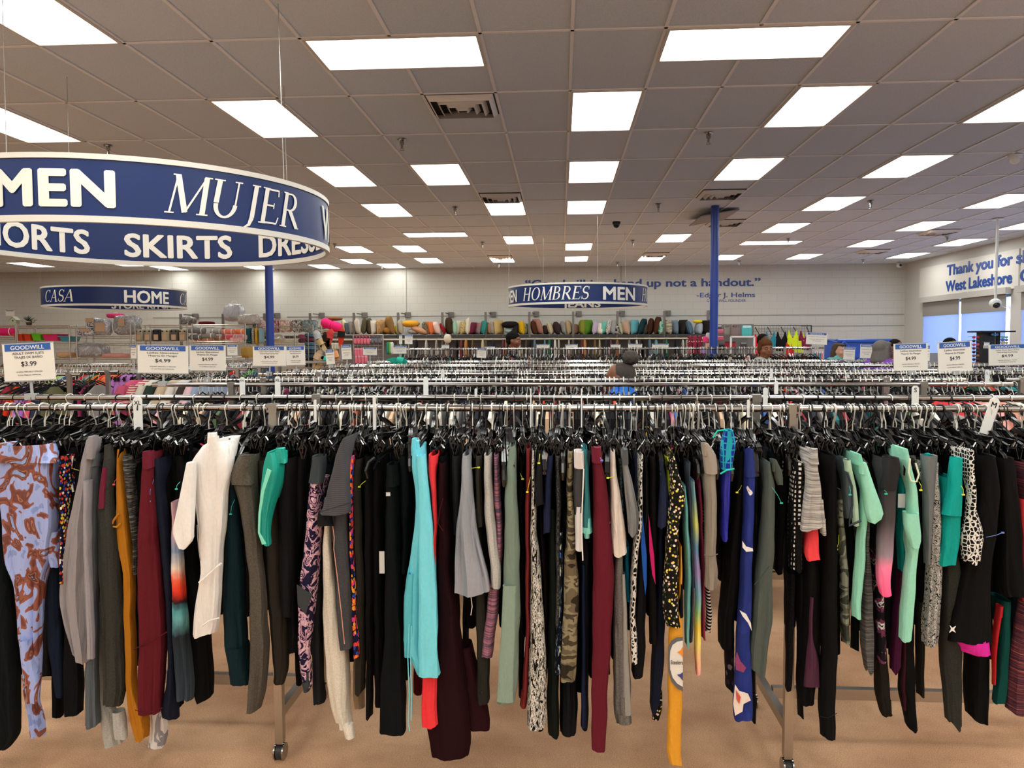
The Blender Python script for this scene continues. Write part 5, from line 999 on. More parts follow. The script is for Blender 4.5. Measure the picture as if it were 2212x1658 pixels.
# ================================================================ ROWS BEHIND
PALC=['131316','0f0f11','1d1e22','2a2c33','161a2c','b8b4ac','8d8a86','7c2430','e8a0b0','2a6a6c','d8d4cc','e0573c','3d5a9a','c9a98a','50664c','f0e4c8','222226','101013','38383c','a83c6a']
def simple_top(x,y,zt,L,w,dp,mat,name,label,cat,group,sleeve=True):
    """a shirt seen edge-on or askew on its hanger"""
    GSEED[0]+=1; sd=GSEED[0]
    s=[(zt,x-w*.25,x+w*.25,y-.06,y+.06),(zt-.05,x-w*.4,x+w*.4,y-dp*.42,y+dp*.42),(zt-.12,x-w*.5,x+w*.5,y-dp*.5,y+dp*.5),(zt-L*.5,x-w*.45,x+w*.45,y-dp*.45,y+dp*.45),(zt-L,x-w*.5,x+w*.5,y-dp*.46,y+dp*.46)]
    o=loft(interp(s,step=.05,seed=sd),n=16,waves=3,amp=.14,seed=sd).build(name,mat,origin=(x,y,zt-L)); tag(o,label,cat,group)
    if sleeve:
        for sg in(-1,1):
            ss=[(zt-.07,x-w*.3,x+w*.3,y+sg*dp*.5-.05,y+sg*dp*.5+.05),(zt-.26,x-w*.5,x+w*.5,y+sg*(dp*.5+.05)-.06,y+sg*(dp*.5+.05)+.05)]
            loft(interp(ss,step=.06),n=12,waves=2,amp=.1,seed=sd+sg).build('sleeve',mat,o)
    return o
# rear rail of the first rack: tops, mostly dark, some colours peeking between the hangers
x=-2.9; k=0; SC={745:'f0b090',770:'2aa060',640:'e0407a',1100:'e06048',1400:'e0c050',910:'9ad8bc',1010:'d8a070',1620:'d02838',1760:'c0242c',1900:'d83c3c',2160:'d8808c',860:'7c2070',300:'e07a30',440:'c03c6a'}
while x<2.9:
    px=1106+FPX*Vector((x,3.4,-.3)).dot(RT)/Vector((x,3.4,-.3)).dot(FW)
    col=None
    for q,c in SC.items():
        if abs(px-q)<9: col=c
    m=S(col) if col else S(R.choice(PALC[:5]+['0c0c0d']*3))
    simple_top(x,YBk+.02,RZ-.12-R.uniform(0,.05),R.uniform(.5,.62),R.uniform(.035,.05),R.uniform(.34,.4),m,'shirt',('bright coloured' if col else 'plain dark')+' shirt on the rear rail of the front rack','shirt',('bright' if col else 'dark')+' shirts on the rear rail of the front rack',sleeve=False)
    hanger(x,YBk,'shirt',R.gauss(0,.15) + (-.6 if px<250 else 0),'black shirt hanger on the rear rail of the front rack','black hangers on the rear rail of the front rack',hook='hook_zinc' if R.random()<.55 else 'hook_black')
    x+=R.uniform(.06,.095) if not col else .06
# second rack front rail: individual hangers up to the limit of 300
n2=0
x=-2.35
while x<2.5 and HN[0]<300:
    hanger(x,4.62,'pants' if R.random()<.5 else 'shirt',R.gauss(0,.15),'black hanger on the second rack, front rail','hangers on the second rack front rail',hook='hook_zinc' if R.random()<.6 else 'hook_black')
    x+=.058
print('hangers',HN[0])
# coarse hanger used thousands of times in the rows farther back (uncountable mass)
def lowhang(m,x,y,z,hk):
    r=.024; w=.0034; 
    # hook: flat three-sided wire
    pts=[(0,-r*.9,-.012),(0,-r*.5,.017),(0,r*.5,.017),(0,r*.9,-.01),(0,0,-.05),(0,0,-.085)]
    m.tube([(x+p[0],y+p[1],z+p[2]+.004) for p in pts],w,3,0 if hk else 1,cap=False)
    yw=R.gauss(0,.2)
    for s in(-1,1):
        a=Vector((x,y,z-.08)); b=Vector((x+s*math.sin(yw)*.18,y+s*math.cos(yw)*.18,z-.15)); m.tube([a,b],[.006,.007],4,2,cap=False)
    m.box((x-math.sin(yw)*.14,y-math.cos(yw)*.14,z-.15),(.022,.02,.05),2)
def lowgar(m,x,y,z,w,L,mi):
    a=R.uniform(-.01,.01); d=R.uniform(.15,.19)
    vs=[(x-w*.2,y-.05,z),(x+w*.2,y-.05,z),(x+w*.5,y-d,z-.07),(x-w*.5,y-d,z-.07),(x-w*.5+a,y-d,z-L),(x+w*.5+a,y-d,z-L),(x-w*.2,y+.05,z),(x+w*.2,y+.05,z),(x+w*.5,y+d,z-.07),(x-w*.5,y+d,z-.07),(x-w*.5+a,y+d,z-L),(x+w*.5+a,y+d,z-L)]
    m.add(vs,[(0,1,2,3),(3,2,5,4),(1,0,6,7),(7,6,9,8),(8,9,10,11),(2,1,7,8,11,5),(0,3,4,10,9,6),(4,5,11,10)],mi)
HS=MB(); GS=MB(); GM=[S(c) for c in PALC]
rng=[]
for k in range(1,5):
    ya,yb,xa,xb=ROWS[k]
    for y in(ya,yb):
        rng.append((xa,xb,y,RZ,.034 if k<3 else .045))
rng+= [(-2.4,3.7,11.3,CZ-.1,.05),(-2.4,3.7,11.85,CZ-.1,.06),(-6.85,-3.35,8.6,RZ,.05),(-5.25,-4.1,6.75,RZ,.05),(-4.2,-3.1,7.9,RZ,.06),(5.4,7.35,6.15,RZ,.05),(5.4,7.35,6.7,RZ,.06),(2.9,5.5,5.14,RZ,.05)]
for (xa,xb,y,z,st) in rng:
    x=xa+.04; gap=0
    while x<xb-.03:
        if not(y==4.62 and xa==-2.52): lowhang(HS,x,y,z,R.random()<.72)
        if R.random()<.9 and y!=8.6: lowgar(GS,x,y,z-.12,R.uniform(.018,.032),R.uniform(.5,.78) if y<11 else R.uniform(.55,.8),R.choices(range(len(PALC)),[4,4,3,3,2,1.6,1.6,1,.7,.7,1.6,.6,.8,.8,.7,.8,3,3,2,.5])[0])
        x+=st*R.uniform(.65,1.35)
        if R.random()<.012: x+=R.uniform(.08,.25)
o=HS.build('hangers',[HOOKM,HOOKB,BLACKP],smooth=False); tag(o,'mass of black hangers with pale hooks filling the chrome racks farther back','hangers','hangers in the rear racks','stuff')
o=GS.build('garments',GM,smooth=False); tag(o,'crowded small edges of clothes below the hangers of the racks farther back','clothes','clothes in the rear racks','stuff')
# ---------------------------------------------------------------- tees seen side-on at the left (rack 8.6 m) and others
def tee(px,y,Y,c,label,w=.12,L=.62,yaw=.5,sx=1.,cat='t-shirt',name='t_shirt',z=None,mat=None):
    p=at(px,y,Y); zt=(RZ if z is None else z)-.1
    e=empty(name,(p.x,Y,zt-L),label,cat,rz=yaw)
    m_=mat or S(c); GSEED[0]+=1
    hw=.21
    s=[(zt,-.07,.07,-.03,.03),(zt-.03,-.15,.15,-.04,.04),(zt-.09,-.2,.2,-.05,.05),(zt-.2,-.19,.19,-.055,.055),(zt-L,-.2,.2,-.06,.06)]
    s=[(a-(zt-L),b,c2,d,f) for a,b,c2,d,f in s]
    loft(interp(s,step=.04),n=22,waves=4,amp=.2,seed=GSEED[0]).local('body',m_,e)
    for sg in(-1,1):
        a=L-.05; ss=[]
        ss=[(a,min(sg*.13,sg*.2),max(sg*.13,sg*.2),-.04,.04),(a-.1,min(sg*.17,sg*.25),max(sg*.17,sg*.25),-.05,.05),(a-.2,min(sg*.2,sg*.3),max(sg*.2,sg*.3),-.05,.05)]
        loft(interp(ss,step=.04),n=14,waves=2,amp=.15,seed=GSEED[0]+sg).local('sleeve',m_,e)
    e.scale=(sx,1,1)
    h=empty('shirt_hanger',(p.x,Y,(RZ if z is None else z)),'black hanger holding the '+label.split(',')[0],'hanger',rz=yaw+math.pi/2)
    for n_,me in(('hook',ME['hook_zinc']),('shoulder_bar',ME['shirt'])):
        q=bpy.data.objects.new(n_,me); COL.objects.link(q); q.parent=h
    return e
for px,c,l,yw in ((142,'9ab83a','lime green tee, leftmost in the far left tee row',1.2),(152,'a9c4b8','pale aqua tee beside the lime one',1.15),(160,'31507c','blue patterned shirt left of the cream fleece',1.15),(171,'cfc6ae','cream fleece top in the far left tee row',1.1),(182,'18191b','black tee between cream fleece and red tee',1.1),(195,'c22832','red tee in the far left tee row',1.1),(203,'77706a','taupe tee right of the red tee',1.15),(209,'9a978f','light grey tee left of the dark green one',1.15),(215,'1f5a48','dark green tee in the far left tee row',1.2),(223,'d0701e','burnt orange tee in the far left tee row',1.1),(232,'26211f','dark brown tee right of the burnt orange one',1.1),(236,'e24a28','scarlet orange tee left of the coral tee',1.0),(248,'e8734a','coral orange tee beside the lilac tee',.9),(282,'b87ccb','lilac purple tee facing the aisle, widest in its row',.35)):
    tee(px,790,8.55,c,l,yaw=yw)
for px,c,l,yw in ((22,'8c2a36','dark red patterned swimsuit top left of the orange one',.8),(42,'e8451e','bright orange swimsuit below the large price sign',.35),(60,'b67fd0','lilac swimsuit below the large price sign, left of its stem',.6),(74,'a86fc8','lilac swimsuit right of the sign stem',.7),(86,'d8586c','coral print swimsuit below the large price sign',.8),(98,'2b3650','navy swimsuit below the large price sign',1.),(106,'3f4247','charcoal swimsuit beside the navy one',1.),(117,'5a5a40','olive swimsuit near the sign’s right corner',.9)):
    tee(px,830,6.15,c,l,yaw=yw,sx=.42)
for px,c,l in ((300,'c85a78','rose pink blouse behind the ladies sleeveless sign'),(328,'c0504e','red and white striped blouse below the ladies sleeveless sign'),(345,'d8d2c2','ivory blouse right of the striped one'),(362,'2b3a34','dark green patterned blouse near the striped one'),(388,'c9b79a','sand blouse below the gap between price signs'),(410,'d8d4cb','white blouse with zigzag print'),(432,'3a3532','dark brown blouse below the second price sign'),(445,'d8b8c0','pale pink blouse below the second price sign'),(460,'8ea0b8','steel blue blouse below the second price sign')):
    tee(px,830,7.35,c,l,yaw=R.uniform(.8,1.2),mat=cloth('bands',('c24450','e4dad4'),ns=14,dist=0,stops=(0,.5)) if px==328 else None)
for px,c,l,yw in ((498,'27413c','dark green patterned tee left of the red tee, by the sign cluster',1.),(516,'c9241e','red tee in the short rack left of the slipper grid',.9),(530,'9a93ac','lavender grey tee in the short rack',1.),(541,'77796a','khaki tee in the short rack',.95),(553,'4a9e3c','grass green tee in the short rack',.85),(566,'2d5066','blue teal tee at the right end of the short rack',.8)):
    tee(px,800,9.85,c,l,yaw=yw)
for px,c,l,Y in ((2040,'e2404a','coral red tank left in the right-edge rack',4.62),(2062,'e0565c','bright coral top in the right-edge rack',4.62),(2085,'d83c48','red coral top right of the bright coral one',4.62),(2120,'e8b0a8','pale pink top in the right-edge rack',4.62),(2160,'e0a08c','peach top at the right edge behind size tag M',4.62),(2190,'d8d4cc','ivory top at the right picture edge',4.62),(2110,'2f8a5a','green top in the far right rack',6.15),(2140,'e05a3a','orange top in the far right rack',6.15),(2180,'2a7a80','teal top in the far right rack',6.15)):
    tee(px,850,Y,c,l,yaw=R.uniform(-1.35,-1.),sx=.7)
# ---------------------------------------------------------------- size tags on rails
def size_tag(px,y0,y1,Y,txt,w,label,tilt=0,z=RZ,yaw=0):
    a=at(px,y0,Y); b=at(px,y1,Y); h=a.z-b.z; e=empty('size_tag',(a.x,Y-.02,b.z),label,'size tag','size dividers on the rails')
    m=MB(); w=max(w,.005); c=min(h*.12,w*.3); poly=[(-w/2,0),(w/2,0),(w/2,h-c),(w/2-c,h),(-w/2+c,h),(-w/2,h-c)]
    m.prism(poly,-.0015,.0015,'Y'); m.local('plate',WHITEP,e,smooth=False)
    if txt:
        vs,fs,ww=text_geo(txt,.01); s=min(.02/ww*1.4,.028); m=MB(); m.add([((v.x-ww/2)*s,-.0025,h*.84-s*.5+v.y*s) for v in vs],fs); m.local('size_letters',plain('tag_ink','2a2c30',.5),e,smooth=False)
    e.rotation_euler=(0,tilt,yaw)
TG=[(303,855,927,YA,'XL',.036,'white size tag lettered XL on the front rail at left'),(811,853,930,YA,'',.012,'blank white size divider seen edge-on, left of the aqua hoodie'),(684,862,910,YA,'',.01,'small white size divider left of centre on the front rail'),(1614,862,900,YA,'',.01,'small cream size divider on the front rail right of centre'),(1651,836,885,YBk,'',.02,'white size divider on the rear rail above the navy swoosh leggings'),(1973,832,876,YBk,'S',.03,'white size tag lettered S on the rear rail at right'),(526,814,853,4.62,'XXL',.034,'white size tag lettered XXL on the second rack'),(602,812,855,4.62,'XL',.034,'white size tag lettered XL on the second rack'),(921,814,856,4.62,'',.03,'pale size divider on the second rack left of centre'),(692,808,822,6.15,'XXL',.036,'tiny size tag at left on the third rack'),(758,808,822,6.15,'XL',.036,'tiny size tag, second from left on the third rack'),(957,797,822,6.15,'',.03,'narrow pale divider on the third rack centre'),(1665,795,820,6.15,'',.025,'narrow pale divider on the third rack right'),(1675,822,850,4.62,'',.022,'pale divider on the second rack right of centre'),(1828,808,824,6.15,'L',.03,'pale divider on the third rack below small signs'),(2130,798,834,6.15,'L',.035,'size tag at the right on the third rack below two price signs'),(1147,838,930,YA,'',.003,'thin clear divider seen edge-on near the sage leggings'),(1256,838,930,YA,'',.003,'thin clear divider seen edge-on near the teal running shorts'),(1029,838,856,YBk,'',.012,'small divider on the rear rail above the olive leggings')]
for t in TG: size_tag(*t)
size_tag(2122,855,935,YA,'M',.036,'tilted white size tag lettered M on the front rail at right',tilt=.28)
# ---------------------------------------------------------------- price signs
PAPER=plain('sign_paper','e9e4d8',.4,var=.01); PBLUE=plain('sign_header_blue','2f5ea8',.35,var=.02); INK=plain('sign_ink','2b2b35',.5)
LS=['Ladies Sleeveless','Mujeres Sin Mangas','$4.99','UNLESS SPECIALLY PRICED','O UN PRECIO ESPECIAL']
LH=['Ladies Short Sleeve Shirts','Camisa de Manga Corta Para Mujer','$4.99','UNLESS SPECIALLY PRICED','O UN PRECIO ESPECIAL']
SW=['ADULT SWIM SUITS','TRAJES DE BAÑO','$3.99','UNLESS SPECIALLY PRICED','O UN PRECIO ESPECIAL']
WS=["WOMEN'S SPECIAL PRICE",'UNLESS SPECIALLY','PRICED']
def price_sign(x0,y0,x1,y1,Y,lines,label,rot=0,zr=RZ,yaw=0,paper=PAPER,head='GOODWILL'):
    a=at(x0,y0,Y); b=at(x1,y1,Y); w=b.x-a.x; h=a.z-b.z; cx=(a.x+b.x)/2
    e=empty('price_sign',(cx,Y,b.z),label,'price sign','price signs on the racks'); e.rotation_euler=(0,rot,yaw)
    MB().box((0,0,h/2),(w,.004,h)).local('card',paper,e,smooth=False)
    m=MB(); m.box((0,0,.003),(w+.006,.008,.006)); m.box((0,0,h-.002),(w+.004,.006,.004)); m.box((0,.004,(zr-b.z)/2),(.012,.006,max(.01,abs(zr-b.z)))); m.box((0,.0,zr-b.z+.005),(.05,.035,.03)); m.local('holder',plain('clear_grey_holder','a9abab',.3),e,smooth=False)
    MB().box((0,-.003,h*.885),(w*.9,.002,h*.17)).local('header_band',PBLUE,e,smooth=False)
    m=MB(); put_text(m,text_geo(head,.02),0,h*.83,h*.105,-.0045,width=w*.66 if h<w*1.1 else w*.74); m.local('header_lettering',WHITEP,e,smooth=False)
    m=MB(); n=len(lines)
    if n==5: lay=[(.70,.062,.62),(.60,.062,.56),(.40,.125,.30),(.235,.035,.52),(.15,.035,.46)]
    else: lay=[(.62,.05,.8),(.42,.05,.7),(.28,.05,.4)]
    for t,(zz,hh,ww) in zip(lines,lay): put_text(m,text_geo(t,.012 if '$' in t else .004),0,h*zz,h*hh,-.003,width=w*ww)
    m.local('body_lettering',INK,e,smooth=False)
PS=[(8,740,121,823,3.51,SW,'large price sign for adult swim suits, far left',.045*-1),
(296,745,407,807,4.62,LS,'price sign for ladies sleeveless, left one of the touching pair',.02),
(409,745,488,801,5.14,LS,'price sign for ladies sleeveless, right one of the touching pair',.01),
(546,747,618,791,6.15,LH,'price sign for ladies short sleeve shirts, larger, below blue column',.0),
(618,747,660,789,6.7,LH,'price sign for ladies short sleeve shirts, smaller, right of column',-.02),
(1932,741,2004,801,6.15,LS,'upright price sign right of the woman in purple',-.03),
(2029,737,2100,804,6.15,LS,'tilted cream price sign in front of the window shades',-.06),
(2137,743,2216,789,6.7,LH,'price sign at the right picture edge beside the black spinner',-.03)]
for x0,y0,x1,y1,Y,l,lb,r in PS: price_sign(x0,y0,x1,y1,Y,l,lb,rot=r)
for x0,y0,x1,y1,Y,lb,r,zr in ((491,744,513,768,8.05,'small portrait price sign right of the touching pair',0,RZ),(282,744,295,775,6.75,'small price sign half hidden behind the sleeveless pair',0,RZ),(705,754,724,787,8.05,'small portrait price sign by the teal slippers',.08*-1,RZ),(738,744,760,776,8.05,'small portrait price sign right of the slipper grid',-.04,RZ),(784,750,814,767,8.55,'small landscape price sign before the pink socks',.02,RZ),(849,746,878,764,9.75,'small landscape sign left of the far top rail',0,RZ),(862,722,869,743,11.3,'narrow price sign under the yellow cushion, left one',0,CZ-.1),(874,722,891,743,11.3,'narrow price sign under the yellow cushion, right one',.03,CZ-.1),(954,744,970,752,11.85,'tiny price sign above the far top rail, leftmost',0,CZ-.1),(1030,752,1050,773,9.75,'bent price sign below the far top rail',.06,RZ),(1047,748,1069,753,11.85,'tiny price sign left of the man',0,CZ-.1),(1159,743,1187,753,11.85,'small price sign right of the man',0,CZ-.1),(1222,743,1248,754,11.85,'small price sign, second right of the man',-.04,CZ-.1),(1319,743,1340,753,11.85,'small price sign above the woman with a bun',0,CZ-.1),(1357,742,1387,753,11.85,'small price sign right above the hair bun',.02,CZ-.1),(1409,742,1444,754,11.85,'small price sign left of the blue column',0,CZ-.1),(1741,718,1786,744,11.3,'price sign above the dark grid wall garments',.05,CZ-.1),(1822,749,1846,777,9.75,'small portrait price sign beside the woman with sunglasses',0.03,RZ),(1858,743,1885,774,9.75,'small portrait price sign before the blue bins',.03,RZ),(1999,746,2008,780,8.05,'thin edge of a price sign behind the upright one',0,RZ),(2126,738,2137,752,8.05,'tiny sign on the black spinner display',0,1.6)):
    price_sign(x0,y0,x1,y1,Y,WS,lb,rot=r,zr=zr)
# ================================================================ BACK WALL SHELVING AND CUSHIONS
GREYM=plain('shelf_grey_metal','6f6b66',.45,.3); DKB=plain('shelf_dark_board','2b2a2b',.6); PNL=plain('shelf_back_panel','77777a',.6); CRM=plain('rail_cream','d6cfb4',.4)
YS=20.75
e=empty('wall_shelving',(at(1100,720,YS).x,YS,0),'long wall shelving unit with cushions on its top board, along the far wall','shelving')
zb=at(1100,724,YS).z; xs=[at(p,720,YS).x for p in (395,486,575,673,767,862,957,1050,1144,1238,1333,1434,1528)]
for x in xs:
    m=MB(); m.box((x,YS-.1,2.48/2),(.06,.05,2.48)); 
    for q in range(10): m.box((x,YS-.13,1.3+q*.12),(.03,.01,.05))
    m.box((x+.09,YS+.15,2.46),(.03,.5,.03)); m.box((x+.16,YF-.03,2.44),(.16,.04,.14)); m.build('upright',GREYM,e,smooth=False)
for a,b in zip(xs[:-1],xs[1:]):
    MB().box(((a+b)/2,YS+.02,zb-.02),(b-a-.06,.5,.07)).build('shelf_board',DKB,e,smooth=False)
    MB().tube([(a,YS-.2,zb-.1),(b,YS-.2,zb-.1)],.02,8).build('hang_rail',CRM,e)
MB().box(((xs[3]+xs[-1])/2,YS+.3,.88),(xs[-1]-xs[3],.03,1.76)).build('back_panel',PNL,e,smooth=False)
def pillow_mesh(s,t):
    m=MB(); n=10; vs=[]; idx={}
    for side in(1,-1):
        for i in range(n+1):
            for j in range(n+1):
                u=-1+2*i/n; v=-1+2*j/n; pin=1-.10*(1-(u*u))*(v*v)-.0; pin2=1-.10*(1-(v*v))*(u*u)
                th=t/2*max(0,(1-u**4))**.6*max(0,(1-v**4))**.6
                vs.append((side*(th+.004),u*s/2*pin,s/2+v*s/2*pin2))
    fs=[]; K=(n+1)**2
    for sd in(0,1):
        for i in range(n):
            for j in range(n):
                a=sd*K+i*(n+1)+j; f=(a,a+1,a+n+2,a+n+1); fs.append(f if sd==0 else f[::-1])
    for i in range(n):
        for (a,b) in (((i)*(n+1),(i+1)*(n+1)),((i)*(n+1)+n,(i+1)*(n+1)+n),(i,i+1),(n*(n+1)+i,n*(n+1)+i+1)):
            fs.append((a,b,b+K,a+K))
    m.add(vs,fs); return m
def pillow(px,yb,Y,hpx,c,label,lean=0,yaw=0,flat=False,t=None,mat=None,roll=0):
    p=at(px,yb,Y); s=hpx/FPX*Y; m_=mat or S(c)
    me=pillow_mesh(s,t or s*.36).mesh('cushion',m_); o=bpy.data.objects.new('cushion',me); COL.objects.link(o); o.location=p
    if flat: o.rotation_euler=(0,math.radians(90),yaw); o.location=p+Vector((-s/2*math.cos(yaw),0,s*.18))
    else: o.rotation_euler=(0,lean,yaw)
    tag(o,label+(' on the top board' if len(label.split())<5 else ''),'cushion','cushions on the top board'); return o
STRP=lambda a,b,n=30: cloth('bands',(a,b),ns=n,dist=0,stops=(0,.5))
PAT=lambda a,b,ns=18: cloth('noise',(a,b,a,b),ns=ns,detail=3,dist=1,stops=(0,.45,.55,.62))
PIL=[(757,24,'4a5a63','slate cushion left of a shelf upright',-.2),(763,26,'77716a','dark grey cushion against the upright',-.1),(774,32,'c9c2b2','off-white cushion right of the second full upright',-.15),(785,34,STRP('6b6248','2e2a22'),'olive and black striped cushion, left of the twin pair',.1),(798,33,STRP('6f664e','322e25'),'olive and black striped cushion, right of the twin pair',.0),(812,28,'b8b0a2','beige cushion right of the striped twins',-.1),(825,30,PAT('8a6a42','b08e60'),'tan floral cushion beside the knotted one',-.05),(847,38,'8a6a3e','tall brown gold cushion near the upright',-.2),(857,20,'c9b43a','small yellow cushion touching the upright',.15),
(866,30,STRP('8d8574','c9c2b0'),'grey ribbed cushion under the mustard cushion',-.1),(922,26,PAT('3a3a30','8f8a70'),'dark floral cushion right of the peach one',-.25),(932,26,'a8622a','copper brown cushion',-.25),(938,26,'c9683a','orange cushion edge behind the copper one',-.25),(946,26,'d8bdb4','blush pink cushion',-.25),(960,24,'a01f28','crimson cushion right of an upright',-.35),(971,34,'3a2a1c','tall dark brown furry cushion',-.05),(982,28,'9fc8ae','mint green cushion',0),(995,28,'c9c4b2','cream cushion left of the leopard one',.0),(1003,26,PAT('8a7040','d8c890',24),'leopard print cushion',.15),(1009,34,'cfc6b4','ivory tall cushion leaning right',.1),(1018,25,'6e2a40','burgundy cushion leaning right',.3),(1030,24,PAT('6a7280','b0604a',14),'grey cushion with coral flowers',.2),(1041,28,'2f7a74','teal cushion leaning on the upright',.2),
(1056,24,STRP('c9b48a','8a3a34'),'tan and red striped cushion',-.1),(1065,26,'9a958c','pale grey cushion',-.15),(1079,29,'b39a62','golden tan cushion with a white tag',-.1),(1113,22,'23242a','charcoal cushion below the black one',.1),(1127,27,'c9a21e','mustard yellow slim cushion',-.1),(1137,22,PAT('6a7058','a8a888'),'sage patterned cushion',-.1),
(1156,28,STRP('5e3626','3a2218',22),'brown ruffled cushion right of an upright',-.2),(1166,32,STRP('b88a7a','7a5648',20),'dusty pink striped cushion',-.3),(1180,18,'2e2420','small dark cushion',-.1),(1193,25,'b5a888','sand cushion leaning left',-.3),(1206,26,'3a2a2e','dark plum cushion leaning left',-.25),(1219,27,'8d8c88','mid grey cushion leaning left',-.2),(1231,28,'a08c68','khaki cushion before the upright',-.15),(1245,20,'7a5a4c','small brown cushion right of the upright',-.1),(1257,29,'7a8030','olive green cushion',.0),(1272,29,'4e7a24','leaf green cushion',-.05),(1284,26,'b8a8c4','lilac cushion',.15),(1293,23,'d8d2c0','cream slim cushion',.2),(1303,26,'6ab8a8','aqua cushion leaning right',.25),(1313,30,PAT('8a8a86','d8d4cc',16),'grey and white patterned cushion',.15),(1321,28,'8f8f92','silver grey cushion',.1),(1330,20,PAT('22201e','c9c4b8',20),'black and white patterned cushion',0),
(1346,25,STRP('6a8a50','d8d0c0'),'green and cream striped cushion',-.35),(1354,26,'b89a84','rose tan cushion leaning left',-.3),(1363,29,'a8907a','taupe cushion leaning left',-.25),(1371,29,'5a9aa4','dusty aqua cushion',.0),(1384,32,'1c3a42','dark petrol velvet cushion leaning right',.25),(1395,20,STRP('2a2a28','5a5a50'),'dark striped cushion',.2),(1404,32,'3e241a','dark brown cushion, left of two',.1),(1418,35,'4a2a1a','chocolate brown cushion, larger',.12),(1427,26,PAT('3e8a72','b8d8c0',14),'green leaf print cushion',.05),
(1444,29,STRP('d8d0b8','3a3430',10),'cream cushion with dark edge',-.05),(1455,28,'6a7c8c','slate blue cushion',-.05),(1468,30,'26221f','black cushion with white piping, leaning right',.3),(1485,20,'1e3050','navy cushion',0),(1494,28,'4e6478','denim blue cushion leaning left',-.3),(1508,22,'98a2aa','pale blue grey cushion under the yellow one',.1),(1521,28,'1e1a1a','black cushion at the right end',.15)]
for px,h,c,l,ln in PIL:
    pillow(px,721.5,YS-.02+R.uniform(-.05,.05),h*1.06,c if isinstance(c,str) else None,l,lean=ln,yaw=R.choice((-1,1))*R.uniform(.15,.6),mat=None if isinstance(c,str) else c,t=.14)
def flatpillow(px,y,wpx,hpx,c,label,tilt=0,mat=None,Y=YS-.05):
    if len(label.split())<4: label+=' in the heap'
    p=at(px,y,Y); w=wpx/FPX*Y; h=hpx/FPX*Y; m=MB(); n=14; vs=[];fs=[]
    m.ell((0,0,0),(w/2,w*.42,h/2),18,fn=lambda v:Vector((math.copysign(abs(v.x)**.75,v.x),math.copysign(abs(v.y)**.75,v.y),v.z)))
    o=m.build('cushion',mat or S(c),origin=(0,0,0)); o.location=p; o.rotation_euler.y=tilt; tag(o,label,'cushion','cushions on the top board'); return o
flatpillow(887,699,40,15,'c9932e','mustard cushion lying on top of others, near the second sign pair')
flatpillow(907,713,40,14,'b88a6a','peach satin cushion slumped beside the mustard one',.35); flatpillow(893,716,26,11,'a8a09c','lilac grey cushion under the peach one',.1)
flatpillow(1102,701,38,15,'171416','large black satin cushion lying on top, above the man'); flatpillow(1100,714,20,12,'9ab0a8','small silver cushion under the black one',.2)
flatpillow(1507,694,20,7,'d8c22a','yellow cushion lying on top at the right end'); flatpillow(722,688,36,9,'7a5230','brown cushion on top of the pink bolster'); flatpillow(693,706,24,10,None,'cream zebra striped bolster cushion',.1,mat=STRP('d8ccb0','5a4a38',20))
flatpillow(688,718,22,9,'a8967c','taupe cushion at the bottom of the heap'); flatpillow(706,718,24,10,'cdb68e','cream cushion at the bottom of the heap'); flatpillow(728,717,28,11,'c9a88a','beige cushion at the heap bottom, right'); flatpillow(746,706,12,34,'d3c49c','cream cushion leaning on the heap',-.35); flatpillow(838,714,20,14,'9a6a34','knotted tan cushion',.2)
# pink bolster
a=at(694,694,YS-.2); b=at(738,710,YS-.2); o=MB().tube([a,a*.95+b*.05,a*.8+b*.2,a*.52+b*.48,a*.5+b*.5,a*.48+b*.52,a*.2+b*.8,a*.05+b*.95,b],[.04,.1,.14,.125,.11,.125,.14,.1,.04],16).build('bolster',cloth('bands',('ee2f78','d81f66'),ns=60,dist=3,interp='LINEAR')); tag(o,'long hot pink bolster pillow lying on the cushion heap','bolster')
# clothes under the board
UC=['2a5a44','a8a090','5c3030','b8ac84','7a5640','b8b2a0','5a6a78','222226','a8968a','9a6a3a','2a2a2e','6a6a64','4a3a34','5a7f86','b8b4ac','1a1a1c','6a5434','57303a','26262a','18181a']
k=0; px=868
while px<1535:
    if 873<px<892 or 1340<px<1352: px+=9; continue
    c=UC[(k*7)%len(UC)]; p=at(px,735,YS-.22); zt=p.z+.02
    gname=R.choice(['t_shirt','robe']); k+=1
    L=R.uniform(.55,.9); GSEED[0]+=1; w=R.uniform(.04,.11)
    s=[(zt,p.x-w*.3,p.x+w*.3,YS-.28,YS-.16),(zt-.1,p.x-w*.5,p.x+w*.5,YS-.42,YS-.02),(zt-L,p.x-w*.5,p.x+w*.5,YS-.4,YS-.04)]
    o=loft(interp(s,step=.12),n=12,waves=2,amp=.2,seed=k).build('shirt',S(c),origin=(p.x,YS-.22,zt-L)); tag(o,'garment hanging under the cushion board on the far wall','shirt','clothes hanging under the cushion board')
    o2=bpy.data.objects.new('hanger_hook',ME['hook_black' if k%3 else 'hook_zinc']); o2.parent=o; COL.objects.link(o2); o2.location=(0,0,L+.1)
    px+=R.choice((6,8,10,14,22))
# white cushion hung on the upright
flatpillow(967,731,17,20,'c9c3b0','off-white plush hanging below the board by an upright',Y=YS-.45)
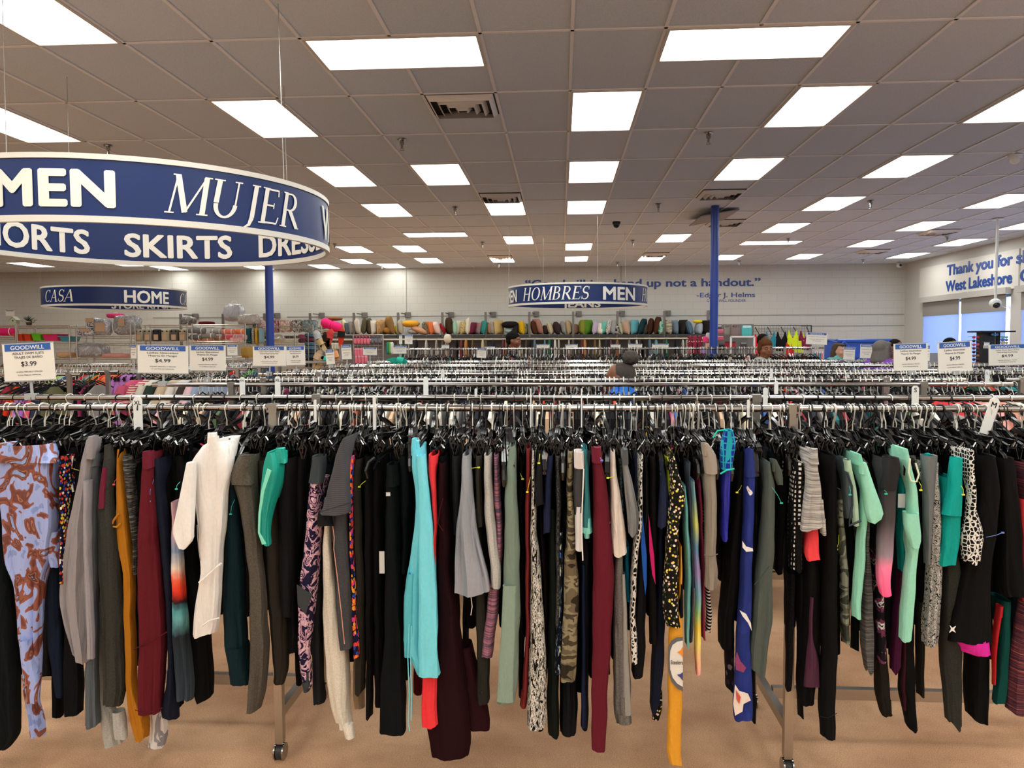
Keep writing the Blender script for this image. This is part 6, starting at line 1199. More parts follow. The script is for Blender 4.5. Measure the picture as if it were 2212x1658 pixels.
# ================================================================ WIRE SHELVING AT THE LEFT
WIRE=plain('zinc_wire','b9b7b0',.3,.9)
YW=13.2
def X_(px,Y=YW): return at(px,720,Y).x
def Z_(py,Y=YW): return at(300,py,Y).z
def wire_unit(x0,x1,tiers,label,Y=YW,dp=.5,top=None,back=True):
    a,b=X_(x0,Y),X_(x1,Y); zt=Z_(top,Y); e=empty('wire_shelving',((a+b)/2,Y+dp/2,0),label,'wire shelving','wire shelving units at the left')
    for x in(a,b):
        for y in(Y,Y+dp): MB().tube([(x,y,0),(x,y,zt)],.013,8).build('post',WIRE,e)
    for t in tiers:
        z=Z_(t,Y); m=MB()
        for y in(Y,Y+dp):
            for dz in(0,-.035): m.tube([(a,y,z+dz),(b,y,z+dz)],.004,4,cap=False)
            n=int((b-a)/.05)
            m.tube([(a+(b-a)*i/(n*2),y,z-(.035 if i%2 else 0)) for i in range(n*2+1)],.002,3,cap=False)
        for i in range(1,int((b-a)/.03)): m.tube([(a+.03*i,Y,z),(a+.03*i,Y+dp,z)],.002,3,cap=False)
        m.build('wire_shelf',WIRE,e,smooth=False)
    if back:
        m=MB(); z0,z1=.9,zt-.03
        for i in range(0,int((b-a)/.075)+1): m.tube([(a+.075*i,Y+dp,z0),(a+.075*i,Y+dp,z1)],.002,3,cap=False)
        for i in range(0,int((z1-z0)/.075)+1): m.tube([(a,Y+dp,z0+.075*i),(b,Y+dp,z0+.075*i)],.002,3,cap=False)
        m.build('back_grid',WIRE,e,smooth=False)
    return e
wire_unit(-70,34,[702,727,762],'wire shelving at the left picture edge with the pink roll bag',top=701)
wire_unit(37,150,[702,737,772],'wire shelving with the coloured bins, far left',top=700)
wire_unit(165,282,[726,741,772],'wire shelving with plastic-wrapped bedding',top=700)
wire_unit(292,405,[702,737,772],'wire shelving holding six packaged curtain sets',top=698)
wire_unit(415,530,[702,738,772],'wire shelving holding rolled plush blankets',top=699)
wire_unit(534,676,[706,740,772],'wire shelving with plaid linens and tote bags, behind the left blue column',top=703,Y=13.6)
PLB=lambda n,c:plain('bin_'+n,c,.35)
def basin(x0,y0,x1,y1,c,label,Y=YW+.22,cat='plastic bin',rim=True,nm='plastic_bin'):
    a=at(x0,y0,Y); b=at(x1,y1,Y); w=b.x-a.x; h=a.z-b.z; e=empty(nm,((a.x+b.x)/2,Y,b.z),label,cat)
    W,D,w2,d2=w/2,.16,w/2*.78,.125; m=MB(); t=.006
    vs=[(-w2,-d2,0),(w2,-d2,0),(w2,d2,0),(-w2,d2,0),(-W,-D,h),(W,-D,h),(W,D,h),(-W,D,h),(-W+t,-D+t,h),(W-t,-D+t,h),(W-t,D-t,h),(-W+t,D-t,h),(-w2+t,-d2+t,t),(w2-t,-d2+t,t),(w2-t,d2-t,t),(-w2+t,d2-t,t)]
    fs=[(3,2,1,0),(0,1,5,4),(1,2,6,5),(2,3,7,6),(3,0,4,7),(4,5,9,8),(5,6,10,9),(6,7,11,10),(7,4,8,11),(8,9,13,12),(9,10,14,13),(10,11,15,14),(11,8,12,15),(12,13,14,15)]
    m.add(vs,fs); m.local('body',PLB(c,c),e,smooth=False)
    m=MB(); r=[(-W-.012,-D-.012),(W+.012,-D-.012),(W+.012,D+.012),(-W-.012,D+.012)]; 
    m.tube([(x,y,h-.006) for x,y in r],.009,6,closed=True); m.local('rim',PLB(c,c),e); return e
basin(41,721,61,736,'d8492a','red-orange plastic basket, leftmost, left one of two'); basin(63,721,78,736,'cf3f22','red-orange plastic basket beside the lime basin')
basin(80,720,100,735,'5fc41e','lime green plastic basin'); basin(103,721,137,736,'d82a6a','magenta pink plastic basin'); basin(140,726,164,737,'3a9ab0','sky blue plastic tray bin')
def roll_bag(x0,x1,y,rpx,c,label,Y,name='roll_bag'):
    a=at(x0,y,Y); b=at(x1,y,Y); r=rpx/FPX*Y; e=empty(name,((a.x+b.x)/2,Y,a.z-r),label,'rolled blanket'); m=MB()
    m.tube([a,a+(b-a)*.02,a+(b-a)*.5,a+(b-a)*.98,b],[r*.7,r,r*1.02,r,r*.7],16); m.build('roll',S(c),e)
    m=MB()
    for f in(.22,.78):
        p=a+(b-a)*f; m.tube([p-Vector((.008,0,0)),p+Vector((.008,0,0))],r*1.05,16)
    m.build('strap',WHT,e); return e
roll_bag(-12,35,716,9,'e02a72','hot pink rolled bag in clear wrap at the left edge',YW+.2)
p=at(18,716,YW+.05); 
# birdhouse and plant on the top tier
a=at(32,701,YW+.2); e=empty('birdhouse',a,'small pale green toy house on the top wire shelf, left','ornament'); m=MB(); m.prism([(-.062,0),(.062,0),(.062,.085),(0,.13),(-.062,.085)],-.05,.05,'Y'); m.local('house_body',plain('sage_paint','a8b094',.6),e,smooth=False); m=MB(); m.prism([(-.075,.078),(0,.14),(.075,.078),(.075,.086),(0,.15),(-.075,.086)],-.06,.06,'Y'); m.local('roof',plain('sage_roof','c4c8b0',.6),e,smooth=False); MB().tube([(0,-.052,.07),(0,-.048,.07)],.012,10).local('hole',BLACKP,e)
a=at(63,702,YW+.2); e=empty('artificial_plant',a,'small dark green artificial plant on the top wire shelf','plant'); MB().lathe([(0,0),(.04,0),(.05,.05),(.04,.052),(0,.05)],n=12).local('pot',plain('pot_dark','3a2e28',.6),e); m=MB()
for i in range(60):
    an=R.uniform(0,6.28); r=R.uniform(.02,.11); z=.15-r*.9+R.uniform(-.02,.03); v=Vector((math.cos(an)*r,math.sin(an)*r,z)); d=Vector((math.cos(an),math.sin(an),.5))*.05; s=Vector((-math.sin(an),math.cos(an),0))*.012; m.add([v-d*.4,v+s,v+d,v-s],[(0,1,2,3)])
m.tube([(0,0,.04),(0,0,.17)],.006,6); m.local('foliage',plain('plant_green','23401f',.7),e,smooth=False)
# wall notice
a=at(12,670,YF-.01); b=at(31,682,YF-.01); e=empty('wall_notice',((a.x+b.x)/2,YF-.005,b.z),'small framed notice on the far wall at the left','notice'); MB().box(((a.x+b.x)/2,YF-.006,(a.z+b.z)/2),(b.x-a.x,.01,a.z-b.z)).build('sheet',PAPER,e,smooth=False); MB().box(((a.x+b.x)/2,YF-.013,a.z-.015),(b.x-a.x-.03,.003,.02)).build('blue_heading',PBLUE,e,smooth=False)
# plastic wrapped packages
WRAP=cloth('noise',('77767a','e6e6e8','8d8c90','c9c9cc','4a4a4e'),ns=7,detail=5,dist=3,interp='LINEAR',rough=.12)
WRAPB=cloth('noise',('d8dade','5a6a90','e6e6e6','8a94b0'),ns=14,detail=4,dist=2,rough=.2)
KRAFT=plain('kraft_label','c9a888',.6)
def bundle(x0,y0,x1,y1,Y,mat,label,cat='packaged bedding',dp=.3,lab=None,name='packaged_bedding',seed=0,handle=False,box=.5,group=None):
    a=at(x0,y0,Y); b=at(x1,y1,Y); w=(b.x-a.x)/2; h=(a.z-b.z)/2; c=Vector(((a.x+b.x)/2,Y,(a.z+b.z)/2)); rr=random.Random(seed+int(x0)); e=empty(name,(c.x,Y,b.z),label,cat,group)
    ph=[rr.uniform(0,6) for _ in range(4)]
    def fn(v):
        k=1+.05*math.sin(7*v.x+ph[0])*math.sin(6*v.z+ph[1])+.04*math.sin(13*v.z+9*v.x+ph[2]); q=box
        return Vector((math.copysign(abs(v.x)**q,v.x)*k,math.copysign(abs(v.y)**q,v.y)*k,math.copysign(abs(v.z)**q,v.z)*k))
    MB().ell(c,(w*.97,dp/2,h*.97),22,fn=fn).build('wrapped_body',mat,e)
    if lab:
        u0,v0,u1,v1=lab; MB().box((c.x-w+2*w*(u0+u1)/2,Y-dp/2-.012,c.z+h-2*h*(v0+v1)/2),(2*w*(u1-u0),.004,2*h*(v1-v0))).build('paper_label',KRAFT,e,smooth=False)
    if handle: MB().tube([(c.x-w*.3,Y,c.z+h*.95),(c.x-w*.25,Y,c.z+h*1.3),(c.x+w*.25,Y,c.z+h*1.3),(c.x+w*.3,Y,c.z+h*.95)],.006,6).build('handle',WHT,e)
    return e
bundle(172,708,214,725,YW+.2,WRAPB,'blue and white patterned bedding pack under the others',lab=(.3,.1,.8,.5))
bundle(194,686,217,707,YW+.22,WRAPB,'upright blue patterned bedding pack with photo card',lab=(.1,.05,.9,.5))
bundle(205,688,240,725,YW+.05,WRAP,'dark trimmed silver bedding pack with square photo card',lab=(.25,.25,.85,.75),dp=.2)
bundle(250,680,302,724,YW+.2,WRAP,'large crinkled clear bedding bag, right one',lab=(.35,.2,.6,.55),dp=.34)
bundle(236,677,264,687,YW+.3,S('e8487c'),'pink cushion pack on top of the bedding bags',handle=True)
bundle(170,740,232,772,YW+.2,WRAP,'crinkled clear bundle on the lower wire shelf',dp=.4)
bundle(223,763,277,772,YW+.2,STRP('d87a74','e8b8a8'),'coral striped folded quilt on the lower shelf')
bundle(128,760,166,772,YW+.2,STRP('e88a90','8ab858',16),'pink and green folded towels on the lower shelf')
for k,(px,c,l) in enumerate(((302,'a8a08e','beige curtain pack, first of six'),(321,'9a9282','taupe curtain pack, second of six'),(340,'2e3138','black curtain pack, third of six'),(359,'b3a88c','sand curtain pack, fourth of six'),(378,'5e5a54','dark grey curtain pack, fifth of six'),(397,'a89c88','tan curtain pack, last of six'))):
    a=at(px-9,711,YW+.1); b=at(px+9,737,YW+.1); e=empty('curtain_pack',((a.x+b.x)/2,YW+.1,b.z),l,'packaged curtain','packaged curtain sets')
    w=b.x-a.x; h=a.z-b.z; m=MB(); m.ell((0,0,h/2),(w/2,.05,h/2),16,fn=lambda v:Vector((math.copysign(abs(v.x)**.3,v.x),math.copysign(abs(v.y)**.6,v.y),math.copysign(abs(v.z)**.25,v.z)))); m.local('folded_fabric',S(c),e)
    MB().box((0,-.055,h*.35),(w*.55,.004,h*.45)).local('paper_label',KRAFT,e,smooth=False)
    for s in(-1,1):
        MB().tube([(s*w*.28,-.056,h*.84),(s*w*.28,-.05,h*.84)],.014,12).local('grommet',BLACKP,e)
for px,y,w,c,l in ((426,714,36,'7d7c7c','grey rolled plush blanket, upper left'),(446,725,40,'8d8c86','grey rolled blanket with orange end, middle'),(440,733,38,'c98a72','dusty orange rolled blanket, lower'),(424,728,26,'6e6c6c','dark grey rolled blanket at the post'),(468,716,26,'a5a29c','light grey rolled blanket'),(470,730,24,'a87a66','tan rolled blanket by the pink ones'),(494,716,26,'e88470','salmon rolled blanket on the shelf'),(498,728,30,'e86a78','coral pink rolled blanket'),(516,716,24,'f08a5a','orange rolled blanket, right group'),(520,728,26,'d8a0a4','pale pink rolled blanket'),(510,734,24,'f0b0b0','light pink rolled blanket, bottom right')):
    roll_bag(px-w/2,px+w/2,y,5.5,c,l,YW+.15+R.uniform(-.1,.15),'rolled_blanket')
for x0,x1,c,l in ((530,546,STRP('2f6a70','143a44',16),'teal plaid folded linen'),(547,553,STRP('e4e0d4','3a3a3a',20),'black and white checked linen'),(554,560,S('d8a83a'),'yellow folded linen strip'),(562,568,S('8ab0b8'),'pale aqua folded linen strip')):
    bundle(x0,708,x1,742,13.65,c,l+' beside the left blue column','folded linen',dp=.2,name='folded_linen',box=.4)
# bags piled on the top tier
DUF=cloth('noise',('6a6a70','b8b8bc','55555a'),ns=5,detail=4,dist=2,interp='LINEAR',rough=.25)
bundle(487,656,526,694,13.9,DUF,'grey quilted zipped bedding bag standing on the top tier','bedding bag',dp=.35,name='bedding_bag',handle=True)
bundle(515,678,560,702,13.7,cloth('noise',('e6e2dc','a8a098','f0eeea'),ns=6,detail=4,dist=2,interp='LINEAR',rough=.2),'white crinkled bedding bag on the top tier','bedding bag',name='bedding_bag')
bundle(395,684,420,702,13.7,cloth('noise',('e6e2dc','55514e','f0eeea'),ns=6,detail=4,dist=2,interp='LINEAR',rough=.2),'white and black small bedding bag by the upright','bedding bag',name='bedding_bag')
bundle(433,694,460,701,13.7,S('6a1f2a'),'dark red folded cloth on the top tier','folded linen',name='folded_linen')
for x0,x1,c,l in ((548,572,('d8c8c4','b87a78'),'pink striped tote left of the blue column'),(588,604,('c9a8a4','8a4a50'),'rose striped tote right of the blue column'),(604,630,('e0d4c4','b88a80'),'cream and rose tote with a black top edge'),(632,652,('c9c4ba','4a4a48'),'black and white leaf print tote'),(654,686,('9aa8a8','5a6a6c'),'blue grey damask tote')):
    bundle(x0,690,x1,718,13.85,PAT(*c,ns=16),l,'tote bag',dp=.16,name='tote_bag',box=.35); 
bundle(525,748,545,772,13.,STRP('c9a85a','8a6a30',40),'gold woven bag right of the small portrait sign','bag',name='bag')
bundle(588,722,613,740,13.6,plain('bowl_metal','b8b4a8',.3,.6),'round metal basin on the shelf right of the column','basin',name='basin',box=.8)
# ---------------------------------------------------------------- slipper grid and packs
YG=10.6
def grid_panel(x0,x1,y0,y1,Y,label,mat=WIRE,sp=.06,legs=True,name='grid_panel'):
    a=at(x0,y0,Y); b=at(x1,y1,Y); e=empty(name,((a.x+b.x)/2,Y,0 if legs else b.z),label,'display grid'); m=MB(); z0=b.z; z1=a.z
    for i in range(int((b.x-a.x)/sp)+1): m.tube([(a.x+sp*i,Y,z0),(a.x+sp*i,Y,z1)],.0025,4,cap=False)
    for i in range(int((z1-z0)/sp)+1): m.tube([(a.x,Y,z0+sp*i),(b.x,Y,z0+sp*i)],.0025,4,cap=False)
    m.build('wire_mesh',mat,e,smooth=False)
    m=MB()
    for x in(a.x,b.x): m.tube([(x,Y,0 if legs else z0),(x,Y,z1)],.012,8)
    m.tube([(a.x,Y,z1),(b.x,Y,z1)],.01,8); m.build('frame',mat,e); return e
grid_panel(680,735,719,800,YG,'wire grid hung with slippers, left of the sock packs'); grid_panel(763,828,723,800,YG+.3,'wire grid hung with pink sock packs')
def slipper(px,py,Y,c,c2,label,rot=0,yaw=0):
    p=at(px,py,Y); e=empty('slipper',p,label,'slipper','slippers on the wire grid'); e.rotation_euler=(math.radians(90),rot,yaw)
    m=MB(); n=18; L=.26
    prof=[]
    for k in range(n):
        a=2*math.pi*k/n; y=math.cos(a)*L/2; w=.042+.012*math.cos(a); prof.append((math.sin(a)*w,y))
    m.prism(prof,-.012,.012,'Z'); m.local('sole',S(c),e)
    m=MB(); vs=[];fs=[]
    for i in range(7):
        a=math.pi*i/6; 
        for y in(.0,.085): vs.append((math.cos(a)*.052,y,.01+math.sin(a)*.04))
    for i in range(6): fs.append((i*2,i*2+1,i*2+3,i*2+2))
    m.add(vs,fs); m.local('strap',S(c2),e); return e
for a in ((688,732,'c9c4bc','b0b4b8','grey fluffy slipper at the top left of the grid',-.3),(697,744,'d8bc8c','cfae80','cream bow slipper, front of its pair',-.5),(706,736,'3a2a24','2a1e1a','dark brown slipper by the cream pair',-.2),(712,730,'d8504a','c84440','coral slipper strap behind',.2),(684,775,'c9a888','d8b898','beige slipper lower left',.4),(700,776,'2aa088','38b89c','teal green plush slipper, front',1.9),(690,786,'c0a078','b89468','tan slipper at the bottom of the grid',.6),(726,772,'c08a5a','d89a6a','tan sandal right of the portrait sign',-.3),(737,728,'d8402e','222222','red slipper at the grid top right',.1),(858,779,'2aa890','30b49a','turquoise slipper lying on the rear rack',1.7)):
    px,py,c,c2,l,r=a; slipper(px,py,YG-.12 if px<850 else 9.7,c,c2,l,rot=r)
def pack(px,py,Y,wpx,hpx,c,c2,label,group,cat='sock pack',name='sock_pack'):
    a=at(px,py,Y); w=wpx/FPX*Y; h=hpx/FPX*Y; e=empty(name,(a.x,Y,a.z-h/2),label,cat,group)
    MB().ell((0,0,h/2),(w/2,.02,h/2),12,fn=lambda v:Vector((math.copysign(abs(v.x)**.35,v.x),v.y,math.copysign(abs(v.z)**.3,v.z)))).local('packed_item',S(c),e)
    MB().box((0,-.021,h*.86),(w*.8,.004,h*.22)).local('header_card',plain('card_'+c2,c2,.5),e,smooth=False); return e
for r,(y,xs_) in enumerate(((734,(768,775,782,789,796)),(760,(769,775,781,787)),(776,(770,777,784,791)))):
    for x in xs_: pack(x,y,YG+.2,6.5,18,'e8788c','3a2a3a' if r==0 else 'e89aa8','pink sock pack in the %s row of the grid'%('top','middle','bottom')[r],'pink sock packs, %s row'%('top','middle','bottom')[r])
for x in (805,813,821): pack(x,733,YG+.2,7,16,'77757c','3a3a40','grey boxed sock pack at the top right of the grid','grey sock packs')
for x in (719,725,730): pack(x,747,YG-.1,5.5,14,'d4cdb8','e4e0d0','pale sock pack between slippers on the grid','pale sock packs')
for x,c in ((838,'3a8a7a'),(843,'6ab04a'),(847,'d8d4cc')): bundle(x-3,738,x+3,765,11.2,S(c),'scarf hanging right of the grid, '+{'3a8a7a':'teal','6ab04a':'green','d8d4cc':'white'}[c],'scarf',dp=.1,name='scarf')
# stacked folded blankets column
FB=[('3f5f6e','slate blue'),('6a2a40','burgundy'),('4f6f80','dusty blue'),('5f7f90','light denim'),('2f4250','dark teal'),('3c5464','steel blue'),('15161a','black'),('23303a','charcoal blue')]
for k,(c,nm_) in enumerate(FB):
    y=724+k*9; bundle(664,y-4.5,680,y+4.5,10.9,STRP(c,'%02x%02x%02x'%tuple(int(int(c[i:i+2],16)*.7) for i in(0,2,4)),12),f'{nm_} folded blanket, number {k+1} from the top of the stack' if False else f'{nm_} folded blanket in the tall stack left of the slippers','folded blanket',dp=.3,name='folded_blanket',box=.35)
for k,(c,nm_) in enumerate((('7a3a50','plum'),('54303e','dark plum'))):
    y=726+k*9; bundle(649,y-4,662,y+5,11.3,S(c),f'{nm_} folded blanket left of the tall stack','folded blanket',dp=.25,name='folded_blanket',box=.35)
m=MB(); a=at(655,720,11.1); b=at(684,800,11.1)
e=empty('wire_bin_tower',((a.x+b.x)/2,11,0),'narrow wire tower holding the folded blanket stack','wire shelving')
m=MB()
for x in(a.x,b.x):
    for y in(10.75,11.3): m.tube([(x,y,0),(x,y,a.z)],.01,6)
m.build('frame',WIRE,e)
m=MB()
for q in range(12): m.tube([(a.x,10.75,.2+q*.14),(b.x,10.75,.2+q*.14)],.003,4,cap=False)
m.build('wire_rungs',WIRE,e)
# ---------------------------------------------------------------- right rear gondola
YR=16.5
a=at(1546,700,YR); b=at(1632,760,YR); e=empty('gondola_rack',((a.x+b.x)/2,YR,0),'grey gondola rack of packaged goods right of the blue column','rack')
MB().box(((a.x+b.x)/2,YR+.2,a.z/2),(b.x-a.x,.04,a.z)).build('back_panel',plain('gondola_panel','6f6c68',.6),e,smooth=False)
for z in(.3,.8,1.3): MB().box(((a.x+b.x)/2,YR,z),(b.x-a.x,.4,.03)).build('shelf',plain('gondola_shelf','a8a49c',.5),e,smooth=False)
for px,py,w,h,c,c2,l in ((1553,707,12,9,'55555c','e8d4d8','charcoal boxed item at the top left of the gondola'),(1554,715,18,8,'e06a84','f0a0b0','pink packs at the left of the gondola'),(1554,730,18,9,'cf5a74','e8a0b0','pink packs, second tier of the gondola'),(1570,712,12,22,'8f8b84','6a6862','grey bedding pack, left of the leopard one'),(1589,713,19,24,None,'d8d0c8','leopard print bedding pack beside the aqua one'),(1613,714,21,23,'5ac0c4','c0e8e8','aqua bedding pack at the top right of the gondola'),(1571,745,13,16,'a82a3a','3a2a2a','red boxed item lower left of the gondola'),(1584,745,10,16,'b8303e','3a2a2a','red boxed item beside the first'),(1606,746,14,14,'45484c','8a8a88','charcoal boxed item under the shelf'),(1559,748,12,14,'2a2c30','4a4c50','black boxed item lower left')):
    o=pack(px,py,YR-.12,w,h,c or '8a7a78',c2,l,'packaged goods on the gondola','package','package')
    if c is None:
        o.children[0].data.materials[0]=PAT('8f8280','4a4244',24)
# white framed shelf
m=MB(); a=at(1579,727,YR-.35); b=at(1629,753,YR-.35)
for x in(a.x,b.x): m.box((x,YR-.35,a.z/2),(.035,.035,a.z))
m.box(((a.x+b.x)/2,YR-.35,a.z),(b.x-a.x,.035,.035)); m.box(((a.x+b.x)/2,YR-.35,at(1600,769,YR-.35).z),(b.x-a.x,.035,.03)); tag(m.build('shelf_stand',WHITEP,smooth=False),'white metal display frame in front of the gondola','stand')
for px,c,l in ((1490,'7a2a3c','maroon dotted sock bundle left'),(1500,'8a3044','maroon dotted sock bundle middle'),(1511,'7f2c40','maroon dotted sock bundle right')):
    bundle(px-5,724,px+5,765,17.2,cloth('voro',(c,'d8b8b8'),ns=22,wr=.3),l+' of the blue column','sock bundle',dp=.12,name='sock_bundle',box=.4)
for px,py,c,l in ((1524,733,'e84a80','pink toy pack left of the blue column'),(1530,748,'d8a890','peach toy pack left of the blue column'),(1521,758,'8a6ab0','violet toy pack left of the blue column'),(1531,725,'c8c4d0','pale toy pack above the pink one')): bundle(px-6,py-7,px+6,py+7,17,S(c),l,'toy pack',dp=.08,name='toy_pack',box=.4)
# black grid wall
grid_panel(1627,1751,703,800,YF-.12,'black wire grid fixed to the far wall right of the gondola',mat=plain('black_wire','121214',.4,.3),sp=.075,legs=False,name='wall_grid')
m=MB()
BRA=[(1640,738,'c8202c','red bralette on the left arm'),(1664,733,'2f7f90','teal bralette behind the seated woman'),(1688,733,'121214','black bralette on the third arm'),(1712,730,'c8dc2c','neon yellow bralette on the fourth arm'),(1726,736,'bcd030','neon yellow bralette lower on the fourth arm'),(1738,731,'7a2340','maroon bralette on the right arm'),(1703,744,'b8342c','rust red top below the black bralette')]
for px,py,c,l in BRA:
    p=at(px,py,YF-.55); e=empty('bralette',(p.x,YF-.55,p.z-.3),l+' of the black grid','bralette','bralettes on the black grid')
    s=[(.5,-.11,-.09,-.03,.03),(.38,-.13,-.05,-.04,.04),(.3,-.16,.0,-.05,.05)]
    for sg in(0,1):
        q=[(z,(-b2 if sg else a2),(-a2 if sg else b2),y0,y1) for z,a2,b2,y0,y1 in s]; loft(interp(q,step=.05),n=10,waves=2,amp=.1,seed=3).local('strap',S(c),e)
    loft(interp([(.3,-.16,.16,-.05,.05),(.12,-.14,.14,-.06,.06),(.0,-.13,.13,-.05,.05)],step=.04),n=18,waves=4,amp=.2,seed=int(px)).local('band',S(c),e)
for px in (1631,1658,1687,1714,1742):
    a=at(px,706,YF-.12); b=at(px+9,722,YF-.5); o=MB().tube([a,b],.012,6).build('wall_hook',BLACKP); tag(o,'black slanted display arm on the black grid','display arm','display arms on the black grid')
for k,px in enumerate((1760,1765,1770,1775)): pack(px,768,12.2,4.5,20,'e8889c' if k%2 else '4aa8b8','e4e0dc','pastel pack hanging at the right end of the tall rack','pastel packs at the right end of the tall rack')
# blue bins
def blue_bin(x0,y0,x1,y1,Y,label):
    a=at(x0,y0,Y); b=at(x1,y1,Y); w=b.x-a.x; e=empty('blue_bin',((a.x+b.x)/2,Y,0),label,'bin','large blue bins'); h=a.z; BP=plain('bin_blue','2450b4',.35)
    m=MB(); t=.03; m.box((0,0,.2),(w*.92,.7,.06)); 
    for s in(-1,1): m.box((s*(w/2-.03),0,(h+.17)/2),(.05,.75,h-.17)); m.box((0,s*.36,(h+.17)/2),(w-.06,.05,h-.17))
    m.local('tub',BP,e,smooth=False)
    m=MB(); hw=w/2; m.tube([(-hw,-.4,h),(hw,-.4,h),(hw,.4,h),(-hw,.4,h)],.035,8,closed=True); 
    for z in(h-.3,h-.62): m.box((0,-.395,z),(w*.96,.03,.06))
    m.local('rim',BP,e); 
    for s in(-1,1):
        m=MB(); m.tube([(s*hw*.95,-.42,h-.45),(s*hw*.93,-.44,h-.1),(s*hw*.8,-.44,h-.02),(s*hw*.66,-.44,h-.1),(s*hw*.64,-.42,h-.45)],.03,8); m.local('handle',BP,e)
    for s in(-1,1):
        for q in(-1,1): MB().tube([(s*w*.4-.02,q*.28,.085),(s*w*.4+.02,q*.28,.085)],.085,14).local('wheel',BLACKP,e)
    return e
blue_bin(1794,736,1912,778,16.0,'large wheeled blue bin against the far wall'); 
# spinner display
YP=9.25; a=at(2116,716,YP); b=at(2140,800,YP); cx=(a.x+b.x)/2; e=empty('spinner_display',(cx,YP,0),'black sunglasses display tower by the right windows','display stand'); BB=plain('display_black','0f0f10',.45)
MB().box((cx,YP,a.z/2+.05),(b.x-a.x,.13,a.z-.1)).build('tower_panel',BB,e,smooth=False)
a2=at(2104,715,YP); b2=at(2178,715,YP); MB().box(((a2.x+b2.x)/2,YP,a.z),(b2.x-a2.x,.3,.018)).build('top_board',BB,e,smooth=False)
x2=at(2161,720,YP).x; MB().box((x2,YP+.05,a.z/2+.05),(.035,.035,a.z-.1)).build('side_post',BB,e,smooth=False); MB().box((cx+.1,YP,.04),(.6,.5,.08)).build('base',BB,e,smooth=False); MB().box(((cx+x2)/2+.05,YP+.06,a.z-.25),(x2-cx-.1,.01,.4)).build('mirror_card',plain('mirror_card','b8bcc4',.2,.3),e,smooth=False)
SG=['a83040','3a3a40','c84a6a','6a2a30','222226','8a5a3a','2a2a2e','b84058','303036','c05a40']
for k in range(16):
    px=2108 if k<9 else R.choice((2149,2170)); py=728+k*8 if k<9 else 722+(k-9)*6; p=at(px,py,YP-.1); c=SG[k%len(SG)] if k<9 else ['3a8ac0','7ac0c8','4a6ab0','c8b060','60a8d0','8a8ad0','5ac8b8'][k-9]
    e2=empty('sunglasses',p,('sunglasses on the left side of the black tower' if k<9 else 'bright sunglasses on the right side of the black tower'),'sunglasses','sunglasses on the tower, '+('left' if k<9 else 'right')+' side')
    for s in(-1,1): MB().ell((s*.022,0,0),(.02,.006,.016),10).local('lens',plain('lens_'+c,c,.15),e2)
    m=MB(); m.tube([(-.045,0,.008),(0,0,.004),(.045,0,.008)],.003,5); m.tube([(-.045,0,.008),(-.045,.09,.006)],.002,4); m.tube([(.045,0,.008),(.045,.09,.006)],.002,4); m.local('frame',BLACKP,e2)
GLC=['5ab0a0','7a5ac0','3a90c8','58b070','c05ab8','4a9ac8','9ac85a','e05ab0','38a0a8','8a6ad0','e87ac0']
for k in range(11):
    px=2146+k*7; pack(px,799+R.uniform(-3,2),9.25,7,14,GLC[k],'e8e4f0','glittery colourful gift pack on the table behind the right price sign','gift packs at right edge','gift pack','gift_pack')
tb=MB(); xa=at(2140,800,9.25).x+.12; tb.box((xa+.7,9.25,1.29),(1.5,.4,.04)); 
for s in(0,1.35): 
    for d in(-.2,.2): tb.box((xa+.03+s,9.25+d*.85,.64),(.04,.04,1.27))
tag(tb.build('display_table',plain('table_white','c9c5bc',.5),smooth=False),'tall pale display table at the right edge','table')
# checkout monitors behind the cream price sign
p=at(2012,782,12.5); e=empty('checkout_counter',(p.x+.5,12.5,0),'grey checkout counter with dark terminal behind the cream price sign','counter')
MB().box((p.x+.6,12.5,.52),(2.6,.7,1.04)).build('counter_body',plain('counter_grey','8f8d88',.5),e,smooth=False); MB().box((p.x+.6,12.5,1.06),(2.7,.8,.05)).build('worktop',plain('counter_top','b8b6b0',.4),e,smooth=False)
MB().box((p.x+.0,12.4,1.3),(.5,.06,.36),rz=.3).build('terminal',plain('terminal_grey','9a9c9e',.4),e,smooth=False); MB().box((p.x+.35,12.3,1.28),(.3,.05,.4),M=Matrix.Rotation(-.4,3,'Y')).build('screen_back',BLACKP,e,smooth=False); MB().box((p.x+1.1,12.4,1.25),(.45,.06,.32)).build('terminal',plain('terminal_grey','9a9c9e',.4),e,smooth=False)
# floor litter
for x,y,l in ((1.15,2.75,'grey lint fluff on the floor right of centre'),(-1.05,2.45,'lint fluff on the floor left of the caster'),(.35,2.62,'dark scrap on the floor near the centre')):
    m=MB()
    for q in range(9): a=Vector((x+R.uniform(-.02,.02),y+R.uniform(-.012,.012),.002)); m.tube([a,a+Vector((R.uniform(-.02,.02),R.uniform(-.01,.01),R.uniform(0,.008))),a+Vector((R.uniform(-.03,.03),R.uniform(-.015,.015),.001))],.0012,4)
    tag(m.build('lint',plain('lint_grey','55504c',.9)),l,'lint')
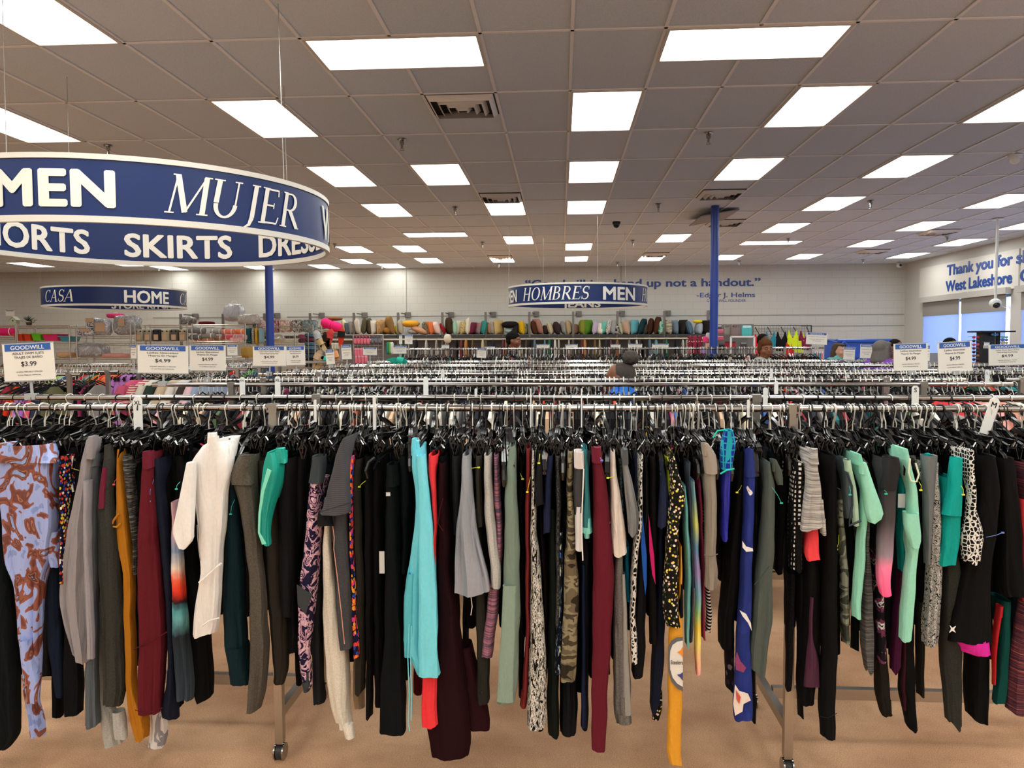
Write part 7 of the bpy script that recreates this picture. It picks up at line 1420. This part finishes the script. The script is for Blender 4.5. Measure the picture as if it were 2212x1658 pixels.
# ================================================================ PEOPLE
def vremesh(o,vs,smooth=True,it=6):
    md=o.modifiers.new('surface','REMESH'); md.mode='VOXEL'; md.voxel_size=vs; md.use_smooth_shade=True
    sm=o.modifiers.new('smooth','SMOOTH'); sm.factor=.5; sm.iterations=it
def person(px,ytop,Y,yaw,label,skin,hairc,shirt,trousers='23252b',hair='short',look=0,extra=(),bend=0,scale=1.,armpose='down',up=0.):
    """yaw 0 faces the camera (-Y); crown of the head sits on pixel (px, ytop)"""
    c=at(px,ytop,Y); H=c.z; H0=H
    e=empty('person',(c.x,Y,0),label,'person',rz=yaw); hh=.235*scale; hw=.155*scale
    ch=H-hh; hc=H-hh*.5; SK=plain('skin_'+skin,skin,.5,0,.4,var=.04,vs=14)
    fw=-.02+bend*.0
    m=MB()
    # skull, face, jaw
    m.ell((0,.01,hc+.035*scale),(hw*.5,.098*scale,.085*scale),18); m.ell((0,-.012*scale,hc-.02*scale),(hw*.455,.085*scale,.09*scale),18); m.ell((0,-.035*scale,ch+.035*scale),(.042*scale,.05*scale,.036*scale),14)
    m.ell((0,-.1*scale,hc-.022*scale),(.016*scale,.02*scale,.022*scale),10); m.ell((0,-.093*scale,hc-.002*scale),(.010*scale,.013*scale,.035*scale),10)
    m.ell((0,-.088*scale,hc-.062*scale),(.027*scale,.014*scale,.011*scale),10); m.ell((0,-.082*scale,hc+.03*scale),(.055*scale,.016*scale,.014*scale),12)
    for s in(-1,1):
        m.ell((s*hw*.5,.012,hc-.012*scale),(.012*scale,.02*scale,.032*scale),10); m.ell((s*.042*scale,-.058*scale,hc-.03*scale),(.03*scale,.03*scale,.03*scale),10)
    sh=H-.30*scale-.03+up; 
    m.tube([(0,.02,ch+.06),(0,.03,ch-.03),(0,.035,sh-.03)],[.055*scale,.055*scale,.075*scale],14)
    # trunk, arms, legs: a single figure
    hipz=sh*.62; kz=sh*.33
    m.ell((0,.03,sh-.16),(.17*scale,.115*scale,.22*scale),18); m.ell((0,.03,sh-.40),(.15*scale,.11*scale,.2*scale),16); m.ell((0,.03,hipz+.02),(.165*scale,.12*scale,.14*scale),16)
    hands=[]
    for s in(-1,1):
        S0=Vector((s*.175*scale,.03,sh-.055)); m.ell(S0,(.06,.06,.06),10)
        if armpose=='down': E0=S0+Vector((s*.05,.03,-.29)); Wr=E0+Vector((s*0,-.11,-.22))
        else: E0=S0+Vector((s*.05,-.04,-.27)); Wr=E0+Vector((-s*.06,-.22,.03))
        m.tube([S0,(S0+E0)/2,E0,(E0+Wr)/2,Wr],[.05*scale,.045*scale,.038*scale,.035*scale,.025*scale],12)
        d=(Wr-E0).normalized(); P=Wr+d*.05; m.ell(P,(.018,.035,.042),10); hands.append((P,d,s))
        for k in range(4):
            f0=P+d*.03+Vector((0,(k-1.5)*.019,0)); L=(.06,.07,.065,.05)[k]; m.tube([f0,f0+d*L*.5,f0+d*L*.9+Vector((-s*.012,0,0))],[.009,.0085,.007],7)
        m.tube([P-d*.01+Vector((0,-.03,0)),P+d*.02+Vector((-s*.012,-.05,0)),P+d*.045+Vector((-s*.016,-.052,0))],[.011,.01,.008],7)
        m.tube([(s*.085,.03,hipz),(s*.09,.02,(hipz+kz)/2),(s*.09,.015,kz),(s*.09,.035,kz*.55),(s*.09,.04,.07)],[.085*scale,.075*scale,.052*scale,.05*scale,.035*scale],12)
        m.ell((s*.09,-.02,.04),(.042,.115,.036),12)
    o=m.local('body',SK,e); vremesh(o,.0115)
    def sub(n,mb,mat,v=.012,it=4): q=mb.local(n,mat,e); vremesh(q,v,it=it); return q
    # shirt
    g=MB(); TS=S(shirt)
    g.ell((0,.03,sh-.17),(.185*scale,.135*scale,.235*scale),18); g.ell((0,.03,sh-.42),(.175*scale,.135*scale,.22*scale),16); g.ell((0,.03,sh-.56),(.175*scale,.14*scale,.12),14)
    g.tube([(0,.035,sh+.02),(0,.035,sh-.05)],[.075*scale,.11*scale],14)
    for P,d,s in hands:
        S0=Vector((s*.175*scale,.03,sh-.055)); g.ell(S0,(.072,.075,.068),10)
        if armpose=='down': E0=S0+Vector((s*.05,.03,-.29)); Wr=E0+Vector((0,-.11,-.22))
        else: E0=S0+Vector((s*.05,-.04,-.27)); Wr=E0+Vector((-s*.06,-.22,.03))
        g.tube([S0,(S0+E0)/2,E0]+([] if 'short' in extra else [(E0+Wr)/2,Wr*.9+E0*.1]),[.066,.06,.055]+([] if 'short' in extra else [.05,.042]),12)
    sub('shirt',g,TS)
    g=MB(); 
    g.ell((0,.03,hipz+.02),(.178*scale,.133*scale,.15*scale),16)
    for s in(-1,1): g.tube([(s*.087,.03,hipz),(s*.09,.02,(hipz+kz)/2),(s*.09,.015,kz),(s*.09,.035,kz*.5),(s*.09,.038,.1)],[.098*scale,.088*scale,.066*scale,.062*scale,.058*scale],12)
    sub('trousers',g,S(trousers),.014)
    g=MB()
    for s in(-1,1): g.ell((s*.09,-.02,.045),(.052,.128,.044),12)
    q=g.local('shoes',BLACKP,e)
    # eyes, brows, lips
    for s in(-1,1):
        k=MB(); k.ell((s*.031*scale,-.086*scale,hc+.004*scale),(.0125*scale,.008*scale,.0065*scale if not 'down' in extra else .003),10); k.local('eye',plain('eye_white','e4dfd8',.3),e)
        k=MB(); k.ell((s*.031*scale,-.0935*scale,hc+.003*scale),(.0052*scale,.003,.0052*scale if not 'down' in extra else .0025),8); k.local('iris',plain('iris_dark','1c1410',.2),e)
        k=MB(); k.tube([(s*.015*scale,-.098*scale,hc+.024*scale),(s*.032*scale,-.098*scale,hc+.03*scale),(s*.05*scale,-.084*scale,hc+.024*scale)],[.0025,.0032,.002],6); k.local('eyebrow',plain('brow_'+hairc,hairc if hair!='grey' else '6a645e',.8),e)
    k=MB(); k.tube([(-.024*scale,-.092*scale,hc-.062*scale),(0,-.103*scale,hc-.060*scale),(.024*scale,-.092*scale,hc-.062*scale)],[.003,.0062,.003],8); k.local('lips',plain('lips_'+skin,{'4a2c20':'5a2c28','6b4433':'743a34','7a4a34':'84443a','c89a84':'b06a62','5a382b':'5c2e28','a8765c':'944c44'}.get(skin,'6a3a34'),.4),e)
    HM=cloth('noise',('%02x%02x%02x'%tuple(int(int(hairc[i:i+2],16)*.75) for i in(0,2,4)),hairc),scale=(60,60,6),ns=3,detail=3,interp='LINEAR')
    g=MB(); 
    if hair=='afro':
        g.ell((0,.025,hc+.055*scale),(hw*.56,.108*scale,.09*scale),16)
        for i in range(60):
            a=R.uniform(0,6.28); f=R.uniform(.2,1); g.ell((math.cos(a)*.07*f,.01+math.sin(a)*.09*f,hc+.125+R.uniform(-.02,.04)-.05*f),(.022,.022,.024),6)
        g.ell((0,.06,hc),(hw*.5,.075,.07),14)
        sub('hair',g,HM,.009,2)
    elif hair=='bun':
        g.ell((0,.03,hc+.04*scale),(hw*.525,.098*scale,.088*scale),18); g.ell((0,.07,hc-.01),(hw*.46,.06,.075),14); q=sub('hair',g,HM,.009,4)
        g=MB(); g.ell((0,.085,hc+.155),(.062,.058,.055),16)
        for i in range(7):
            a=i*.9; g.tube([(math.cos(a)*.05,.085+math.sin(a)*.045,hc+.12),(math.cos(a+.9)*.055,.085+math.sin(a+.9)*.05,hc+.155),(math.cos(a+1.8)*.035,.085+math.sin(a+1.8)*.035,hc+.2)],[.014,.02,.012],7)
        sub('hair_bun',g,HM,.008,2)
    elif hair=='back':
        g.ell((0,.012,hc+.066*scale),(hw*.56,.108*scale,.07*scale),18); g.ell((0,.05,hc+.01),(hw*.55,.085,.1),14); g.ell((0,.08,hc-.03),(hw*.44,.05,.07),12)
        for s in(-1,1): g.ell((s*hw*.47,.015,hc+.02),(.022,.05,.06),10); sub('hair',g,HM,.009,4)
    elif hair in('long','grey'):
        g.ell((0,.042,hc+.045*scale),(hw*.56,.1*scale,.09*scale),18); g.ell((0,.075,hc-.05),(hw*.56,.07,.12),16); g.ell((0,-.03,hc+.09*scale),(hw*.4,.055,.03),12)
        for s in(-1,1): g.tube([(s*hw*.5,.035,hc+.05),(s*hw*.58,.04,hc-.06),(s*hw*.54,.03,hc-(.2 if hair=='long' else .12))],[.022,.028,.018],8)
        for i in range(14):
            a=math.pi*(i/13); g.tube([(math.cos(a)*hw*.5,.05+math.sin(a)*.07,hc+.02),(math.cos(a)*hw*.62,.06+math.sin(a)*.085,hc-.1),(math.cos(a)*hw*.56,.05+math.sin(a)*.08,hc-.15-R.uniform(0,.03))],[.012,.014,.006],6)
        if hair=='long': g.tube([(0,.08,hc),(0,.09,hc-.2),(0,.09,hc-.3)],[.08,.075,.05],12)
        sub('hair',g,HM,.01,3)
    else:
        g.ell((0,.028,hc+.05*scale),(hw*.535,.102*scale,.085*scale),18); g.ell((0,.07,hc),(hw*.47,.055,.06),12); sub('hair',g,HM,.009,3)
    if 'glasses' in extra or 'sunhead' in extra:
        z=hc+.004 if 'glasses' in extra else hc+.085; y=-.1 if 'glasses' in extra else -.075; k=MB()
        for s in(-1,1): k.tube([(s*.032+.02*math.cos(a),y,z+.016*math.sin(a)) for a in [i*.7 for i in range(9)]],.0022,5,closed=True); k.tube([(s*.052,y,z),(s*.078,.01,z)],.002,5)
        k.tube([(-.012,y,z+.002),(.012,y,z+.002)],.0022,5); k.local('glasses',BLACKP,e)
        if 'sunhead' in extra:
            k=MB()
            for s in(-1,1): k.ell((s*.032,y,z),(.024,.006,.017),12)
            k.local('dark_lenses',BLACKP,e)
    if 'hood' in extra:
        g=MB(); g.tube([(-.1,.04,sh+.0),(-.07,-.05,sh-.03),(-.03,-.09,sh-.1)],[.035,.035,.02],10); g.tube([(.1,.04,sh+.0),(.07,-.05,sh-.03),(.03,-.09,sh-.1)],[.035,.035,.02],10); g.ell((0,.13,sh+.0),(.12,.06,.07),12); sub('hood',g,TS)
        g=MB(); g.ell((0,-.065,sh-.1),(.05,.04,.09),12); sub('white_undershirt',g,WHT,.01)
    return e
person(1110,719,12.6,1.35,'person in black top, short curly black hair, face in profile to the right','7a4a34','141210','121214',hair='afro',scale=1.08,extra=('short',))
person(1337,784,5.65,-1.85,'person in blue shirt, grey-brown hair tied in a high bun, facing left','7d5038','4e4743','2f66b8',hair='bun',scale=.98,up=.135,extra=('short',))
person(1654,734,10.75,.22,'person in pale grey hoodie, short orange-brown hair, glasses, looking down','8a5638','8a5a34','a8a8a6',hair='back',extra=('glasses','down','hood'),scale=1.05,up=.05)
person(1650,722,12.9,.5,'person in red top, partly hidden behind the person in the grey hoodie','5a382b','1e1613','b8242c',hair='short')
person(1910,737,9.15,1.95,'person in purple shirt with long grey hair and glasses, seen from behind','6a4232','77716c','7a4aa8',hair='grey',extra=('glasses','short'),scale=1.03,up=.12)
person(1937,734,11.6,.6,'person with dark hair facing the one in purple, mostly hidden behind a sign','6b4433','1c1614','d8a890',hair='short')
person(1815,742,12.4,.55,'person in teal top, long brown-blond hair, sunglasses pushed up on the head','c89a84','5a4a38','6aa8a4',hair='long',extra=('sunhead','down'),up=.11)
person(2055,731,11.2,.3,'person with black hair bun top showing above the cream price sign','4a2c20','0e0d0e','8a8a8c',hair='short')
